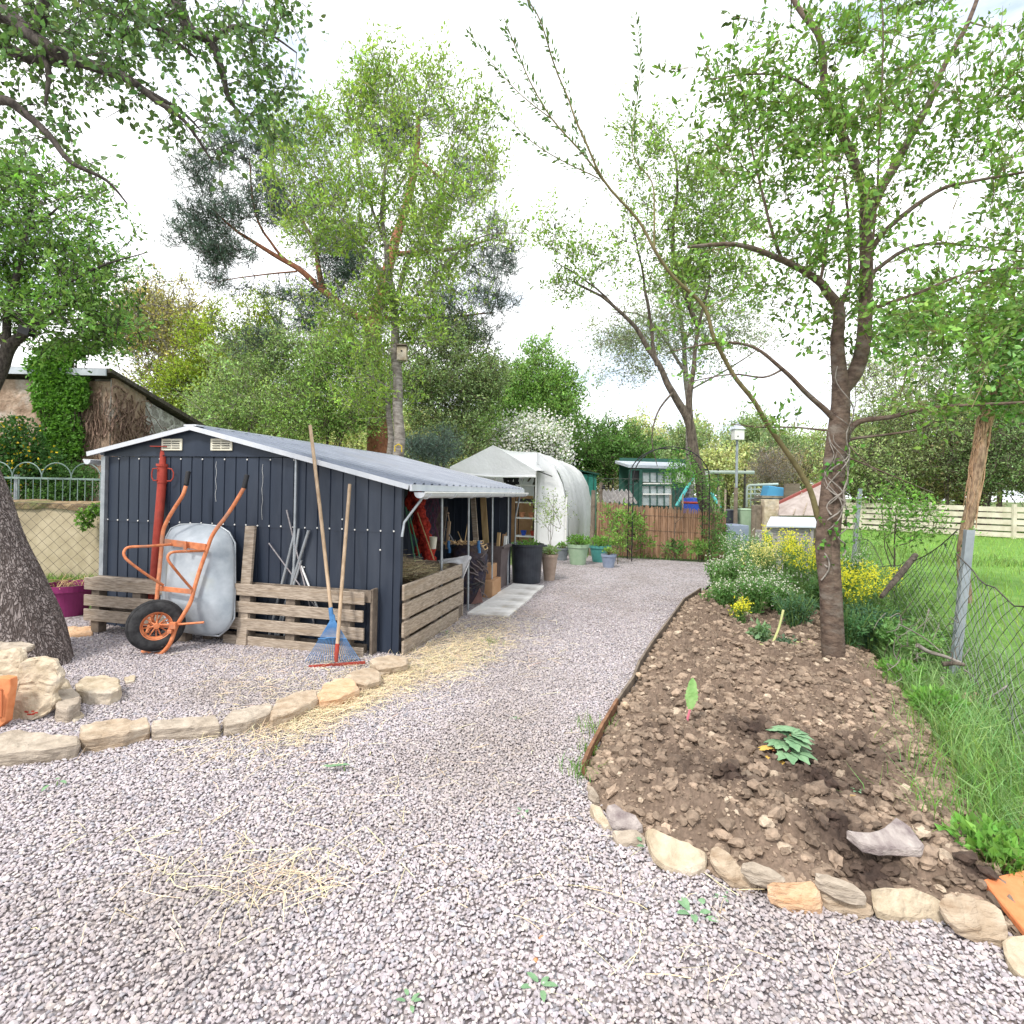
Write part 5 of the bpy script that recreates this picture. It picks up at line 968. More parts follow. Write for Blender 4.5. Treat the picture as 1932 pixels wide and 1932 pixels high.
# pink roofed lean-to
dd = 13.; e = empty('lean_to', pt(*Z3(1700, 800), dd)*1, 'low lean-to with a pinkish sheet roof and dark red edge', 'lean-to')
pa, pb, pc, pd_ = pt(*Z3(1537, 724), dd), pt(*Z3(1885, 560), dd), pt(*Z3(1885, 815), dd-.8), pt(*Z3(1540, 815), dd-.8)
MB().add([pd_, pc, pb, pa, pd_+Vector((0, .06, -.05)), pc+Vector((0, .06, -.05)), pb+Vector((0, .06, -.05)), pa+Vector((0, .06, -.05))], [(0, 1, 2, 3), (7, 6, 5, 4), (0, 4, 5, 1), (1, 5, 6, 2), (2, 6, 7, 3), (3, 7, 4, 0)]).build('roof', M['pinkroof'], e); MB().bar(pa, pb, .10, .10).build('edge_trim', M['redtrim'], e)
MB().box(((pa.x+pb.x)/2, dd+.3, .45), (pb.x-pa.x, .2, .9)).build('wall', M['wood_d'], e)
for q in (.4, .62): MB().tube([pa.lerp(pb, q+.1)+Vector((0, -.03, .02)), pd_.lerp(pc, q-.1)+Vector((0, -.03, .02))], .012, 5).build('rope', M['wood'], e)
# hutch
dd = 9.3; e = empty('hutch', pt(*Z3(1640, 1000), dd)*1, 'lilac grey plank hutch with a pale flat roof', 'hutch')
a, b = pt(*Z3(1440, 892), dd), pt(*Z3(1842, 900), dd); a2, b2 = a+Vector((.36, .62, .03)), b+Vector((.28, .62, .03)); zf = a.z
MB().add([a, b, b2+UP*.10, a2+UP*.10, a-UP*.03, b-UP*.03, b2+UP*.07, a2+UP*.07], [(0, 1, 2, 3), (7, 6, 5, 4), (0, 4, 5, 1), (1, 5, 6, 2), (2, 6, 7, 3), (3, 7, 4, 0)]).build('roof', M['whiteroof'], e, bevel=.004)
for k in range(8): MB().box(((a.x+b.x)/2, dd+.08, zf-.10-k*.125), ((b.x-a.x)*.88, .03, .118)).build('board', M['plank'], e, bevel=.003)
for x in (a.x+.08, b.x-.08): MB().box((x, dd+.07, zf/2-.03), (.05, .06, zf-.06)).build('corner_post', M['plank'], e)
MB().box(((a.x+b.x)/2, dd+.33, zf/2-.05), ((b.x-a.x)*.86, .44, zf-.12)).build('body', M['plank'], e)
# rose arch
dd = 11.4; xl, xr = pt(1194, 950, dd).x, pt(1338, 950, dd).x; xc, ra = (xl+xr)/2, (xr-xl)/2; zs = pt(1338, 905, dd).z; zt = pt(1266, 843, dd).z-zs
ar = empty('rose_arch', Vector((xc, dd, 0)), 'thin black metal rose arch before the reed fence', 'arch')
for off in (0, .42):
    pth = [(xl, dd+off, 0), (xl, dd+off, zs)]+[(xc-ra*math.cos(q), dd+off, zs+zt*math.sin(q)) for q in np.linspace(.05, math.pi-.05, 16)]+[(xr, dd+off, zs), (xr+.02, dd+off, 0)]
    MB().tube([Vector(p) for p in pth], .012, 6).build('arch_tube', M['black'], ar)
for k in range(6):
    for x in (xl, xr): MB().tube([(x, dd, .25+k*.27), (x, dd+.42, .25+k*.27)], .006, 5).build('rung', M['black'], ar)
for q in np.linspace(.3, 2.8, 6): MB().tube([(xc-ra*math.cos(q), dd, zs+zt*math.sin(q)), (xc-ra*math.cos(q), dd+.42, zs+zt*math.sin(q))], .006, 5).build('rung', M['black'], ar)
# wire fence over the reed fence
def chain(name, f, n, m, r, material, parent=None, closed=False, loc=None):
    """f(a,b) with a along 0..1 and b up 0..1; diamond mesh of n columns and m rows"""
    vs = []; fs = []; k = 3; b0 = 0
    for i in range(n):
        pts_ = [f((i+.5+.5*(-1)**(i+j))/n, j/m) for j in range(m+1)]
        P_ = np.array([tuple(p) for p in pts_]); Tn = np.gradient(P_, axis=0); Tn /= np.linalg.norm(Tn, axis=1, keepdims=True)+1e-9
        A = np.cross(Tn, np.array([[.2, 1., .1]])); A /= np.linalg.norm(A, axis=1, keepdims=True)+1e-9; B = np.cross(Tn, A)
        R_ = np.stack([P_+(A*math.cos(q)+B*math.sin(q))*r for q in (0, 2.094, 4.189)], 1).reshape(-1, 3)
        b = b0; vs.append(R_); b0 += len(R_)
        for j in range(m):
            for q in range(3): q2 = (q+1) % 3; fs.append((b+j*3+q, b+j*3+q2, b+j*3+3+q2, b+j*3+3+q))
    return np_mesh(name, np.concatenate(vs), np.array(fs), material, parent, loc if loc is not None else (WLOC[parent.name] if parent else (0, 0, 0)))
wf = empty('wire_fence', (4, 12.9, 0), 'thin wire mesh fence rising above the reed screen', 'fence')
p0, p1 = gp(1128, 1047)+Vector((0, .3, 0)), gp(1372, 1057)+Vector((0, .3, 0))
chain('wire_mesh', lambda a, b: p0.lerp(p1, a)+UP*(.9+.85*b), 34, 11, .0022, M['wire'], wf)
MB().tube([p0+UP*1.75, p1+UP*1.75], .004, 4).build('top_wire', M['wire'], wf)
# ================================================================== RIGHT WIRE FENCE
cf = empty('chain_link_fence', (3.4, 4.15, 0), 'sagging rusty chain link fence with grey metal posts along the meadow', 'fence')
Pn_ = gp(1800, 1296); Pf = Vector((5.65, 9.1, 0)); Pe = Vector((2.72, 2.75, 0))
def post(b, t, nm='post'):
    ax_ = (t-b).normalized(); X1 = Vector((1, -.35, 0)).normalized(); Y1 = ax_.cross(X1)
    L1, t1 = .052, .006; m1 = MB(); c = (b+t)/2; ln = (t-b).length
    m1.box(c, (L1, t1, ln), (X1, Y1, ax_)).box(c+X1*(-L1/2+t1/2)+Y1*(L1/2+t1/2), (t1, L1, ln), (X1, Y1, ax_)).box(c+X1*(L1/2-t1/2)+Y1*(.012+t1/2), (t1, .024, ln), (X1, Y1, ax_)); return m1.build(nm, M['greymetal'], cf)
tp = pt(1832, 1000, 4.12); post(Pn_+Vector((0, 0, -.05)), tp); post(Pf, pt(1624, 922, 9.1)+Vector((0, 0, .0)))
def nA(a, b, s=0): return Vector((mnoise.noise((a*6+s, b*3, 1.3)), mnoise.noise((a*6+s, b*3, 7.7)), mnoise.noise((a*5+s, b*3, 3.1))))
def fA(a, b):   # far post to near post, sagging and bulging
    p = Pf.lerp(Pn_, a); sag = math.sin(max(0, min(1, a))*math.pi)
    h = (1.16-.46*sag-.12*abs(math.sin(a*9))*sag); bul = Vector((-.30, .10, 0))*sag*(1-b)*(.6+.7*b)+nA(a, b)*.13*sag
    return p+bul+UP*(h*b+.02)
chain('mesh', fA, 72, 20, .0022, M['wire'], cf)
def fB(a, b):
    p = Pn_.lerp(Pe, a); h = .98-.14*math.sin(a*2.6)-.06*a; return p+UP*(h*b+.02)+nA(a, b, 5)*.04*math.sin(min(1, a)*3)
chain('mesh', fB, 27, 18, .0021, M['wire'], cf)
MB().tube([fB(k/10, 1)+Vector((0, 0, 0)) for k in range(11)], .0045, 5).build('top_wire', M['wire_d'], cf); MB().tube([fA(k/24, 1) for k in range(25)], .0045, 5).build('top_wire', M['wire_d'], cf)
for (x0, y0, x1, y1, d0, d1, r0, r1, nm, lb) in ((1165, 1225, 1290, 985, 4.9, 5.2, .022, .03, 'log', 'dark brown broken stake leaning in the sagging fence'),):
    a, b = pt(*Z6(1080, 1235), 4.9), pt(*Z6(1285, 985), 5.3); thing_mesh(MB().tube([a, a.lerp(b, .5)+Vector((.01, 0, .01)), b], [.018, .03, .026], 8), 'leaning_stake', M['bark'], lb, 'stake')
def twig(pts9, r, lb, m_='bark_pale', d=None, nm='driftwood'):
    P_ = [pt(*Z9(x, y), dd) for x, y, dd in pts9]; return thing_mesh(MB().tube(smoothpath(P_), [r*(1-.5*k/(4*len(P_)-4)) for k in range(4*len(P_)-3)], 7), nm, M[m_], lb, 'branch', 'dead wood at the fence foot', smooth=True)
twig([(1300, 1058, 3.75), (1390, 1045, 3.78), (1440, 980, 3.82), (1480, 910, 3.85), (1478, 840, 3.87)], .026, 'crooked grey branch standing at the foot of the near post')
twig([(1340, 665, 4.1), (1400, 700, 4.1), (1500, 730, 4.05), (1600, 770, 4.0)], .018, 'grey branch caught in the mesh left of the near post')
twig([(1480, 770, 4.0), (1540, 765, 3.98), (1605, 775, 3.96)], .02, 'short dark stub lying across the near post', 'bark')
twig([(1240, 550, 4.3), (1320, 590, 4.3), (1400, 640, 4.2), (1470, 700, 4.1)], .006, 'thin pale twig left of the near post')
twig([(1600, 800, 3.9), (1660, 850, 3.85), (1700, 940, 3.8)], .006, 'thin twig right of the near post')
twig([(1840, 890, 3.6), (1780, 930, 3.6), (1700, 990, 3.65), (1640, 1080, 3.7)], .007, 'thin forked twig below the mesh at right')
for k in range(64):
    x, y = random.uniform(1150, 1640), random.uniform(480, 1020); d_ = random.uniform(3.9, 4.4)
    o = twig([(x, y, d_), (x+random.uniform(-50, 50), y+random.uniform(-60, 60), d_), (x+random.uniform(-80, 80), y+random.uniform(-120, 120), d_-.03)], random.uniform(.002, .005), 'fine dead twig tangled in the fence foot', random.choice(['bark_pale', 'bark_pale', 'bark']), nm='dead_twig'); o['group'] = 'fine dead twigs in the fence foot'
# pale board fence far right
e = empty('board_fence', (16, 22, 0), 'cream board fence of horizontal planks at the far side of the meadow', 'fence')
fa_, fb_ = pt(1560, 1000, 25.5), pt(2000, 1016, 20.); fa_.z = fb_.z = 0
for i in range(5):
    for k in range(6):
        a, b = fa_.lerp(fb_, k/6), fa_.lerp(fb_, (k+.985)/6); z = .14+i*.245; MB().bar(a+UP*(z+random.uniform(-.015, .015)), b+UP*(z+random.uniform(-.015, .015)), .19, .03, (0, 1, 0)).build('board', M['fence'], e) if False else MB().box((a+b)/2+UP*(z+random.uniform(-.012, .012)), ((b-a).length, .03, .185), ((b-a).normalized(), Vector((0, 1, 0)), UP)).build('board', M['fence'], e)
for k in range(7): p = fa_.lerp(fb_, k/6); MB().box(p+Vector((0, -.05, .66)), (.13, .08, 1.32)).build('post', M['fence'], e)

# ================================================================== LEFT BACKGROUND
lw = empty('garden_wall', (-6.5, 8.2, 0), 'low tan rendered wall with mossy top left of the shed', 'wall')
a, b = Vector((-14, 8.6, 0)), Vector((-4.2, 8.0, 0)); MB().bar(a+UP*.52, b+UP*.52, .22, 1.04, UP).build('wall_body', M['render'], lw)
vs = []; fs = []; n = 60
for k in range(n+1):
    p = a.lerp(b, k/n); 
    for y, z in ((-.14, 1.0), (-.15, 1.07), (-.08, 1.12), (.1, 1.12), (.15, 1.0)): vs.append(p+Vector((0, y+random.uniform(-.01, .01), z+random.uniform(-.015, .02))))
for k in range(n):
    for j in range(4): fs.append((k*5+j, k*5+j+1, k*5+6+j, k*5+5+j))
MB().add(vs, fs).build('coping', mat('mossy_coping', (.12, .08, .05), (.30, .22, .13), 9, .95, .8, 20, c3=(.14, .15, .06), dist=.03), lw)
# ornamental green railing
rl = empty('metal_railing', (-6.9, 9.0, 1.0), 'green metal railing with hooped tops standing behind the rendered wall', 'railing')
dd = 8.9; zb, zr = pt(100, 960, dd).z, pt(100, 903, dd).z
for y, z in ((0, zr), (0, zb)): MB().bar(Vector((-11, dd, z)), Vector((-4.4, dd-.3, z)), .03, .012, (0, 1, 0)).build('rail', M['railgreen'], rl)
x = -10.9; k = 0
while x < -4.5:
    y_ = dd-.3*(x+11)/6.6; MB().tube([(x, y_-.01, zb-.05), (x, y_-.01, zr+(.0))], .007, 5).build('baluster', M['railgreen'], rl); 
    if k % 4 == 0: MB().tube([Vector((x+.24-.24*math.cos(q), y_, zr+.0+.25*math.sin(q))) for q in np.linspace(0, math.pi, 12)], .009, 5).build('hoop', M['railgreen'], rl)
    x += .122; k += 1
pp_ = pt(33, 960, dd-.06); MB().bar((pp_.x, dd-.08, zb-.2), (pp_.x, dd-.08, zr+.05), .05, .05, (0, 1, 0)).build('railing_post', M['galv'], rl)
# chain link in front of the rendered wall
cl2 = empty('chain_link_fence', (-5.6, 6.9, 0), 'dark chain link fence in front of the rendered wall at left', 'fence')
qa, qb = Vector((-9.5, 7.4, 0)), Vector((-4.25, 6.4, 0))
chain('mesh', lambda a, b: qa.lerp(qb, a)+UP*(1.12*b+.02), 62, 17, .0028, M['wire_d'], cl2); MB().tube([qa+UP*1.14, qb+UP*1.14], .004, 4).build('top_wire', M['wire_d'], cl2)
MB().tube([qa.lerp(qb, .3), qa.lerp(qb, .3)+UP*1.18], .02, 6).build('post', M['greymetal'], cl2)
# old outbuilding
ob = empty('stone_outbuilding', (-9, 11, 0), 'old plastered stone outbuilding with sloping tiled roof and zinc flashing', 'building')
K = pt(209, 708, 10.5); xk = K.x; zk = K.z; 
MB().add([(-20, 10.5, -.1), (xk, 10.5, -.1), (xk, 10.5, zk-.12), (-20, 10.5, zk-.12), (-20, 10.75, -.1), (xk-.05, 10.75, -.1), (xk-.05, 10.75, zk-.12), (-20, 10.75, zk-.12)], [(0, 1, 2, 3), (7, 6, 5, 4), (3, 2, 6, 7)]).build('front_wall', M['oldwall'], ob)
ye = 13.6; ze = 2.62; xe = xk+.12
MB().add([(xk, 10.5, -.1), (xe, ye, -.1), (xe, ye, ze), (xk, 10.5, zk-.08), (xk-.3, 10.5, -.1), (xe-.3, ye, -.1), (xe-.3, ye, ze), (xk-.3, 10.5, zk-.08)], [(0, 1, 2, 3), (5, 4, 7, 6), (1, 5, 6, 2), (3, 2, 6, 7)]).build('gable_wall', M['stonewall'], ob)
MB().box((xk+.012, 11.0, zk-.9), (.05, .95, 1.7)).build('brown_render', M['oldwall'], ob)
MB().add([(-20, 10.35, zk+.02), (xk+.12, 10.35, zk+.02), (xe+.14, ye+.1, ze+.06), (-20, ye+.1, ze+.06), (-20, 10.35, zk+.10), (xk+.12, 10.35, zk+.10), (xe+.14, ye+.1, ze+.15), (-20, ye+.1, ze+.15)], [(3, 2, 1, 0), (4, 5, 6, 7), (0, 1, 5, 4), (1, 2, 6, 5), (2, 3, 7, 6)]).build('roof', M['tile'], ob)
MB().box(((-20+xk)/2+.06, 10.33, zk+.02), (abs(-20-xk)-.04, .03, .13)).build('zinc_flashing', M['zinc'], ob)
mb = MB()
for k in range(120):
    y = random.uniform(10.55, 11.6); z = random.uniform(1.9, zk-.15-(y-10.5)*.25); p = Vector((xk+.05, y, z)); pth = [p]
    for j in range(5): p = p+Vector((random.uniform(-.02, .04), random.uniform(-.16, .16), random.uniform(-.22, .05))); p.x = max(p.x, xk+.04); pth.append(p)
    mb.tube(pth, random.uniform(.006, .02), 4)
for k in range(40):
    p = Vector((xk-random.uniform(.02, .45), 10.46, random.uniform(2.3, zk-.1))); pth = [p]
    for j in range(5): p = p+Vector((random.uniform(-.05, .05), random.uniform(-.02, .02), random.uniform(-.2, -.02))); p.y = min(p.y, 10.48); pth.append(p)
    mb.tube(pth, random.uniform(.005, .014), 4)
thing_mesh(mb, 'dead_ivy', mat('dead_ivy', (.10, .06, .045), (.32, .22, .17), 20, .95), 'dead brown ivy clinging to the corner of the stone outbuilding', 'ivy')
# ================================================================== TREES
def ell_pts(E, n, rng, clump=0):
    """random points inside picture-defined ellipsoids (u,v,ru,rv,d,rd); weight by area"""
    if clump:
        m = max(8, int(n/clump)); c = ell_pts(E, m, rng); dm_ = float(np.mean([e[4] for e in E])); sg = .30*math.sqrt(sum(e[2]*e[3]*e[5] for e in E)**(2/3.)*1e-0)/math.sqrt(m)*.05*dm_*.35
        sg = min(max(sg, .05), .5); i_ = rng.integers(0, m, n); return c[i_]+rng.standard_normal((n, 3))*sg*np.array([[1.25, 1.25, .8]])
    w_ = np.array([e[2]*e[3]*(e[6] if len(e) > 6 else 1) for e in E]); w_ = w_/w_.sum(); k = rng.choice(len(E), n, p=w_); A = np.array([e[:6] for e in E])[k]
    q = rand_unit(n, rng)*(rng.random((n, 1))**(1/2.2)); U = A[:, 0]+q[:, 0]*A[:, 2]; V_ = A[:, 1]+q[:, 1]*A[:, 3]; D = A[:, 4]+q[:, 2]*A[:, 5]
    x = (U-CXp)/F; y = (CYp-V_)/F; return np.stack([D*(cr*x-sr*y), D, H+D*(sr*x+cr*y)], 1)
def tree(name, label, limbs, E, ncl, nleaf, leaf, base_col, bark, up=.4, sprig=.3, spread=.06, lm='leaf', seed=1, group=None, tw=.006, cat_='tree', var=.34, seg=6, aspect=.45, wig=.05, twigbark=None, maxtw=2.5, loc=None, droop=0, dens=1, blossom=None, twig_r=None, clump=9, rounded=False, bark2=None, drawsprig=True):
    rng = np.random.default_rng(seed); rnd = random.Random(seed)
    wood = MB(); wood2 = MB(); SK = []; SR = []
    for path, r0, r1, *fl_ in limbs:
        P_ = smoothpath(path, 4); m = len(P_); R_ = [r0+(r1-r0)*(k/(m-1)) for k in range(m)]
        ln = (P_[-1]-P_[0]).length
        P_ = [p+Vector((mnoise.noise(p*1.9+Vector((seed, 0, 0))), mnoise.noise(p*1.9+Vector((0, seed, 5))), 0))*min(.05, ln*.015)*(k > 0) for k, p in enumerate(P_)]
        (wood2 if (fl_ and bark2) else wood).tube(P_, R_, 12 if r0 > .06 else 8 if r0 > .02 else 5, cap=True)
        for p, r in zip(P_, R_): SK.append(tuple(p)); SR.append(r)
    base = Vector(limbs[0][0][0]) if loc is None else Vector(loc)
    e = empty(name, base, label, cat_, group)
    C = ell_pts(E, ncl, rng, clump); C = C[C[:, 2] > .15]; n = len(C)
    cap = len(SK)+n*4+10; S_ = np.zeros((cap, 3)); S_[:len(SK)] = SK; Rr = np.zeros(cap); Rr[:len(SK)] = SR; ns = len(SK)
    dist = np.full(n, 1e9)
    for i0 in range(0, n, 400): dist[i0:i0+400] = np.linalg.norm(C[i0:i0+400, None]-S_[None, :ns], axis=2).min(1)
    Dr = np.zeros((n, 3))
    for i in np.argsort(dist):
        c = C[i]; dd_ = np.linalg.norm(S_[:ns]-c, axis=1); j = int(np.argmin(dd_)); a = S_[j]; L0 = dd_[j]
        if L0 < .02: Dr[i] = (0, 0, 1); continue
        r = min(Rr[j]*.6, tw*(.7+L0)) if twig_r is None else min(Rr[j]*.7, twig_r); mid1 = a+(c-a)*.35+rng.standard_normal(3)*wig*L0+np.array([0, 0, -.06*L0]); mid2 = a+(c-a)*.7+rng.standard_normal(3)*wig*L0
        if L0 < maxtw: (wood2 if bark2 else wood).tube([a, mid1, mid2, c], [max(r, tw*.4), max(r*.8, tw*.35), max(r*.55, tw*.3), tw*.25], 4, cap=False)
        for p, q in ((mid1, .8), (mid2, .6), (c, .45)): S_[ns] = p; Rr[ns] = max(r*q, tw*.4); ns += 1
        d_ = (c-a)/L0; d_ = d_*.7+np.array([0, 0, up-droop])+rng.standard_normal(3)*.35; Dr[i] = d_/np.linalg.norm(d_)
    if drawsprig:
        tgt = wood2 if bark2 else wood
        for i in range(n): c = Vector(C[i]); d_ = Vector(Dr[i])*sprig; tgt.tube([c-d_*.25, c+d_*.3, c+d_*.72], [tw*.5, tw*.4, tw*.18], 3, cap=False)
    wood.build('trunk', bark, e, smooth=True)
    if wood2.v: wood2.build('bough', bark2, e, smooth=True)
    # sprigs of leaves
    k = nleaf; N = n*k; t = rng.random((n, k, 1)); cen = C[:, None]+Dr[:, None]*(t-.25)*sprig+rng.standard_normal((n, k, 3))*spread
    D = Dr[:, None]*.6+rng.standard_normal((n, k, 3))*.75+np.array([0, 0, .1-droop]); D = D.reshape(-1, 3)
    shade = 1+var*rng.standard_normal((n, 1, 1))*.7+.25*(fbm(C[:, 0]*1.2+9, C[:, 2]*1.2+C[:, 1], 2, seed)-.5)[:, None, None]
    cols = np.clip(np.array(base_col)[None, None]*shade*(1+.22*rng.standard_normal((n, k, 1)))*(1+.07*rng.standard_normal((n, k, 3))), .01, .9).reshape(-1, 3)
    ln = rng.uniform(.6, 1.25, N)*leaf
    V, Fc, Cc = leaves_arr(cen.reshape(-1, 3), D, ln, ln*aspect, cols, rng=rng, rnd_=rounded)
    np_mesh('crown', V, Fc, M[lm], e, tuple(base), Cc)
    if blossom:
        nb, sz, bc = blossom; ci = rng.integers(0, n, nb); Pb = C[ci]+rng.standard_normal((nb, 3))*spread*1.6+Dr[ci]*rng.random((nb, 1))*sprig
        V, Fc, Cc = leaves_arr(Pb, rand_unit(nb, rng), np.full(nb, sz), np.full(nb, sz), ctint(nb, bc, .06, .03, rng), rng=rng); np_mesh('blossom', V, Fc, M['leafflat'], e, tuple(base), Cc)
    return e
def q(u, v, d): return pt(u, v, d)
def ground(u, v, d): p = pt(u, v, d); p.z = -.03; return p
G1 = (.155, .31, .055)
# ---- main tree beside the garden bed
b0 = gp(1572, 1274); dm = b0.y; mt = lambda *L_: [q(u, v, dm+dd) for u, v, dd in L_]
main_limbs = [
 ([b0+Vector((0, 0, -.05))]+mt((1568, 1180, 0), (1563, 1090, 0), (1568, 1000, 0), (1572, 900, 0), (1582, 800, 0), (1588, 720, 0)), .088, .066),
 ([b0+Vector((-.01, -.02, -.05))]+mt((1564, 1180, -.02), (1555, 1060, -.03), (1562, 930, -.02), (1572, 820, 0), (1588, 725, .02)), .062, .055),
 (mt((1588, 730, 0), (1583, 690, 0), (1579, 640, -.02), (1583, 585, -.04), (1558, 552, -.06), (1540, 530, -.08), (1475, 489, -.15), (1389, 461, -.3), (1300, 466, -.45)), .062, .010),
 (mt((1588, 735, 0), (1616, 700, .02), (1630, 640, .04), (1639, 520, .08), (1636, 410, .1), (1628, 342, .1), (1587, 239, .12), (1560, 191, .15), (1546, 85, .2), (1500, 10, .25), (1460, -80, .3)), .062, .016),
 (mt((1636, 430, .1), (1660, 350, .2), (1697, 301, .3), (1748, 205, .4), (1775, 137, .45), (1827, 44, .5), (1860, -60, .6)), .042, .015),
 (mt((1640, 480, .1), (1676, 431, 0), (1765, 362, -.1), (1833, 342, -.2), (1960, 320, -.4)), .024, .008),
 (mt((1635, 585, .05), (1650, 581, 0), (1731, 554, -.15), (1834, 513, -.3), (1960, 505, -.5)), .018, .006),
 (mt((1640, 520, .08), (1714, 468, .1), (1800, 461, .2), (1940, 476, .3)), .02, .006),
 (mt((1585, 830, 0), (1606, 805, -.02), (1628, 793, -.06), (1685, 786, -.15), (1764, 769, -.25), (1960, 758, -.5)), .030, .010),
 (mt((1588, 835, 0), (1612, 827, -.02), (1685, 818, -.1), (1745, 806, -.2), (1800, 770, -.3)), .015, .004),
 (mt((1580, 800, 0), (1556, 772, -.02), (1516, 737, -.05), (1475, 696, -.1), (1424, 655, -.15), (1355, 646, -.2), (1270, 662, -.3)), .026, .005),
 (mt((1475, 698, -.1), (1440, 712, -.12), (1379, 706, -.15), (1297, 721, -.2)), .010, .004),
 (mt((1560, 812, 0), (1500, 806, -.05), (1440, 806, -.1), (1380, 800, -.2)), .009, .003),
 (mt((1590, 860, 0), (1640, 880, -.05), (1700, 905, -.1), (1760, 930, -.1)), .008, .003),
 (mt((1592, 830, 0), (1630, 870, -.1), (1690, 920, -.15)), .006, .002),
 (mt((1548, 985, 0), (1533, 928, -.03), (1513, 891, -.05), (1465, 819, -.1), (1424, 757, -.1), (1376, 703, -.15), (1345, 641, -.2), (1327, 581, -.2), (1273, 523, -.25), (1235, 468, -.3), (1201, 414, -.3), (1139, 342, -.35), (1088, 246, -.4), (1071, 171, -.4), (1020, 51, -.5), (979, -10, -.5)), .024, .0035, 1),
 (mt((1139, 342, -.35), (1105, 300, -.3), (1040, 222, -.3), (986, 120, -.3), (948, 34, -.3)), .009, .003, 1),
 (mt((1132, 338, -.35), (1054, 301, -.4), (986, 253, -.45), (917, 171, -.5)), .005, .002, 1),
 (mt((1042, 225, -.3), (969, 164, -.2), (887, 65, -.1)), .005, .002, 1),
 (mt((1235, 470, -.3), (1232, 400, -.25), (1228, 342, -.2), (1191, 284, -.2), (1208, 137, -.2), (1198, 27, -.2)), .008, .002, 1),
 (mt((1584, 585, -.04), (1600, 540, -.02), (1604, 500, 0), (1602, 420, 0), (1590, 330, -.1)), .02, .008),
 (mt((1545, 535, -.08), (1560, 440, -.15), (1580, 330, -.2), (1600, 240, -.25)), .014, .004),
 (mt((1587, 240, .12), (1520, 160, 0), (1440, 140, -.1), (1330, 150, -.2)), .014, .004),
 (mt((1475, 489, -.15), (1440, 380, -.1), (1410, 250, 0), (1395, 130, 0)), .014, .004),
 (mt((1639, 600, .03), (1645, 500, -.1), (1660, 300, -.2), (1665, 120, -.3), (1660, -40, -.3)), .012, .004)]
mainE = [(1560, 330, 170, 170, dm, .9), (1700, 180, 230, 200, dm+.2, .9), (1860, 400, 140, 220, dm-.1, .8), (1790, 590, 170, 120, dm-.1, .7), (1480, 470, 150, 90, dm-.1, .5), (1440, 160, 150, 110, dm, .5), (1520, 600, 90, 90, dm, .4), (1420, 300, 110, 120, dm, .5), (1640, 30, 250, 60, dm+.2, .8), (1870, 150, 120, 160, dm, .8), (1330, 640, 90, 26, dm-.2, .1), (1450, 790, 70, 20, dm-.1, .1), (1840, 730, 120, 70, dm-.3, .3), (1290, 560, 60, 40, dm-.25, .15)]
mtree = tree('garden_tree', 'tall twin-stemmed tree with reddish bark standing in the garden bed', main_limbs, mainE, 1050, 15, .056, (.165, .30, .065), M['bark_red'], up=.3, sprig=.30, spread=.025, seed=11, tw=.0062, loc=b0, aspect=.46, rounded=True, bark2=M['bark_olive'], clump=5)
# leaves along the long leaning shoots
def shoot_leaves(parent, paths, n_per, ln, base, seed=3):
    rng = np.random.default_rng(seed); P_, D_ = [], []
    for path in paths:
        S2 = smoothpath(path, 6)
        for i in range(len(S2)-1):
            seg = S2[i+1]-S2[i]
            for k in range(max(1, int(seg.length*n_per))):
                p = S2[i].lerp(S2[i+1], rng.random()); t = seg.normalized(); r_ = Vector(rng.standard_normal(3)); r_ = (r_-t*r_.dot(t)).normalized(); P_.append(tuple(p+r_*.012)); D_.append(tuple(t*.75+r_*.7))
    n = len(P_); V, Fc, C = leaves_arr(np.array(P_), np.array(D_), rng.uniform(.6, 1.2, n)*ln, rng.uniform(.6, 1.2, n)*ln*.42, ctint(n, base, .2, .06, rng), rng=rng)
    return np_mesh('shoot_leaves', V, Fc, M['leaf'], parent, tuple(WLOC[parent.name]), C)
shoot_leaves(mtree, [main_limbs[k][0][-5 if k == 15 else -4:] for k in (15, 16, 17, 18, 19)], 95, .052, (.13, .22, .075))
shoot_leaves(mtree, [main_limbs[k][0][-3:] for k in (2, 5, 6, 7, 8, 9, 10, 11, 22, 23, 24)], 50, .048, (.14, .28, .06), 4)
# ivy stems round the main trunk
iv = empty('ivy', b0+Vector((0, 0, .5)), 'thin pale ivy stems twining round the main garden tree', 'ivy'); mb = MB(); ivl = []
for k in range(8):
    ph = k*1.3; z0 = random.uniform(.55, 1.4); z1 = z0+random.uniform(.35, 1.1); pth = []
    for j in range(13):
        z = z0+(z1-z0)*j/12; vv_ = CYp-(z-H)/dm*F-12; uu = np.interp(vv_, [580, 640, 720, 800, 900, 1000, 1090, 1180], [1605, 1604, 1590, 1582, 1574, 1567, 1562, 1566]); c = pt(uu, vv_, dm); a_ = ph+math.sin(j*.6+k)*1.4; rr_ = np.interp(z, [0, 1.2, 1.75, 2.3], [.115, .105, .085, .11]); pth.append(c+Vector((math.cos(a_)*rr_, -abs(math.sin(a_))*rr_*1.02-.004, 0)))
    mb.tube(smoothpath(pth, 2), [.0065*(1-.5*i/24) for i in range(25)], 5)
    for j in range(2, 12, 3): ivl.append(tuple(pth[j]))
mb.build('ivy_stem', M['bark_pale'], iv)
ivl = np.array([p for p in ivl if .75 < p[2] < 1.3 or 1.55 < p[2] < 1.8]); n = len(ivl)*5; Pn = np.repeat(ivl, 5, 0)+RNG.standard_normal((n, 3))*.03; V, Fc, C = leaves_arr(Pn, rand_unit(n)+np.array([[0, -.6, 0]]), RNG.uniform(.03, .055, n), RNG.uniform(.03, .045, n), ctint(n, (.11, .26, .05))); np_mesh('ivy_leaves', V, Fc, M['leaf'], iv, tuple(WLOC[iv.name]), C)

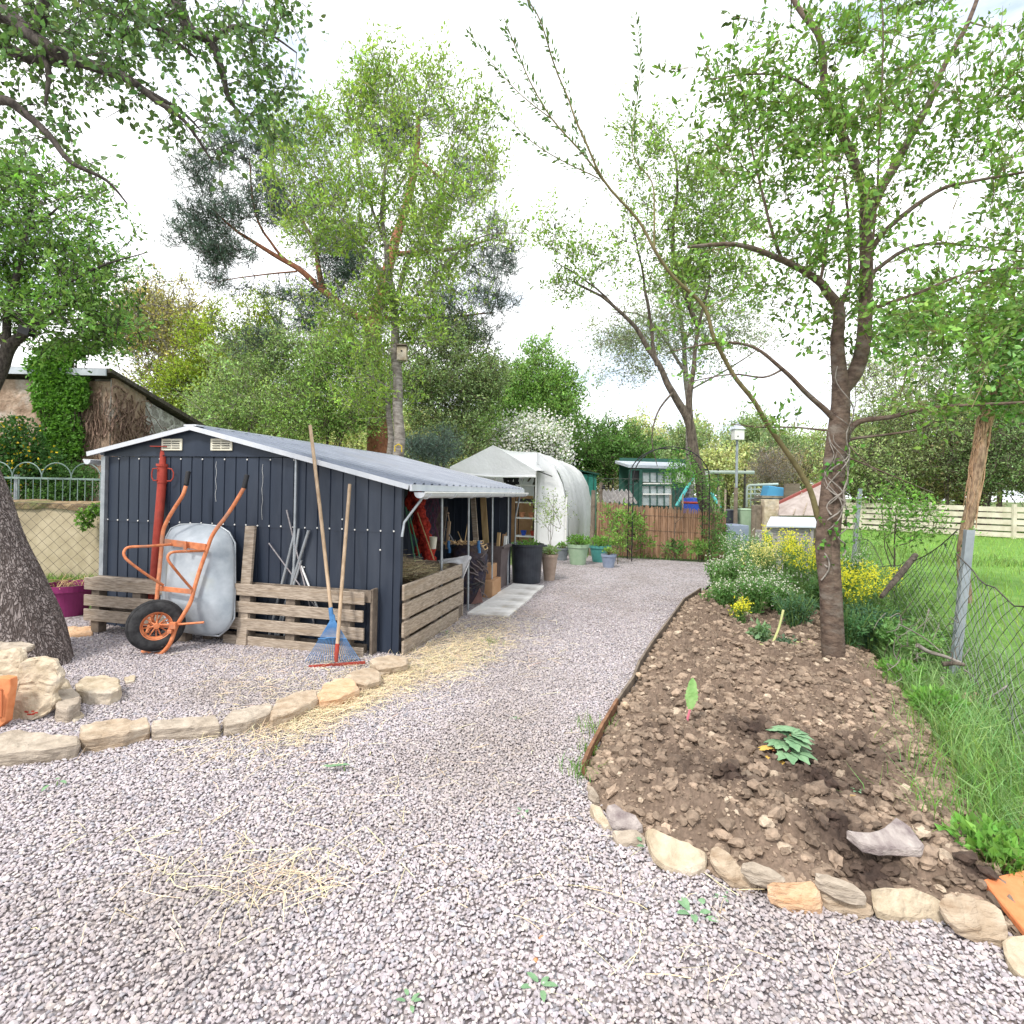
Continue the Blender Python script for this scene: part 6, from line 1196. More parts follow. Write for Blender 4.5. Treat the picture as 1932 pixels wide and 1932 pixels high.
# ---- old leaning tree at the left with overhanging boughs
d0 = 4.15
tl = [([q(42, 1290, d0)+Vector((0, 0, -.1)), q(14, 1210, d0), q(-18, 1120, d0), q(-55, 1020, d0-.02), q(-110, 900, d0-.1), q(-190, 700, d0-.3), q(-230, 450, d0-.6)], .37, .25),
      ([q(-230, 460, 3.5), q(-170, 250, 3.3), q(-100, 110, 3.1), (q(0, 30, 3.)), q(60, 72, 3.), q(110, 105, 3.), q(170, 125, 3.0), q(240, 150, 3.0), q(290, 190, 3.), q(350, 230, 3.05), q(400, 300, 3.1)], .06, .005, 1),
      ([q(-230, 460, 3.5), q(-150, 200, 3.3), q(-80, 90, 3.2), q(0, 84, 3.2), q(62, 113, 3.15), q(147, 118, 3.15), q(205, 137, 3.1), q(256, 161, 3.1), q(342, 212, 3.15), q(380, 250, 3.2)], .05, .004, 1),
      ([q(-100, 110, 3.1), q(60, -60, 3.2), q(212, -10, 3.3), q(256, 27, 3.3), q(320, 70, 3.3), q(370, 110, 3.3)], .045, .006, 1),
      ([q(60, -60, 3.2), q(230, -50, 3.3), q(325, 0, 3.3), q(352, 51, 3.3), q(396, 79, 3.3), q(420, 137, 3.3), q(434, 191, 3.3), q(470, 230, 3.3)], .05, .006, 1),
      ([q(396, 79, 3.3), q(440, 50, 3.3), q(500, 60, 3.3), q(560, 100, 3.35)], .018, .004, 1), ([q(325, 0, 3.3), q(420, -20, 3.3), q(520, 0, 3.4)], .02, .004, 1),
      ([q(-230, 460, 3.5), q(-100, 230, 3.2), q(0, 191, 3.), q(51, 219, 3.), q(96, 260, 3.), q(137, 308, 3.), q(205, 342, 3.05), q(245, 385, 3.1)], .035, .004, 1),
      ([q(60, 72, 3.), q(80, 20, 2.95), q(85, -60, 2.9)], .04, .02, 1), ([q(80, 90, 3.05), q(92, 140, 3.0), q(85, 200, 3.)], .022, .006, 1)]
tE = [(150, 110, 160, 70, 3.15, .4), (480, 90, 95, 95, 3.35, .3), (530, 30, 60, 60, 3.35, .3), (470, 190, 70, 60, 3.3, .2), (330, 215, 85, 55, 3.1, .25), (190, 320, 65, 40, 3.05, .2), (70, 230, 80, 60, 3.05, .25), (360, 50, 90, 60, 3.3, .3), (220, 30, 200, 50, 3.2, .4), (400, 280, 40, 30, 3.1, .1), (235, 375, 30, 18, 3.1, .08), (510, 240, 25, 35, 3.3, .1), (40, 50, 90, 90, 3.1, .4)]
old = tree('old_tree', 'old thick leaning trunk at the left with rough flaking bark and overhanging leafy boughs', tl, tE, 520, 10, .040, (.13, .23, .08), M['bark_old'], up=-.1, sprig=.20, spread=.022, seed=21, tw=.0046, droop=.3, aspect=.66, rounded=True, bark2=M['bark_dk'], clump=4, loc=gp(60, 1280))
# ---- tree at left behind
dl = 8.0
lt = [([ground(-70, 1000, dl), q(-30, 800, dl), q(0, 700, dl), q(14, 655, dl), q(40, 630, dl), q(90, 600, dl), q(150, 560, dl)], .13, .03), ([q(0, 700, dl), q(20, 560, dl), q(50, 440, dl+.2), q(70, 330, dl+.2)], .06, .015), ([q(40, 630, dl), q(120, 540, dl-.2), q(200, 500, dl-.2), q(280, 475, dl-.2)], .03, .006), ([q(14, 655, dl), q(-60, 560, dl), q(-100, 400, dl)], .06, .02), ([q(90, 600, dl), q(180, 610, dl), q(250, 650, dl)], .02, .005), ([q(50, 440, dl), q(130, 380, dl), q(200, 360, dl)], .02, .005)]
tree('leafy_tree', 'dense fresh green tree at the left edge above the outbuilding', lt, [(60, 400, 120, 110, dl, 1.1), (90, 500, 120, 80, dl, 1.), (60, 590, 150, 55, dl, .9), (210, 500, 70, 40, dl, .5), (140, 380, 60, 60, dl, .6), (-40, 480, 80, 160, dl, 1.), (230, 600, 60, 30, dl, .4), (150, 640, 120, 28, dl+.3, .5), (30, 330, 70, 50, dl, .6), (170, 580, 60, 40, dl, .6)], 900, 17, .088, (.18, .33, .08), M['bark_dk'], up=.15, sprig=.50, spread=.045, seed=31, clump=4, tw=.011)
p = pt(50, 625, 7.6); thing_mesh(MB().box(p, (.15, .12, .11), (Vector((.93, .1, -.3)).normalized(), Vector((-.1, 1, 0)).normalized(), Vector((.3, 0, .95)).normalized())), 'nest_box', M['black'], 'small dark box hanging in the left leafy tree', 'nest box', bevel=.004)
# ---- central tree behind the shed
dc = 10.2
ct = [([ground(750, 1000, dc), q(753, 860, dc), q(752, 760, dc), q(747, 660, dc), q(744, 580, dc), q(733, 530, dc), q(730, 480, dc), q(722, 380, dc), q(735, 270, dc), q(742, 170, dc)], .115, .012),
      ([ground(738, 1000, dc+.3), q(738, 860, dc+.3), q(733, 780, dc+.3), q(731, 745, dc+.3)], .075, .04),
      ([q(744, 580, dc), q(765, 500, dc+.1), q(820, 400, dc+.2), q(850, 290, dc+.3), q(890, 210, dc+.3)], .05, .01), ([q(733, 530, dc), q(690, 470, dc), q(630, 390, dc-.2), q(570, 290, dc-.3)], .035, .008), ([q(728, 460, dc), q(680, 330, dc+.3), q(655, 200, dc+.4)], .03, .008), ([q(745, 600, dc), q(820, 520, dc-.3), q(900, 450, dc-.4), q(985, 440, dc-.5)], .028, .006), ([q(740, 560, dc), q(660, 560, dc-.2), q(590, 480, dc-.3)], .02, .005), ([q(723, 400, dc), q(780, 300, dc), q(800, 180, dc)], .025, .006), ([q(750, 690, dc), q(820, 640, dc), q(880, 600, dc)], .014, .004), ([q(750, 740, dc), q(680, 700, dc), q(600, 680, dc)], .014, .004)]
ce = [(740, 300, 170, 130, dc, 1.4), (740, 190, 110, 70, dc, .8), (610, 400, 110, 100, dc-.2, 1.), (850, 390, 85, 110, dc, .8), (730, 440, 180, 90, dc, 1.3), (790, 540, 130, 80, dc, 1.), (950, 440, 60, 28, dc-.4, .3), (560, 300, 50, 80, dc-.3, .5), (870, 250, 40, 70, dc+.2, .4), (690, 610, 120, 70, dc, .8), (810, 620, 60, 50, dc, .5), (680, 740, 100, 70, dc+.5, .8), (840, 480, 60, 70, dc, .6)]+[(u_, v_, 13, 46, dc, .15, 2.2) for u_, v_ in ((655, 200), (690, 165), (742, 135), (715, 150), (790, 160), (822, 150), (880, 195), (905, 225), (560, 240), (600, 230), (530, 270), (930, 300))]
tree('slender_tree', 'slender pale-stemmed bright green tree behind the blue shed', ct, ce, 1850, 17, .088, (.29, .43, .09), M['bark_pale'], up=.7, sprig=.60, spread=.045, clump=4, seed=41, tw=.010, aspect=.4)
nbp = pt(759, 668, dc-.14); nb = empty('nest_box', nbp, 'pale wooden nest box on the stem of the slender tree', 'nest box')
MB().box(nbp, (.17, .14, .24), ).build('box', M['st_pale'], nb, bevel=.003); MB().box(nbp+Vector((0, -.01, .13)), (.20, .19, .018), (Vector((1, 0, .0)), Vector((0, 1, -.25)).normalized(), Vector((0, .25, 1)).normalized())).build('lid', M['wood_d'], nb); MB().lathe(nbp+Vector((.0, -.071, .04)), [(.017, 0), (.017, .003)], 12, axis=(0, -1, 0), cap=True).build('entrance', M['black'], nb)
yb = MB(); yb.tube([pt(745, 852, 9.9), pt(745, 842, 9.9), pt(752, 838, 9.9), pt(758, 842, 9.9), pt(758, 853, 9.9)], .012, 6); thing_mesh(yb, 'tree_strap', mat('yellow', (.55, .40, .03), None), 'yellow strap looped round the slender tree above the shed roof', 'strap')
# ---- pine
dp = 16.
pe = [(420, 400, 85, 60, dp, 1.), (400, 330, 60, 45, dp, .8), (470, 290, 70, 35, dp, .7), (540, 370, 90, 60, dp, 1.), (440, 480, 80, 25, dp, .7), (400, 530, 70, 16, dp, .5), (915, 470, 60, 60, dp+1, 1.), (915, 570, 55, 45, dp+1, 1.), (880, 350, 50, 70, dp+1, .9), (900, 640, 40, 24, dp+1, .5), (370, 420, 36, 50, dp, .5), (640, 560, 90, 50, dp, .9), (480, 650, 60, 22, dp-1, .5), (600, 620, 80, 40, dp, .8), (640, 480, 80, 60, dp+.5, 1.), (800, 600, 120, 50, dp+1.5, 1.), (530, 570, 50, 30, dp, .5), (770, 250, 60, 70, dp+1, .6)]
pl = [([ground(712, 1000, dp), q(712, 800, dp), q(703, 640, dp), q(705, 600, dp), q(740, 480, dp+.5), q(780, 330, dp+1), q(790, 220, dp+1)], .34, .06), ([q(706, 610, dp), q(668, 594, dp), q(610, 548, dp), q(560, 505, dp), q(500, 470, dp), q(440, 430, dp), (q(400, 395, dp))], .14, .02), ([q(612, 548, dp), q(600, 510, dp), q(592, 460, dp), q(560, 400, dp), (q(520, 350, dp))], .09, .03), ([q(560, 505, dp), q(520, 470, dp), q(480, 400, dp), q(470, 300, dp)], .05, .02), ([q(560, 512, dp), q(480, 520, dp), q(390, 535, dp)], .03, .01), ([q(740, 480, dp+.5), q(860, 470, dp+1), q(930, 450, dp+1)], .08, .02), ([q(712, 600, dp+.5), q(820, 600, dp+1.5), q(930, 590, dp+1.5)], .07, .02), ([q(655, 590, dp-.2), q(600, 640, dp-.6), q(500, 650, dp-1)], .04, .015), ([q(790, 300, dp+1), q(850, 350, dp+1), q(890, 350, dp+1)], .05, .02)]
tree('pine_tree', 'big blue-green pine with orange boughs behind the slender tree', pl, pe, 2200, 30, .16, (.095, .15, .11), M['bark_pine'], bark2=M['bark_dk'], up=.5, sprig=.42, spread=.07, lm='needle', tw=.02, aspect=.10, var=.25)
# ---- leaning tree behind the arch
dr_ = 12.1
al = [([ground(1350, 1050, dr_), q(1338, 990, dr_), q(1325, 930, dr_), q(1312, 860, dr_), q(1300, 800, dr_), q(1285, 765, dr_), q(1262, 730, dr_), q(1245, 690, dr_), q(1200, 620, dr_), q(1150, 570, dr_), q(1080, 530, dr_)], .15, .02), ([q(1300, 800, dr_), q(1302, 740, dr_), q(1308, 690, dr_), q(1320, 620, dr_), q(1340, 520, dr_)], .08, .02), ([q(1240, 690, dr_), q(1225, 600, dr_), q(1210, 500, dr_), q(1190, 420, dr_)], .05, .01), ([q(1320, 620, dr_), q(1270, 480, dr_), q(1280, 340, dr_), q(1260, 260, dr_)], .06, .012), ([q(1200, 620, dr_), q(1120, 540, dr_), q(1040, 490, dr_)], .03, .008), ([q(1268, 742, dr_-.1), q(1240, 780, dr_-.3), q(1230, 830, dr_-.4), q(1240, 880, dr_-.4)], .025, .006)]
ae = [(1270, 370, 100, 100, dr_, 1.2), (1360, 400, 90, 120, dr_+.5, 1.), (1170, 490, 80, 50, dr_, .7), (1080, 480, 50, 40, dr_, .5), (1050, 440, 25, 40, dr_, .3), (1300, 500, 120, 80, dr_, 1.), (1370, 530, 90, 80, dr_+.5, .8), (1230, 270, 60, 40, dr_, .5), (1110, 540, 60, 24, dr_, .4)]
tree('leaning_tree', 'leaning rough-barked tree behind the rose arch with bright green crown', al, ae, 950, 16, .092, (.25, .39, .09), M['bark'], up=.5, sprig=.60, spread=.05, clump=4, seed=61, tw=.011)
tree('budding_tree', 'sparse grey twiggy tree just coming into leaf behind the rose arch', [([ground(1300, 1000, 15.5), q(1300, 800, 15.5), q(1290, 650, 15.5), q(1270, 520, 15.5)], .12, .03), ([q(1292, 700, 15.5), q(1220, 600, 15.5), q(1150, 590, 15.5)], .05, .01), ([q(1290, 640, 15.5), q(1380, 560, 15.5)], .04, .01), ([q(1295, 740, 15.5), q(1400, 680, 15.5), q(1450, 640, 15.5)], .03, .01)], [(1240, 620, 110, 90, 15.5, 1.2), (1190, 660, 80, 60, 15.5, .8), (1360, 630, 100, 70, 15.5, 1.), (1290, 540, 90, 60, 15.5, 1.)], 1100, 12, .085, (.30, .36, .24), M['bark_pale'], up=.4, sprig=.4, spread=.09, seed=62, tw=.010)
# ---- ivy clad tree right
dv = 7.6
tree('ivy_clad_tree', 'tree at the far right whose trunk is wrapped in dry brown ivy roots', [([ground(1822, 1120, dv), q(1826, 1000, dv), q(1836, 930, dv), q(1848, 850, dv), q(1858, 790, dv), q(1880, 740, dv), q(1905, 680, dv), q(1935, 600, dv)], .075, .045), ([q(1858, 790, dv), q(1840, 700, dv), q(1800, 620, dv), q(1760, 560, dv)], .04, .01), ([q(1880, 740, dv), q(1930, 700, dv), q(1990, 640, dv)], .03, .01)], [(1860, 680, 110, 60, dv, .6), (1910, 600, 80, 80, dv, .6), (1740, 600, 90, 80, dv, .6), (1900, 760, 60, 40, dv-.2, .3)], 420, 14, .085, (.18, .33, .10), mat('ivy_bark', (.16, .10, .07), (.42, .29, .20), 30, .95, 1, 26, stretch=(1, 1, .3), dist=.03), up=.1, sprig=.3, spread=.08, seed=71, tw=.006, aspect=.7)
mb = MB()
for k in range(46):
    ph = random.uniform(0, 6.28); r_ = .10; r_ = .08; pth = []; v0 = random.uniform(700, 880)
    for j in range(9):
        vv_ = v0+(j/8)*random.uniform(90, 130); uu = np.interp(vv_, [700, 740, 790, 850, 930, 1000], [1895, 1880, 1858, 1848, 1836, 1826]); c = pt(uu, vv_, dv); a_ = ph+j*.12*math.sin(k)+random.uniform(-.2, .2); pth.append(c+Vector((math.cos(a_)*r_*random.uniform(.85, 1.25), math.sin(a_)*r_, 0)))
    mb.tube(pth, random.uniform(.004, .009), 4)
thing_mesh(mb, 'ivy_roots', mat('ivy_root', (.34, .20, .12), (.5, .33, .22), 20, .9), 'matted dry brown ivy roots clinging to the right hand tree', 'ivy')
# ---- shrubs and small trees of the background
def bush(name, label, u, v, d, E, ncl, nl, leaf, col, seed, bark='bark', group=None, cat_='shrub', br=None, **k):
    g = ground(u, v, d); P0 = q(u, v, d); rr_ = random.Random(seed); lim = [([g, g.lerp(P0, .5), P0], br or .06, (br or .06)*.35)]
    for j in range(4):
        e_ = E[rr_.randrange(len(E))]; lim.append(([g.lerp(P0, .3+.15*j), g.lerp(P0, .6)+Vector((rr_.uniform(-.3, .3), 0, .1)), q(e_[0]+rr_.uniform(-.5, .5)*e_[2], e_[1]+rr_.uniform(-.5, .3)*e_[3], d)], (br or .06)*.5, .004))
    return tree(name, label, lim, E, ncl, nl, leaf, col, M[bark], seed=seed, group=group, cat_=cat_, **k)
bush('yellow_tree', 'tall open yellow tinged tree in spring buds left of the pine', 300, 640, 24, [(300, 600, 85, 75, 24, 1.6), (330, 690, 90, 80, 24, 1.5), (250, 620, 50, 60, 24, 1)], 1300, 12, .13, (.42, .40, .14), 81, 'bark_pale', cat_='tree', tw=.04, sprig=.7, spread=.10)
bush('yellow_tree', 'low bright yellow green tree at the foot of the pine', 420, 660, 21, [(420, 650, 75, 60, 21, 1.2), (500, 600, 45, 40, 21, .8), (350, 740, 80, 60, 21, 1.2), (440, 740, 90, 60, 21, 1)], 1300, 20, .13, (.30, .40, .05), 82, 'bark', cat_='tree', tw=.025, sprig=.6, spread=.085)
bush('hazel_shrub', 'loose grey green shrub behind the apex of the blue shed', 470, 780, 15, [(460, 760, 110, 60, 15, 1.), (560, 720, 80, 60, 15, 1.), (400, 790, 80, 40, 15, .8), (460, 690, 80, 50, 15, .7), (540, 665, 60, 50, 15, .6)], 1350, 15, .09, (.31, .44, .17), 83, 'bark_pale', tw=.012, sprig=.5, spread=.065)
bush('hazel_shrub', 'mid green shrub behind the blue shed roof left of the slender stem', 620, 770, 14, [(640, 760, 110, 70, 14, 1.), (580, 800, 90, 40, 14, .8), (690, 700, 70, 60, 14, .8), (630, 670, 70, 50, 14, .7)], 1400, 15, .085, (.27, .42, .12), 84, 'bark', tw=.012, sprig=.5, spread=.1)
bush('elder_shrub', 'dark green shrub filling the gap right of the slender stem', 840, 760, 17, [(840, 740, 90, 90, 17, 1.2), (880, 820, 60, 50, 17, 1), (790, 700, 60, 60, 17, 1), (910, 700, 40, 60, 17, .8), (860, 650, 50, 40, 17, .6)], 1600, 20, .10, (.24, .33, .15), 85, tw=.016, sprig=.5, spread=.08)
bush('juniper_bush', 'grey blue conifer bush peeping over the shed roof', 825, 850, 12.5, [(825, 842, 45, 30, 12.5, .5), (790, 850, 30, 22, 12.5, .4)], 420, 24, .075, (.19, .27, .23), 86, lm='needle', tw=.008, sprig=.2, spread=.05, aspect=.14)
bush('conical_tree', 'dense conical bright green tree beyond the tunnel', 1010, 780, 24, [(1010, 800, 100, 75, 24, 2), (1010, 730, 62, 60, 24, 1.4), (1005, 690, 32, 40, 24, .8), (950, 800, 60, 70, 24, 1.4), (1060, 740, 36, 50, 24, .9)], 1700, 24, .15, (.22, .38, .10), 87, cat_='tree', tw=.02, sprig=.55, spread=.10, up=.8)
bush('blossom_shrub', 'shrub covered in white blossom right behind the tunnel ridge', 1010, 850, 17.5, [(1010, 832, 58, 40, 17.5, .8), (975, 850, 40, 30, 17.5, .6), (1050, 860, 30, 30, 17.5, .6)], 520, 16, .09, (.20, .32, .09), 88, tw=.01, sprig=.3, spread=.1, blossom=(7500, .075, (.80, .80, .76)))
bush('thicket_shrub', 'green shrub beyond the teal shed', 1150, 860, 22, [(1130, 850, 70, 60, 22, 1.2), (1190, 860, 50, 50, 22, 1)], 1000, 20, .12, (.12, .24, .06), 89, tw=.016, sprig=.4, spread=.085)
bush('bare_shrub', 'brown leafless twiggy shrub behind the tube gate', 1460, 900, 19, [(1465, 880, 48, 34, 19, .8), (1440, 900, 40, 22, 19, .6)], 900, 3, .06, (.26, .20, .12), 90, 'bark_pale', tw=.014, sprig=.3, spread=.1)
bush('climbing_rose', 'rose climbing the left shoulder of the rose arch', 1275, 900, 11.7, [(1278, 870, 20, 36, 11.7, .12), (1268, 905, 22, 24, 11.7, .12), (1290, 890, 12, 34, 11.7, .1)], 130, 14, .05, (.13, .30, .06), 91, tw=.004, spread=.04, br=.009, sprig=.12, drawsprig=False)
bush('climbing_rose', 'rose climbing the right leg of the rose arch', 1345, 960, 11.5, [(1342, 945, 14, 50, 11.5, .15), (1350, 1030, 26, 34, 11.5, .25), (1338, 990, 12, 40, 11.5, .12)], 150, 14, .055, (.11, .24, .06), 92, tw=.004, spread=.04, br=.009, sprig=.12, drawsprig=False)
bush('young_shrub', 'leafy peony-like bush at the left part of the reed fence', 1188, 1020, 11.7, [(1188, 1010, 26, 32, 11.7, .3), (1180, 980, 14, 14, 11.7, .15)], 60, 15, .11, (.16, .30, .06), 93, tw=.004, spread=.06, aspect=.3, br=.009, sprig=.12, drawsprig=False)
bush('young_shrub', 'small bush in the middle of the reed fence foot', 1272, 1038, 11.8, [(1270, 1034, 16, 16, 11.8, .2), (1280, 1046, 14, 10, 11.8, .2)], 40, 12, .07, (.12, .25, .06), 94, tw=.004, spread=.04, br=.009, sprig=.12, drawsprig=False)
bush('young_shrub', 'light green leafy clump near the right end of the reed fence', 1318, 1040, 11.6, [(1316, 1042, 14, 14, 11.6, .15)], 22, 10, .12, (.2, .36, .08), 95, tw=.003, spread=.03, aspect=.2, br=.009, sprig=.12, drawsprig=False)
bush('young_shrub', 'spindly young shrub beside the small blue-grey pot', 1166, 1020, 10.9, [(1160, 990, 12, 40, 10.9, .12), (1172, 1030, 10, 20, 10.9, .1)], 30, 8, .06, (.2, .34, .07), 96, tw=.003, spread=.03, aspect=.35, br=.009, sprig=.12, drawsprig=False)
bush('potted_sapling', 'airy sapling growing before the tunnel front panel', 1040, 960, 10.4, [(1042, 950, 26, 30, 10.4, .25), (1030, 990, 16, 24, 10.4, .2)], 70, 8, .045, (.24, .34, .10), 97, tw=.003, spread=.04, br=.009, sprig=.12, drawsprig=False)
# pot plants
def potplant(name, label, c, h, r, n, leaf, col, seed):
    rng = np.random.default_rng(seed); q_ = rand_unit(n, rng)*rng.random((n, 1))**.5; P_ = np.array(tuple(c))+np.array([0, 0, h])+q_*np.array([r, r, r*.45]); D = q_+np.array([[0, 0, .6]])+rng.standard_normal((n, 3))*.4
    V, Fc, C = leaves_arr(P_, D, rng.uniform(.6, 1.2, n)*leaf, rng.uniform(.6, 1.2, n)*leaf*.6, ctint(n, col, .2, .06, rng), rng=rng); e = empty(name, Vector(c)+UP*h, label, 'plant', None); np_mesh('leaves', V, Fc, M['leaf'], e, tuple(WLOC[e.name]), C)
    mb = MB(); [mb.tube([Vector(c)+UP*(h-.1), Vector(P_[i])], .004, 4) for i in range(0, n, max(1, n//25))]; mb.build('stems', M['bark_olive'], e)
potplant('potted_plant', 'leafy strawberry plant in the light green pot', c3, .46, .24, 420, .055, (.14, .29, .06), 1); potplant('potted_plant', 'leafy strawberry plant in the teal pot', c4, .40, .27, 420, .055, (.15, .31, .06), 2)
potplant('potted_plant', 'pale leaved plant in the tall terracotta pot', c1, .47, .15, 220, .05, (.20, .30, .12), 3); potplant('potted_plant', 'small green plant in the dark grey pot', c2, .30, .13, 120, .05, (.14, .28, .06), 4); potplant('potted_plant', 'thin young plant in the small blue-grey pot', c5, .32, .12, 90, .05, (.2, .34, .08), 5); potplant('potted_plant', 'low green seedlings filling the big black tub', tc_, .56, .22, 200, .05, (.13, .27, .06), 6)
# ivy on the outbuilding and shrubs in front of it
def leafmass(name, label, E, n, leaf, col, seed, cat_='shrub', aspect=.7, flowers=None, flat=None, stems=30):
    rng = np.random.default_rng(seed); C = ell_pts(E, n, rng)
    if flat is not None: C[:, 1] = flat+rng.uniform(-.16, .0, n)
    sh = 1+.5*(fbm(C[:, 0]*3, C[:, 2]*3, 3, seed)-.5)[:, None]; cols = np.clip(np.array([col])*sh*(1+.2*rng.standard_normal((n, 1))), .008, .9)
    V, Fc, Cc = leaves_arr(C, rng.standard_normal((n, 3))*.6+np.array([[0, -.4, -.3]]), rng.uniform(.6, 1.3, n)*leaf, rng.uniform(.6, 1.3, n)*leaf*aspect, cols, rng=rng)
    b = Vector((C[:, 0].mean(), C[:, 1].mean(), 0)); e = empty(name, b, label, cat_); np_mesh('foliage', V, Fc, M['leaf'], e, tuple(b), Cc)
    mb = MB()
    for i in range(stems): p = Vector(C[i]); mb.tube([Vector((b.x*.5+p.x*.5, b.y*.5+p.y*.5, p.z*.2)), p.lerp(b+UP*p.z, .25)-UP*.1, p], .009, 5)
    if stems: mb.build('stems', M['bark'], e)
    if flowers:
        k = flowers[0]; ii_ = rng.integers(0, n, k); V, Fc, Cc = leaves_arr(C[ii_]+np.array([[0, -.05, .03]]), rand_unit(k, rng), np.full(k, flowers[1]), np.full(k, flowers[1]), ctint(k, flowers[2], .06, .03, rng), rng=rng); np_mesh('flowers', V, Fc, M['leafflat'], e, tuple(b), Cc)
    return e
leafmass('climbing_ivy', 'bright green creeper hanging over the front wall of the outbuilding', [(108, 740, 48, 60, 10.4, .1), (120, 830, 40, 70, 10.4, .1), (90, 690, 50, 34, 10.3, .1), (150, 740, 20, 40, 10.4, .1), (130, 660, 60, 20, 10.4, .1)], 9500, .085, (.13, .29, .05), 5, 'ivy', flat=10.45, stems=40)
leafmass('climbing_ivy', 'tuft of ivy hanging over the rendered wall beside the shed', [(178, 968, 18, 14, 7.9, .06), (170, 985, 12, 12, 7.9, .06), (195, 958, 14, 10, 7.9, .06)], 420, .06, (.15, .30, .05), 6, 'ivy', flat=7.9, stems=0)
leafmass('yellow_flowering_shrub', 'dark green shrub with yellow flowers behind the railing at the left', [(30, 830, 60, 50, 9.7, .3), (70, 880, 60, 50, 9.7, .3), (20, 890, 50, 50, 9.7, .3)], 4200, .07, (.055, .14, .035), 7, flowers=(260, .05, (.70, .52, .03)))
leafmass('hedge_plant', 'mixed green undergrowth behind the railing right part', [(130, 910, 70, 40, 9.7, .25), (90, 930, 80, 24, 9.6, .2)], 3600, .06, (.09, .19, .05), 8)
# ---- far woodland: four modelled trees, copied
WG = 'trees of the wood behind the gardens'; protos = []
def far_tree(seed, col, hgt, rad, n=420, nl=20, lf=.28):
    rng = np.random.default_rng(seed); d = 34.
    cu = 966; E = []
    for k in range(7):
        a = rng.random()*6.28; E.append((cu+math.cos(a)*rad*16*rng.random(), CYp-(hgt*(.35+.55*rng.random())-1.4)/d*F, rad*rng.uniform(14, 22), hgt*rng.uniform(3.6, 6.5), d+math.sin(a)*rad*.4, rad*.6))
    g = Vector((0, d, -.1)); tp_ = Vector((0, d, hgt*.8)); lim = [([g, g.lerp(tp_, .5)+Vector((.1, 0, 0)), tp_], .18, .04)]+[([g.lerp(tp_, f_), g.lerp(tp_, f_+.1)+Vector((math.cos(a_)*rad*.4, math.sin(a_)*rad*.4, .4)), g.lerp(tp_, f_+.2)+Vector((math.cos(a_)*rad*.8, math.sin(a_)*rad*.8, .8))], .08, .02) for f_, a_ in ((.3, 0), (.4, 2), (.5, 4), (.6, 5.5), (.35, 3.2))]
    return tree('woodland_tree', 'one of the leafy trees of the wood behind the gardens', lim, E, n, nl, lf, col, M['bark'], seed=seed, group=WG, tw=.03, sprig=.8, spread=.20, loc=g, maxtw=3)
protos = [far_tree(201, (.33, .42, .17), 7, 3, 330, 18), far_tree(202, (.44, .48, .22), 6.2, 2.6, 300, 16), far_tree(203, (.25, .34, .16), 7.6, 2.8, 330, 18), far_tree(204, (.38, .34, .20), 6, 2.4, 360, 9, .2)]
rnd = random.Random(9); used = [False]*4
rows = [(i*3.3-40+rnd.uniform(-1, 1), 31+rnd.uniform(-2, 2)+abs(i-11)*.0, .78) for i in range(25)]+[(i*4.2-48+rnd.uniform(-1, 1), 38+rnd.uniform(-2, 2), 1.0) for i in range(24)]+[(i*5.5-55+rnd.uniform(-2, 2), 50+rnd.uniform(-3, 3), 1.35) for i in range(22)]
rows += [(-16, 25, .9), (-13, 27, .95), (-9.5, 22, .7), (-20, 24, 1.), (14, 27.5, .75), (17, 26, .8), (21, 25, .9), (25, 24, .95), (11, 28, .7), (24, 28, 1.)]
for (x, y, s) in rows:
    if abs(x) > y*.98+3: continue
    right = x > 6
    u_ = CXp+x/y*F; k = rnd.choice([0, 1, 0, 3, 1] if not right else [0, 1, 2, 2, 0, 3])
    if 1060 < u_ < 1600: s = min(s, .17*y/7*1.0*rnd.uniform(.85, 1.05)) 
    if 900 < u_ <= 1060: s *= .8
    o = protos[k] if not used[k] else dup(protos[k], (x, y, -.1)); used[k] = True; o.location = (x, y, -.1); o.scale = (s*rnd.uniform(.9, 1.15),)*2+(s*rnd.uniform(.9, 1.1),); o.rotation_euler = (0, 0, rnd.uniform(0, 6.28))
# thicket at the right beyond the board fence
for k, (u, v, d, col, sd_) in enumerate(((1640, 850, 24.5, (.34, .42, .20), 301), (1710, 830, 25, (.40, .47, .23), 302), (1790, 840, 24, (.25, .34, .15), 303), (1870, 850, 23, (.20, .28, .12), 304), (1940, 850, 22, (.19, .28, .12), 305))):
    bush('thicket_tree', ['mid green thicket tree behind the left part of the board fence', 'lighter green thicket tree behind the board fence', 'dark thicket tree behind the middle of the board fence', 'darkest thicket tree near the ivy clad trunk', 'dark thicket tree at the right picture edge'][k], u, v, d, [(u, v, 60, 80, d, 1.2), (u+20, v-60, 50, 60, d, 1), (u, v+50, 60, 40, d, .6), (u-10, v-130, 48, 60, d, .8)], 640, 12, .12, col, sd_, tw=.025, sprig=.6, spread=.09, cat_='tree', group='thicket beyond the board fence')
bush('fence_shrub', 'sparse light green shrub growing through the wire fence behind the garden tree', 1690, 960, 7.6, [(1690, 970, 60, 60, 7.6, .5), (1740, 1000, 40, 30, 7.4, .3)], 170, 9, .06, (.17, .34, .07), 311, tw=.005, sprig=.2, spread=.05, br=.016)

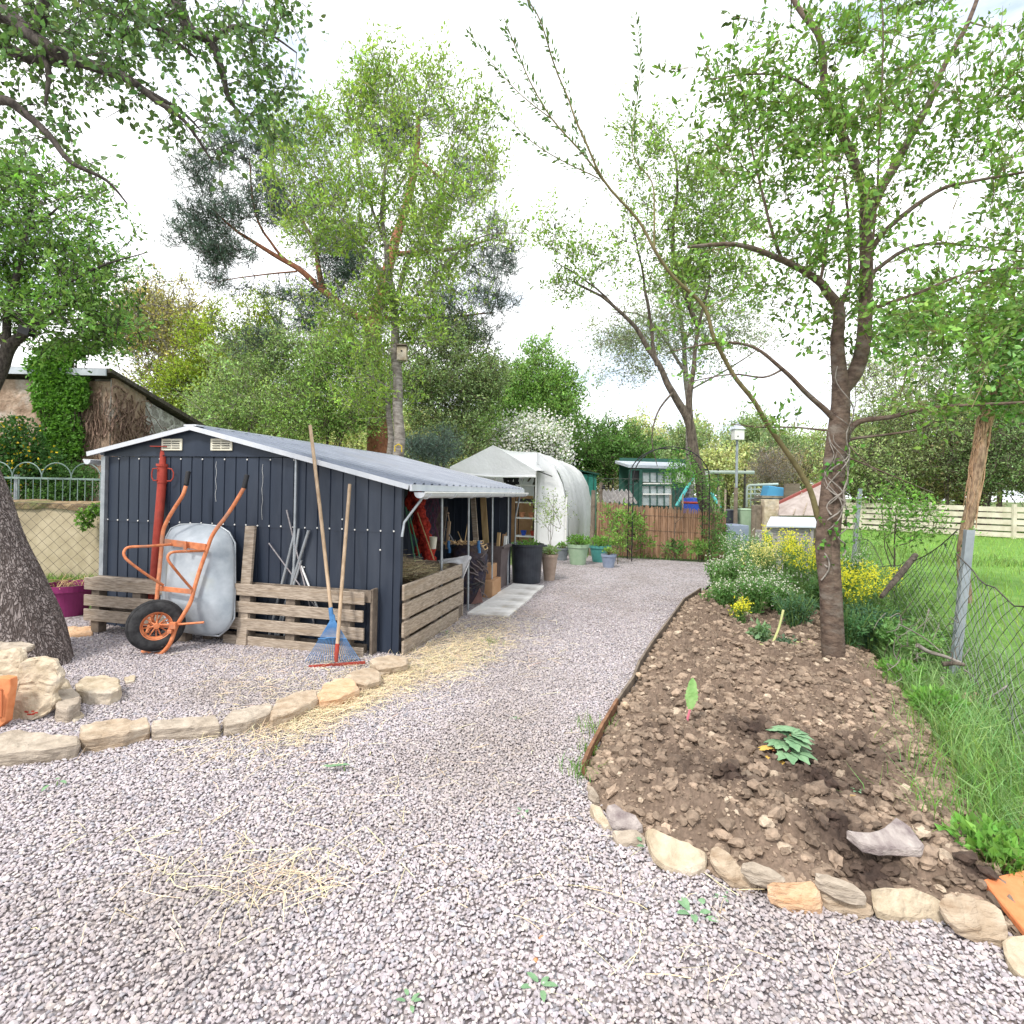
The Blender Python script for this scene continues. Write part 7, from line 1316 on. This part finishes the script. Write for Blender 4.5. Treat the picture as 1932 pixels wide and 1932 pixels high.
# ================================================================== PLANTS IN THE BED
def herb(name, label, u, v, d, h, r, n, col, flower=None, seed=0, leaf=.055, group=None, nfl=120, aspect=.3):
    """bushy flowering plant: many stems with narrow leaves, small flowers at the tips"""
    rng = np.random.default_rng(seed); b = pt(u, v, d); b.z = .05; mb = MB(); PL, DL, PF = [], [], []
    ns_ = max(8, int(n/26))
    for i in range(ns_):
        a = rng.random()*6.28; rr_ = r*rng.random()**.6; tip = b+Vector((math.cos(a)*rr_, math.sin(a)*rr_, h*rng.uniform(.65, 1.05))); m1 = b.lerp(tip, .5)+Vector((0, 0, h*.06)); mb.tube([b+Vector((math.cos(a)*rr_*.25, math.sin(a)*rr_*.25, 0)), m1, tip], [.005, .004, .0015], 4, cap=False)
        for k in range(n//ns_): t = rng.random()**.8*.9; p = (b.lerp(m1, t*2) if t < .5 else m1.lerp(tip, t*2-1)); PL.append(tuple(p+Vector(rng.standard_normal(3))*.022)); DL.append(rng.standard_normal(3)*.7+np.array([math.cos(a)*.5, math.sin(a)*.5, .25]))
        if flower is not None:
            for k in range(nfl//ns_+1): t = rng.random(); p = m1.lerp(tip, .55+.47*t); PF.append(tuple(p+Vector(rng.standard_normal(3))*(.028 if t < .9 else .014)))
    e = empty(name, b, label, 'plant', group); mb.build('stems', M['bark_olive'] if False else STEM, e)
    N = len(PL); V, Fc, C = leaves_arr(np.array(PL), np.array(DL), rng.uniform(.5, 1.2, N)*leaf, rng.uniform(.5, 1.2, N)*leaf*aspect*1.3, ctint(N, col, .2, .06, rng), rng=rng); np_mesh('leaves', V, Fc, M['leaf'], e, tuple(b), C)
    if flower is not None:
        N = len(PF); V, Fc, C = leaves_arr(np.repeat(np.array(PF), 2, 0)+rng.standard_normal((2*N, 3))*.004, rand_unit(2*N, rng), np.full(2*N, .017), np.full(2*N, .016), ctint(2*N, flower, .07, .03, rng), rng=rng); np_mesh('flowers', V, Fc, M['leafflat'], e, tuple(b), C)
    return e
STEM = mat('stem', (.14, .24, .07), (.2, .32, .1), 20, .7)
YF, WF = (.84, .80, .06), (.74, .74, .62)
yl = [(1640, 1180, 5.6, .68, .30), (1600, 1190, 5.4, .64, .24), (1500, 1110, 7.2, .86, .34), (1530, 1130, 6.6, .82, .30), (1470, 1100, 7.6, .9, .32), (1440, 1120, 7.0, .76, .28), (1395, 1190, 5.6, .30, .12)]
yn = ['yellow flowering mustard plant right of the tree trunk, nearest the fence', 'yellow flowering mustard plant just right of the trunk', 'tall yellow flowering mustard plant before the hutch', 'yellow flowering mustard plant touching the trunk on the left', 'yellow flowering mustard plant farthest back by the dark post', 'pale yellow mustard plant amid the white flowers', 'small yellow flowering plant at the front left of the flower clump']
for i, (u, v, d, h, r) in enumerate(yl): herb('mustard_plant', yn[i], u, v, d, h, r, 900 if h > .4 else 260, (.16, .28, .10), YF if i != 5 else (.80, .76, .30), 400+i, nfl=620 if h > .4 else 220, group='yellow flowering mustard plants')
wl = [(1372, 1130, 7.4, .55, .24), (1400, 1110, 8.0, .62, .26), (1430, 1120, 6.6, .52, .24), (1370, 1160, 6.3, .42, .22), (1420, 1170, 6.0, .50, .22), (1460, 1150, 6.2, .52, .22), (1385, 1080, 9.2, .75, .26), (1430, 1080, 8.8, .8, .26), (1350, 1110, 8.2, .42, .2), (1610, 1130, 7.0, .7, .22), (1480, 1180, 5.9, .42, .18)]
wn = ['at the left front', 'behind the left front one', 'in the middle of the clump', 'lowest, by the edging board', 'in front of the middle', 'left of the mustard by the trunk', 'rearmost, at the reed fence end', 'rear, before the dark post', 'leftmost, leaning on the gravel', 'behind the trunk, right side', 'low, close to the trunk']
for i, (u, v, d, h, r) in enumerate(wl): herb('rocket_plant', 'bushy green plant with tiny white flowers, '+wn[i], u, v, d, h, r, 1300, (.13, .27, .08), WF, 430+i, nfl=130, group='white flowering green plants')
for i, (u, v, d, h, r, c_, lb) in enumerate(((1500, 1180, 5.5, .40, .22, (.09, .19, .10), 'dark feathery plant left of the trunk'), (1640, 1250, 5.0, .40, .26, (.07, .16, .09), 'dark blue green feathery plant right of the trunk'), (1600, 1230, 4.9, .36, .2, (.09, .2, .08), 'feathery plant at the foot of the trunk, right side'), (1690, 1260, 4.7, .32, .2, (.13, .27, .08), 'leafy weed clump near the crooked branch'), (1560, 1150, 6.0, .5, .25, (.1, .2, .07), 'green plant hidden behind the trunk'), (1435, 1215, 4.95, .20, .09, (.17, .28, .14), 'small grey green kale plant on the soil'), (1480, 1235, 4.8, .10, .14, (.15, .24, .15), 'low grey green leaves lying left of the trunk'), (1345, 1150, 6.6, .22, .14, (.14, .26, .08), 'little weed at the bed corner'))):
    herb('leafy_plant', lb, u, v, d, h, r, 1500 if i < 5 else 220, c_, None, 470+i, leaf=.05 if i != 5 else .07, aspect=.25 if i < 3 else .5)
for i, (u, v, d, h, r, c_, lb) in enumerate(((1700, 1120, 6.2, .62, .3, (.22, .36, .12), 'tall loose weeds against the sagging mesh behind the leaning stake'), (1740, 1160, 5.4, .5, .28, (.20, .34, .10), 'light green weeds at the mesh below the leaning stake'), (1690, 1190, 5.3, .42, .24, (.17, .30, .10), 'weeds between the mustard and the wire mesh'), (1770, 1230, 4.7, .42, .22, (.24, .38, .14), 'weeds growing through the mesh left of the near post'), (1740, 1260, 4.4, .30, .2, (.2, .36, .12), 'low weeds before the dead branch at the mesh'))):
    herb('leafy_plant', lb, u, v, d, h, r, 800, c_, None, 520+i, leaf=.06, aspect=.22)
# fallen yellow green stalks
for k, (a, b, c_) in enumerate((((340, 640), (410, 650), (620, 690)), ((600, 470), (575, 570), (540, 655)), ((280, 500), (310, 560), (345, 630)), ((540, 480), (500, 540), (470, 570)), ((620, 690), (690, 660), (775, 668)), ((345, 720), (370, 670), (400, 640)), ((640, 640), (700, 650), (775, 620)))):
    P_ = []
    for (x, y) in (a, b, c_): u_, v_ = Z9(x, y); P_.append(gp(u_, max(v_, 1190), .10)+Vector((0, 0, .0)))
    if k == 1: P_ = [pt(*Z9(600, 470), 4.85), pt(*Z9(575, 570), 4.8), pt(*Z9(540, 655), 4.75)]
    thing_mesh(MB().tube(smoothpath(P_), .010, 6), 'bolted_stalk', mat('stalk', (.38, .42, .16), (.5, .5, .24), 9, .7) if k == 0 else bpy.data.materials['stalk'], ['long pale green stalk lying across the soil', 'pale stalk stump standing upright left of the trunk', 'short stalk slanting under the small yellow plant', 'stalk rising to the kale leaves', 'stalk end touching the tree trunk', 'bent stalk at the left of the kale plant', 'stalk lying behind the others at the trunk'][k], 'stalk', 'bolted stalks on the soil')
# big leaf helper (lobed)
def bigleaf(c, dr, ln, wd, nrm=UP, lobes=9, rag=.28, droop=.15, seed=0):
    rnd_ = random.Random(seed); c = Vector(c); dr = Vector(dr).normalized(); sd__ = dr.cross(Vector(nrm)).normalized(); up_ = sd__.cross(dr)
    vs = []; fs = []; n_ = lobes*2
    for i in range(n_+1):
        t = i/n_; w2 = wd*.5*math.sin(math.pi*min(1, t*.9+.08))**.7*(1-rag*(i % 2))*rnd_.uniform(.9, 1.1)
        mid = c+dr*ln*t-up_*(droop*ln*t*t); vs += [mid-sd__*w2+up_*(.12*w2), mid-sd__*w2*.5+up_*(.16*w2), mid, mid+sd__*w2*.5+up_*.16*w2, mid+sd__*w2+up_*.12*w2]
    for i in range(n_):
        for j in range(4): fs.append((i*5+j, i*5+j+1, i*5+6+j, i*5+5+j))
    return vs, fs
LGm = mat('big_leaf', (.13, .25, .13), (.22, .36, .20), 22, .6, .6, 50, c3=(.17, .30, .15), dist=.01); LYm = mat('leaf_yellowing', (.50, .40, .08), (.62, .34, .10), 14, .7, .4, 50)
pc_ = gp(1482, 1428, .09); ap_ = empty('rhubarb_plant', pc_, 'rhubarb plant with crinkled green and yellowing leaves on dark compost', 'plant')
for i, (u, v, z, a, l_, w_, m_) in enumerate(((1488, 1404, .20, .3, .20, .15, LGm), (1510, 1398, .22, .9, .18, .15, LGm), (1500, 1442, .15, -.6, .19, .17, LGm), (1515, 1446, .14, -.2, .12, .10, LGm), (1462, 1412, .16, 2.7, .13, .10, LGm), (1480, 1425, .17, 3.4, .10, .09, LGm), (1458, 1415, .14, 2.3, .11, .08, LYm), (1450, 1430, .11, 3.3, .12, .07, LYm), (1440, 1437, .10, 3.0, .10, .06, LYm), (1475, 1436, .11, 3.9, .10, .07, LYm))):
    c_ = pc_.lerp(gp(u, v, z), .35 if m_ is LGm else 1.); c_.z = z; mbl = MB()
    for lb_ in range(7 if l_ > .12 else 4):
        aa = a+(lb_-(3 if l_ > .12 else 1.5))*.62; vs, fs = bigleaf(c_+Vector((0, 0, .003*lb_)), (math.cos(aa), math.sin(aa)*.9, .18), l_*.62*(1-.05*abs(lb_-3)), l_*.36, seed=i*9+lb_, lobes=4, rag=.25, droop=.35); mbl.add(vs, fs)
    mbl.build('leaf', m_, ap_, smooth=True); MB().tube([pc_-UP*.03, c_.lerp(pc_, .4)+UP*.01, c_], .006, 6).build('leaf_stalk', M['terra'], ap_)
pc_ = gp(1288, 1378, .07); ch = empty('chard_plant', pc_, 'single upright green chard leaf with a pink stalk', 'plant'); mid_ = pt(1302, 1338, pc_.y)
MB().tube([pc_, pc_.lerp(mid_, .5)+Vector((.005, 0, 0)), mid_], [.009, .008, .006], 8).build('leaf_stalk', mat('pink_stalk', (.50, .10, .16), (.6, .2, .25), 9, .5), ch); vs, fs = bigleaf(mid_, (.12, .1, 1), .17, .075, nrm=(0, -1, .1), rag=.12, droop=.05, seed=4); MB().add(vs, fs).build('leaf', mat('chard_leaf', (.16, .33, .09), (.30, .48, .18), 16, .5, .6, 40, dist=.01), ch, smooth=True)
for (u, v, lb, s, z0) in ((1390, 1484, 'tiny rhubarb seedling behind the short plant label', .6, .08), (1618, 1498, 'tiny pale seedling above the tall plant label', .4, .08), (108, 1478, 'pale green fallen leaf on the near gravel at left', .6, .02), (650, 1452, 'fallen fern-like green leaf on the gravel in the middle', .8, .02), (1308, 1732, 'green weed growing in the gravel near the bed stones', .8, .0), (1022, 1868, 'small broad-leaved weed in the near gravel', .6, .0), (775, 1900, 'tiny weed in the near gravel at the bottom', .4, .0), (1225, 1605, 'weed growing between the edging stones', .6, .02), (972, 1360, 'little weed on the path', .35, 0), (1362, 1700, 'tiny weed right of the gravel weed', .3, 0), (850, 1248, 'little weed at the pallet corner in straw', .6, 0), (845, 1196, 'green weed growing against the side pallet', .7, 0), (240, 1188, 'small weed between the barrow and the left pallet', .5, 0), (988, 1540, 'small brownish green weed in the gravel', .35, 0)):
    p = gp(u, v, z0); e = empty('small_weed', p, lb, 'weed', 'weeds and leaves on the ground'); s *= .75; mb = MB(); n_ = 7 if s > .5 else 5; flat_ = 'fallen' in lb
    for i in range(n_*(2 if s >= .8 else 1)):
        a = i*2.4+random.uniform(-.3, .3); off = Vector((math.cos(a), math.sin(a), 0))*.05*s*random.random()*2
        if 'fern' in lb: off = Vector(((i/14-.5)*.16, (i/14-.5)*.05, .01)); a = .5+(i % 2)*2.2
        if 'pale green fallen' in lb and i > 2: continue
        vs, fs = bigleaf(p+off+UP*.015, (math.cos(a), math.sin(a), .12 if flat_ else .5), .075*s*random.uniform(.7, 1.2), .04*s, seed=i, lobes=4, rag=.1, droop=.4); mb.add(vs, fs)
    mb.build('leaves', LGm, e, smooth=True); MB().tube([p-UP*.01, p+UP*.02*s], .003*s+.001, 4).build('stem', STEM, e)
# grass tufts at the edging boards and shed
def tuft(u, v, n, h, lb, r=.05):
    c = gp(u, v); P_ = np.array(tuple(c))+RNG.standard_normal((n, 3))*np.array([r, r, 0]); V, Fc, C = blades_arr(P_, RNG.uniform(.5, 1, n)*h, RNG.uniform(.003, .006, n), RNG.uniform(.2, .9, n), ctint(n, (.17, .30, .08))); tag(np_mesh('grass_tuft', V, Fc, M['leaf'], None, tuple(c), C), lb, 'grass', 'grass tufts at the edges')
tuft(1118, 1380, 90, .10, 'grass tuft on the gravel side of the edging board', .06); tuft(1092, 1465, 80, .11, 'grass tuft where boards and stones of the bed meet', .05); tuft(1108, 1425, 40, .10, 'thin grass tuft midway along the first edging board', .03); tuft(925, 1215, 60, .08, 'grass tuft at the near end of the paving slabs', .05); tuft(800, 1258, 50, .05, 'grass tuft in straw at the shed corner', .09); tuft(900, 1245, 60, .05, 'low grass in the straw beside the side pallet', .09)
tuft(1790, 1400, 260, .26, 'long grass tuft below the near fence post', .14); tuft(1850, 1500, 420, .30, 'long grass tuft leaning over the bed at right', .17); tuft(1880, 1600, 420, .28, 'long grass tuft near the orange tile', .16); tuft(1700, 1300, 260, .22, 'grass tuft beside the crooked grey branch', .14)
leafmass('clover_patch', 'broad leaved weeds beside the orange tile', [(1890, 1610, 40, 30, 2.15, .15), (1780, 1370, 40, 20, 3.6, .1), (1730, 1300, 40, 20, 4.0, .1)], 900, .035, (.15, .33, .07), 12, 'weeds', stems=0) if False else None
for k, (u, v, lb) in enumerate(((1885, 1625, 'broad leaved weeds beside the orange tile'), (1765, 1335, 'broad leaved weeds under the fence post'), (1700, 1275, 'broad leaved weeds left of the crooked branch'))):
    p = gp(u, v, .06); potplant('weed_clump', lb, (p.x, p.y, 0), .09, .16, 420, .045, (.16, .34, .07), 60+k)
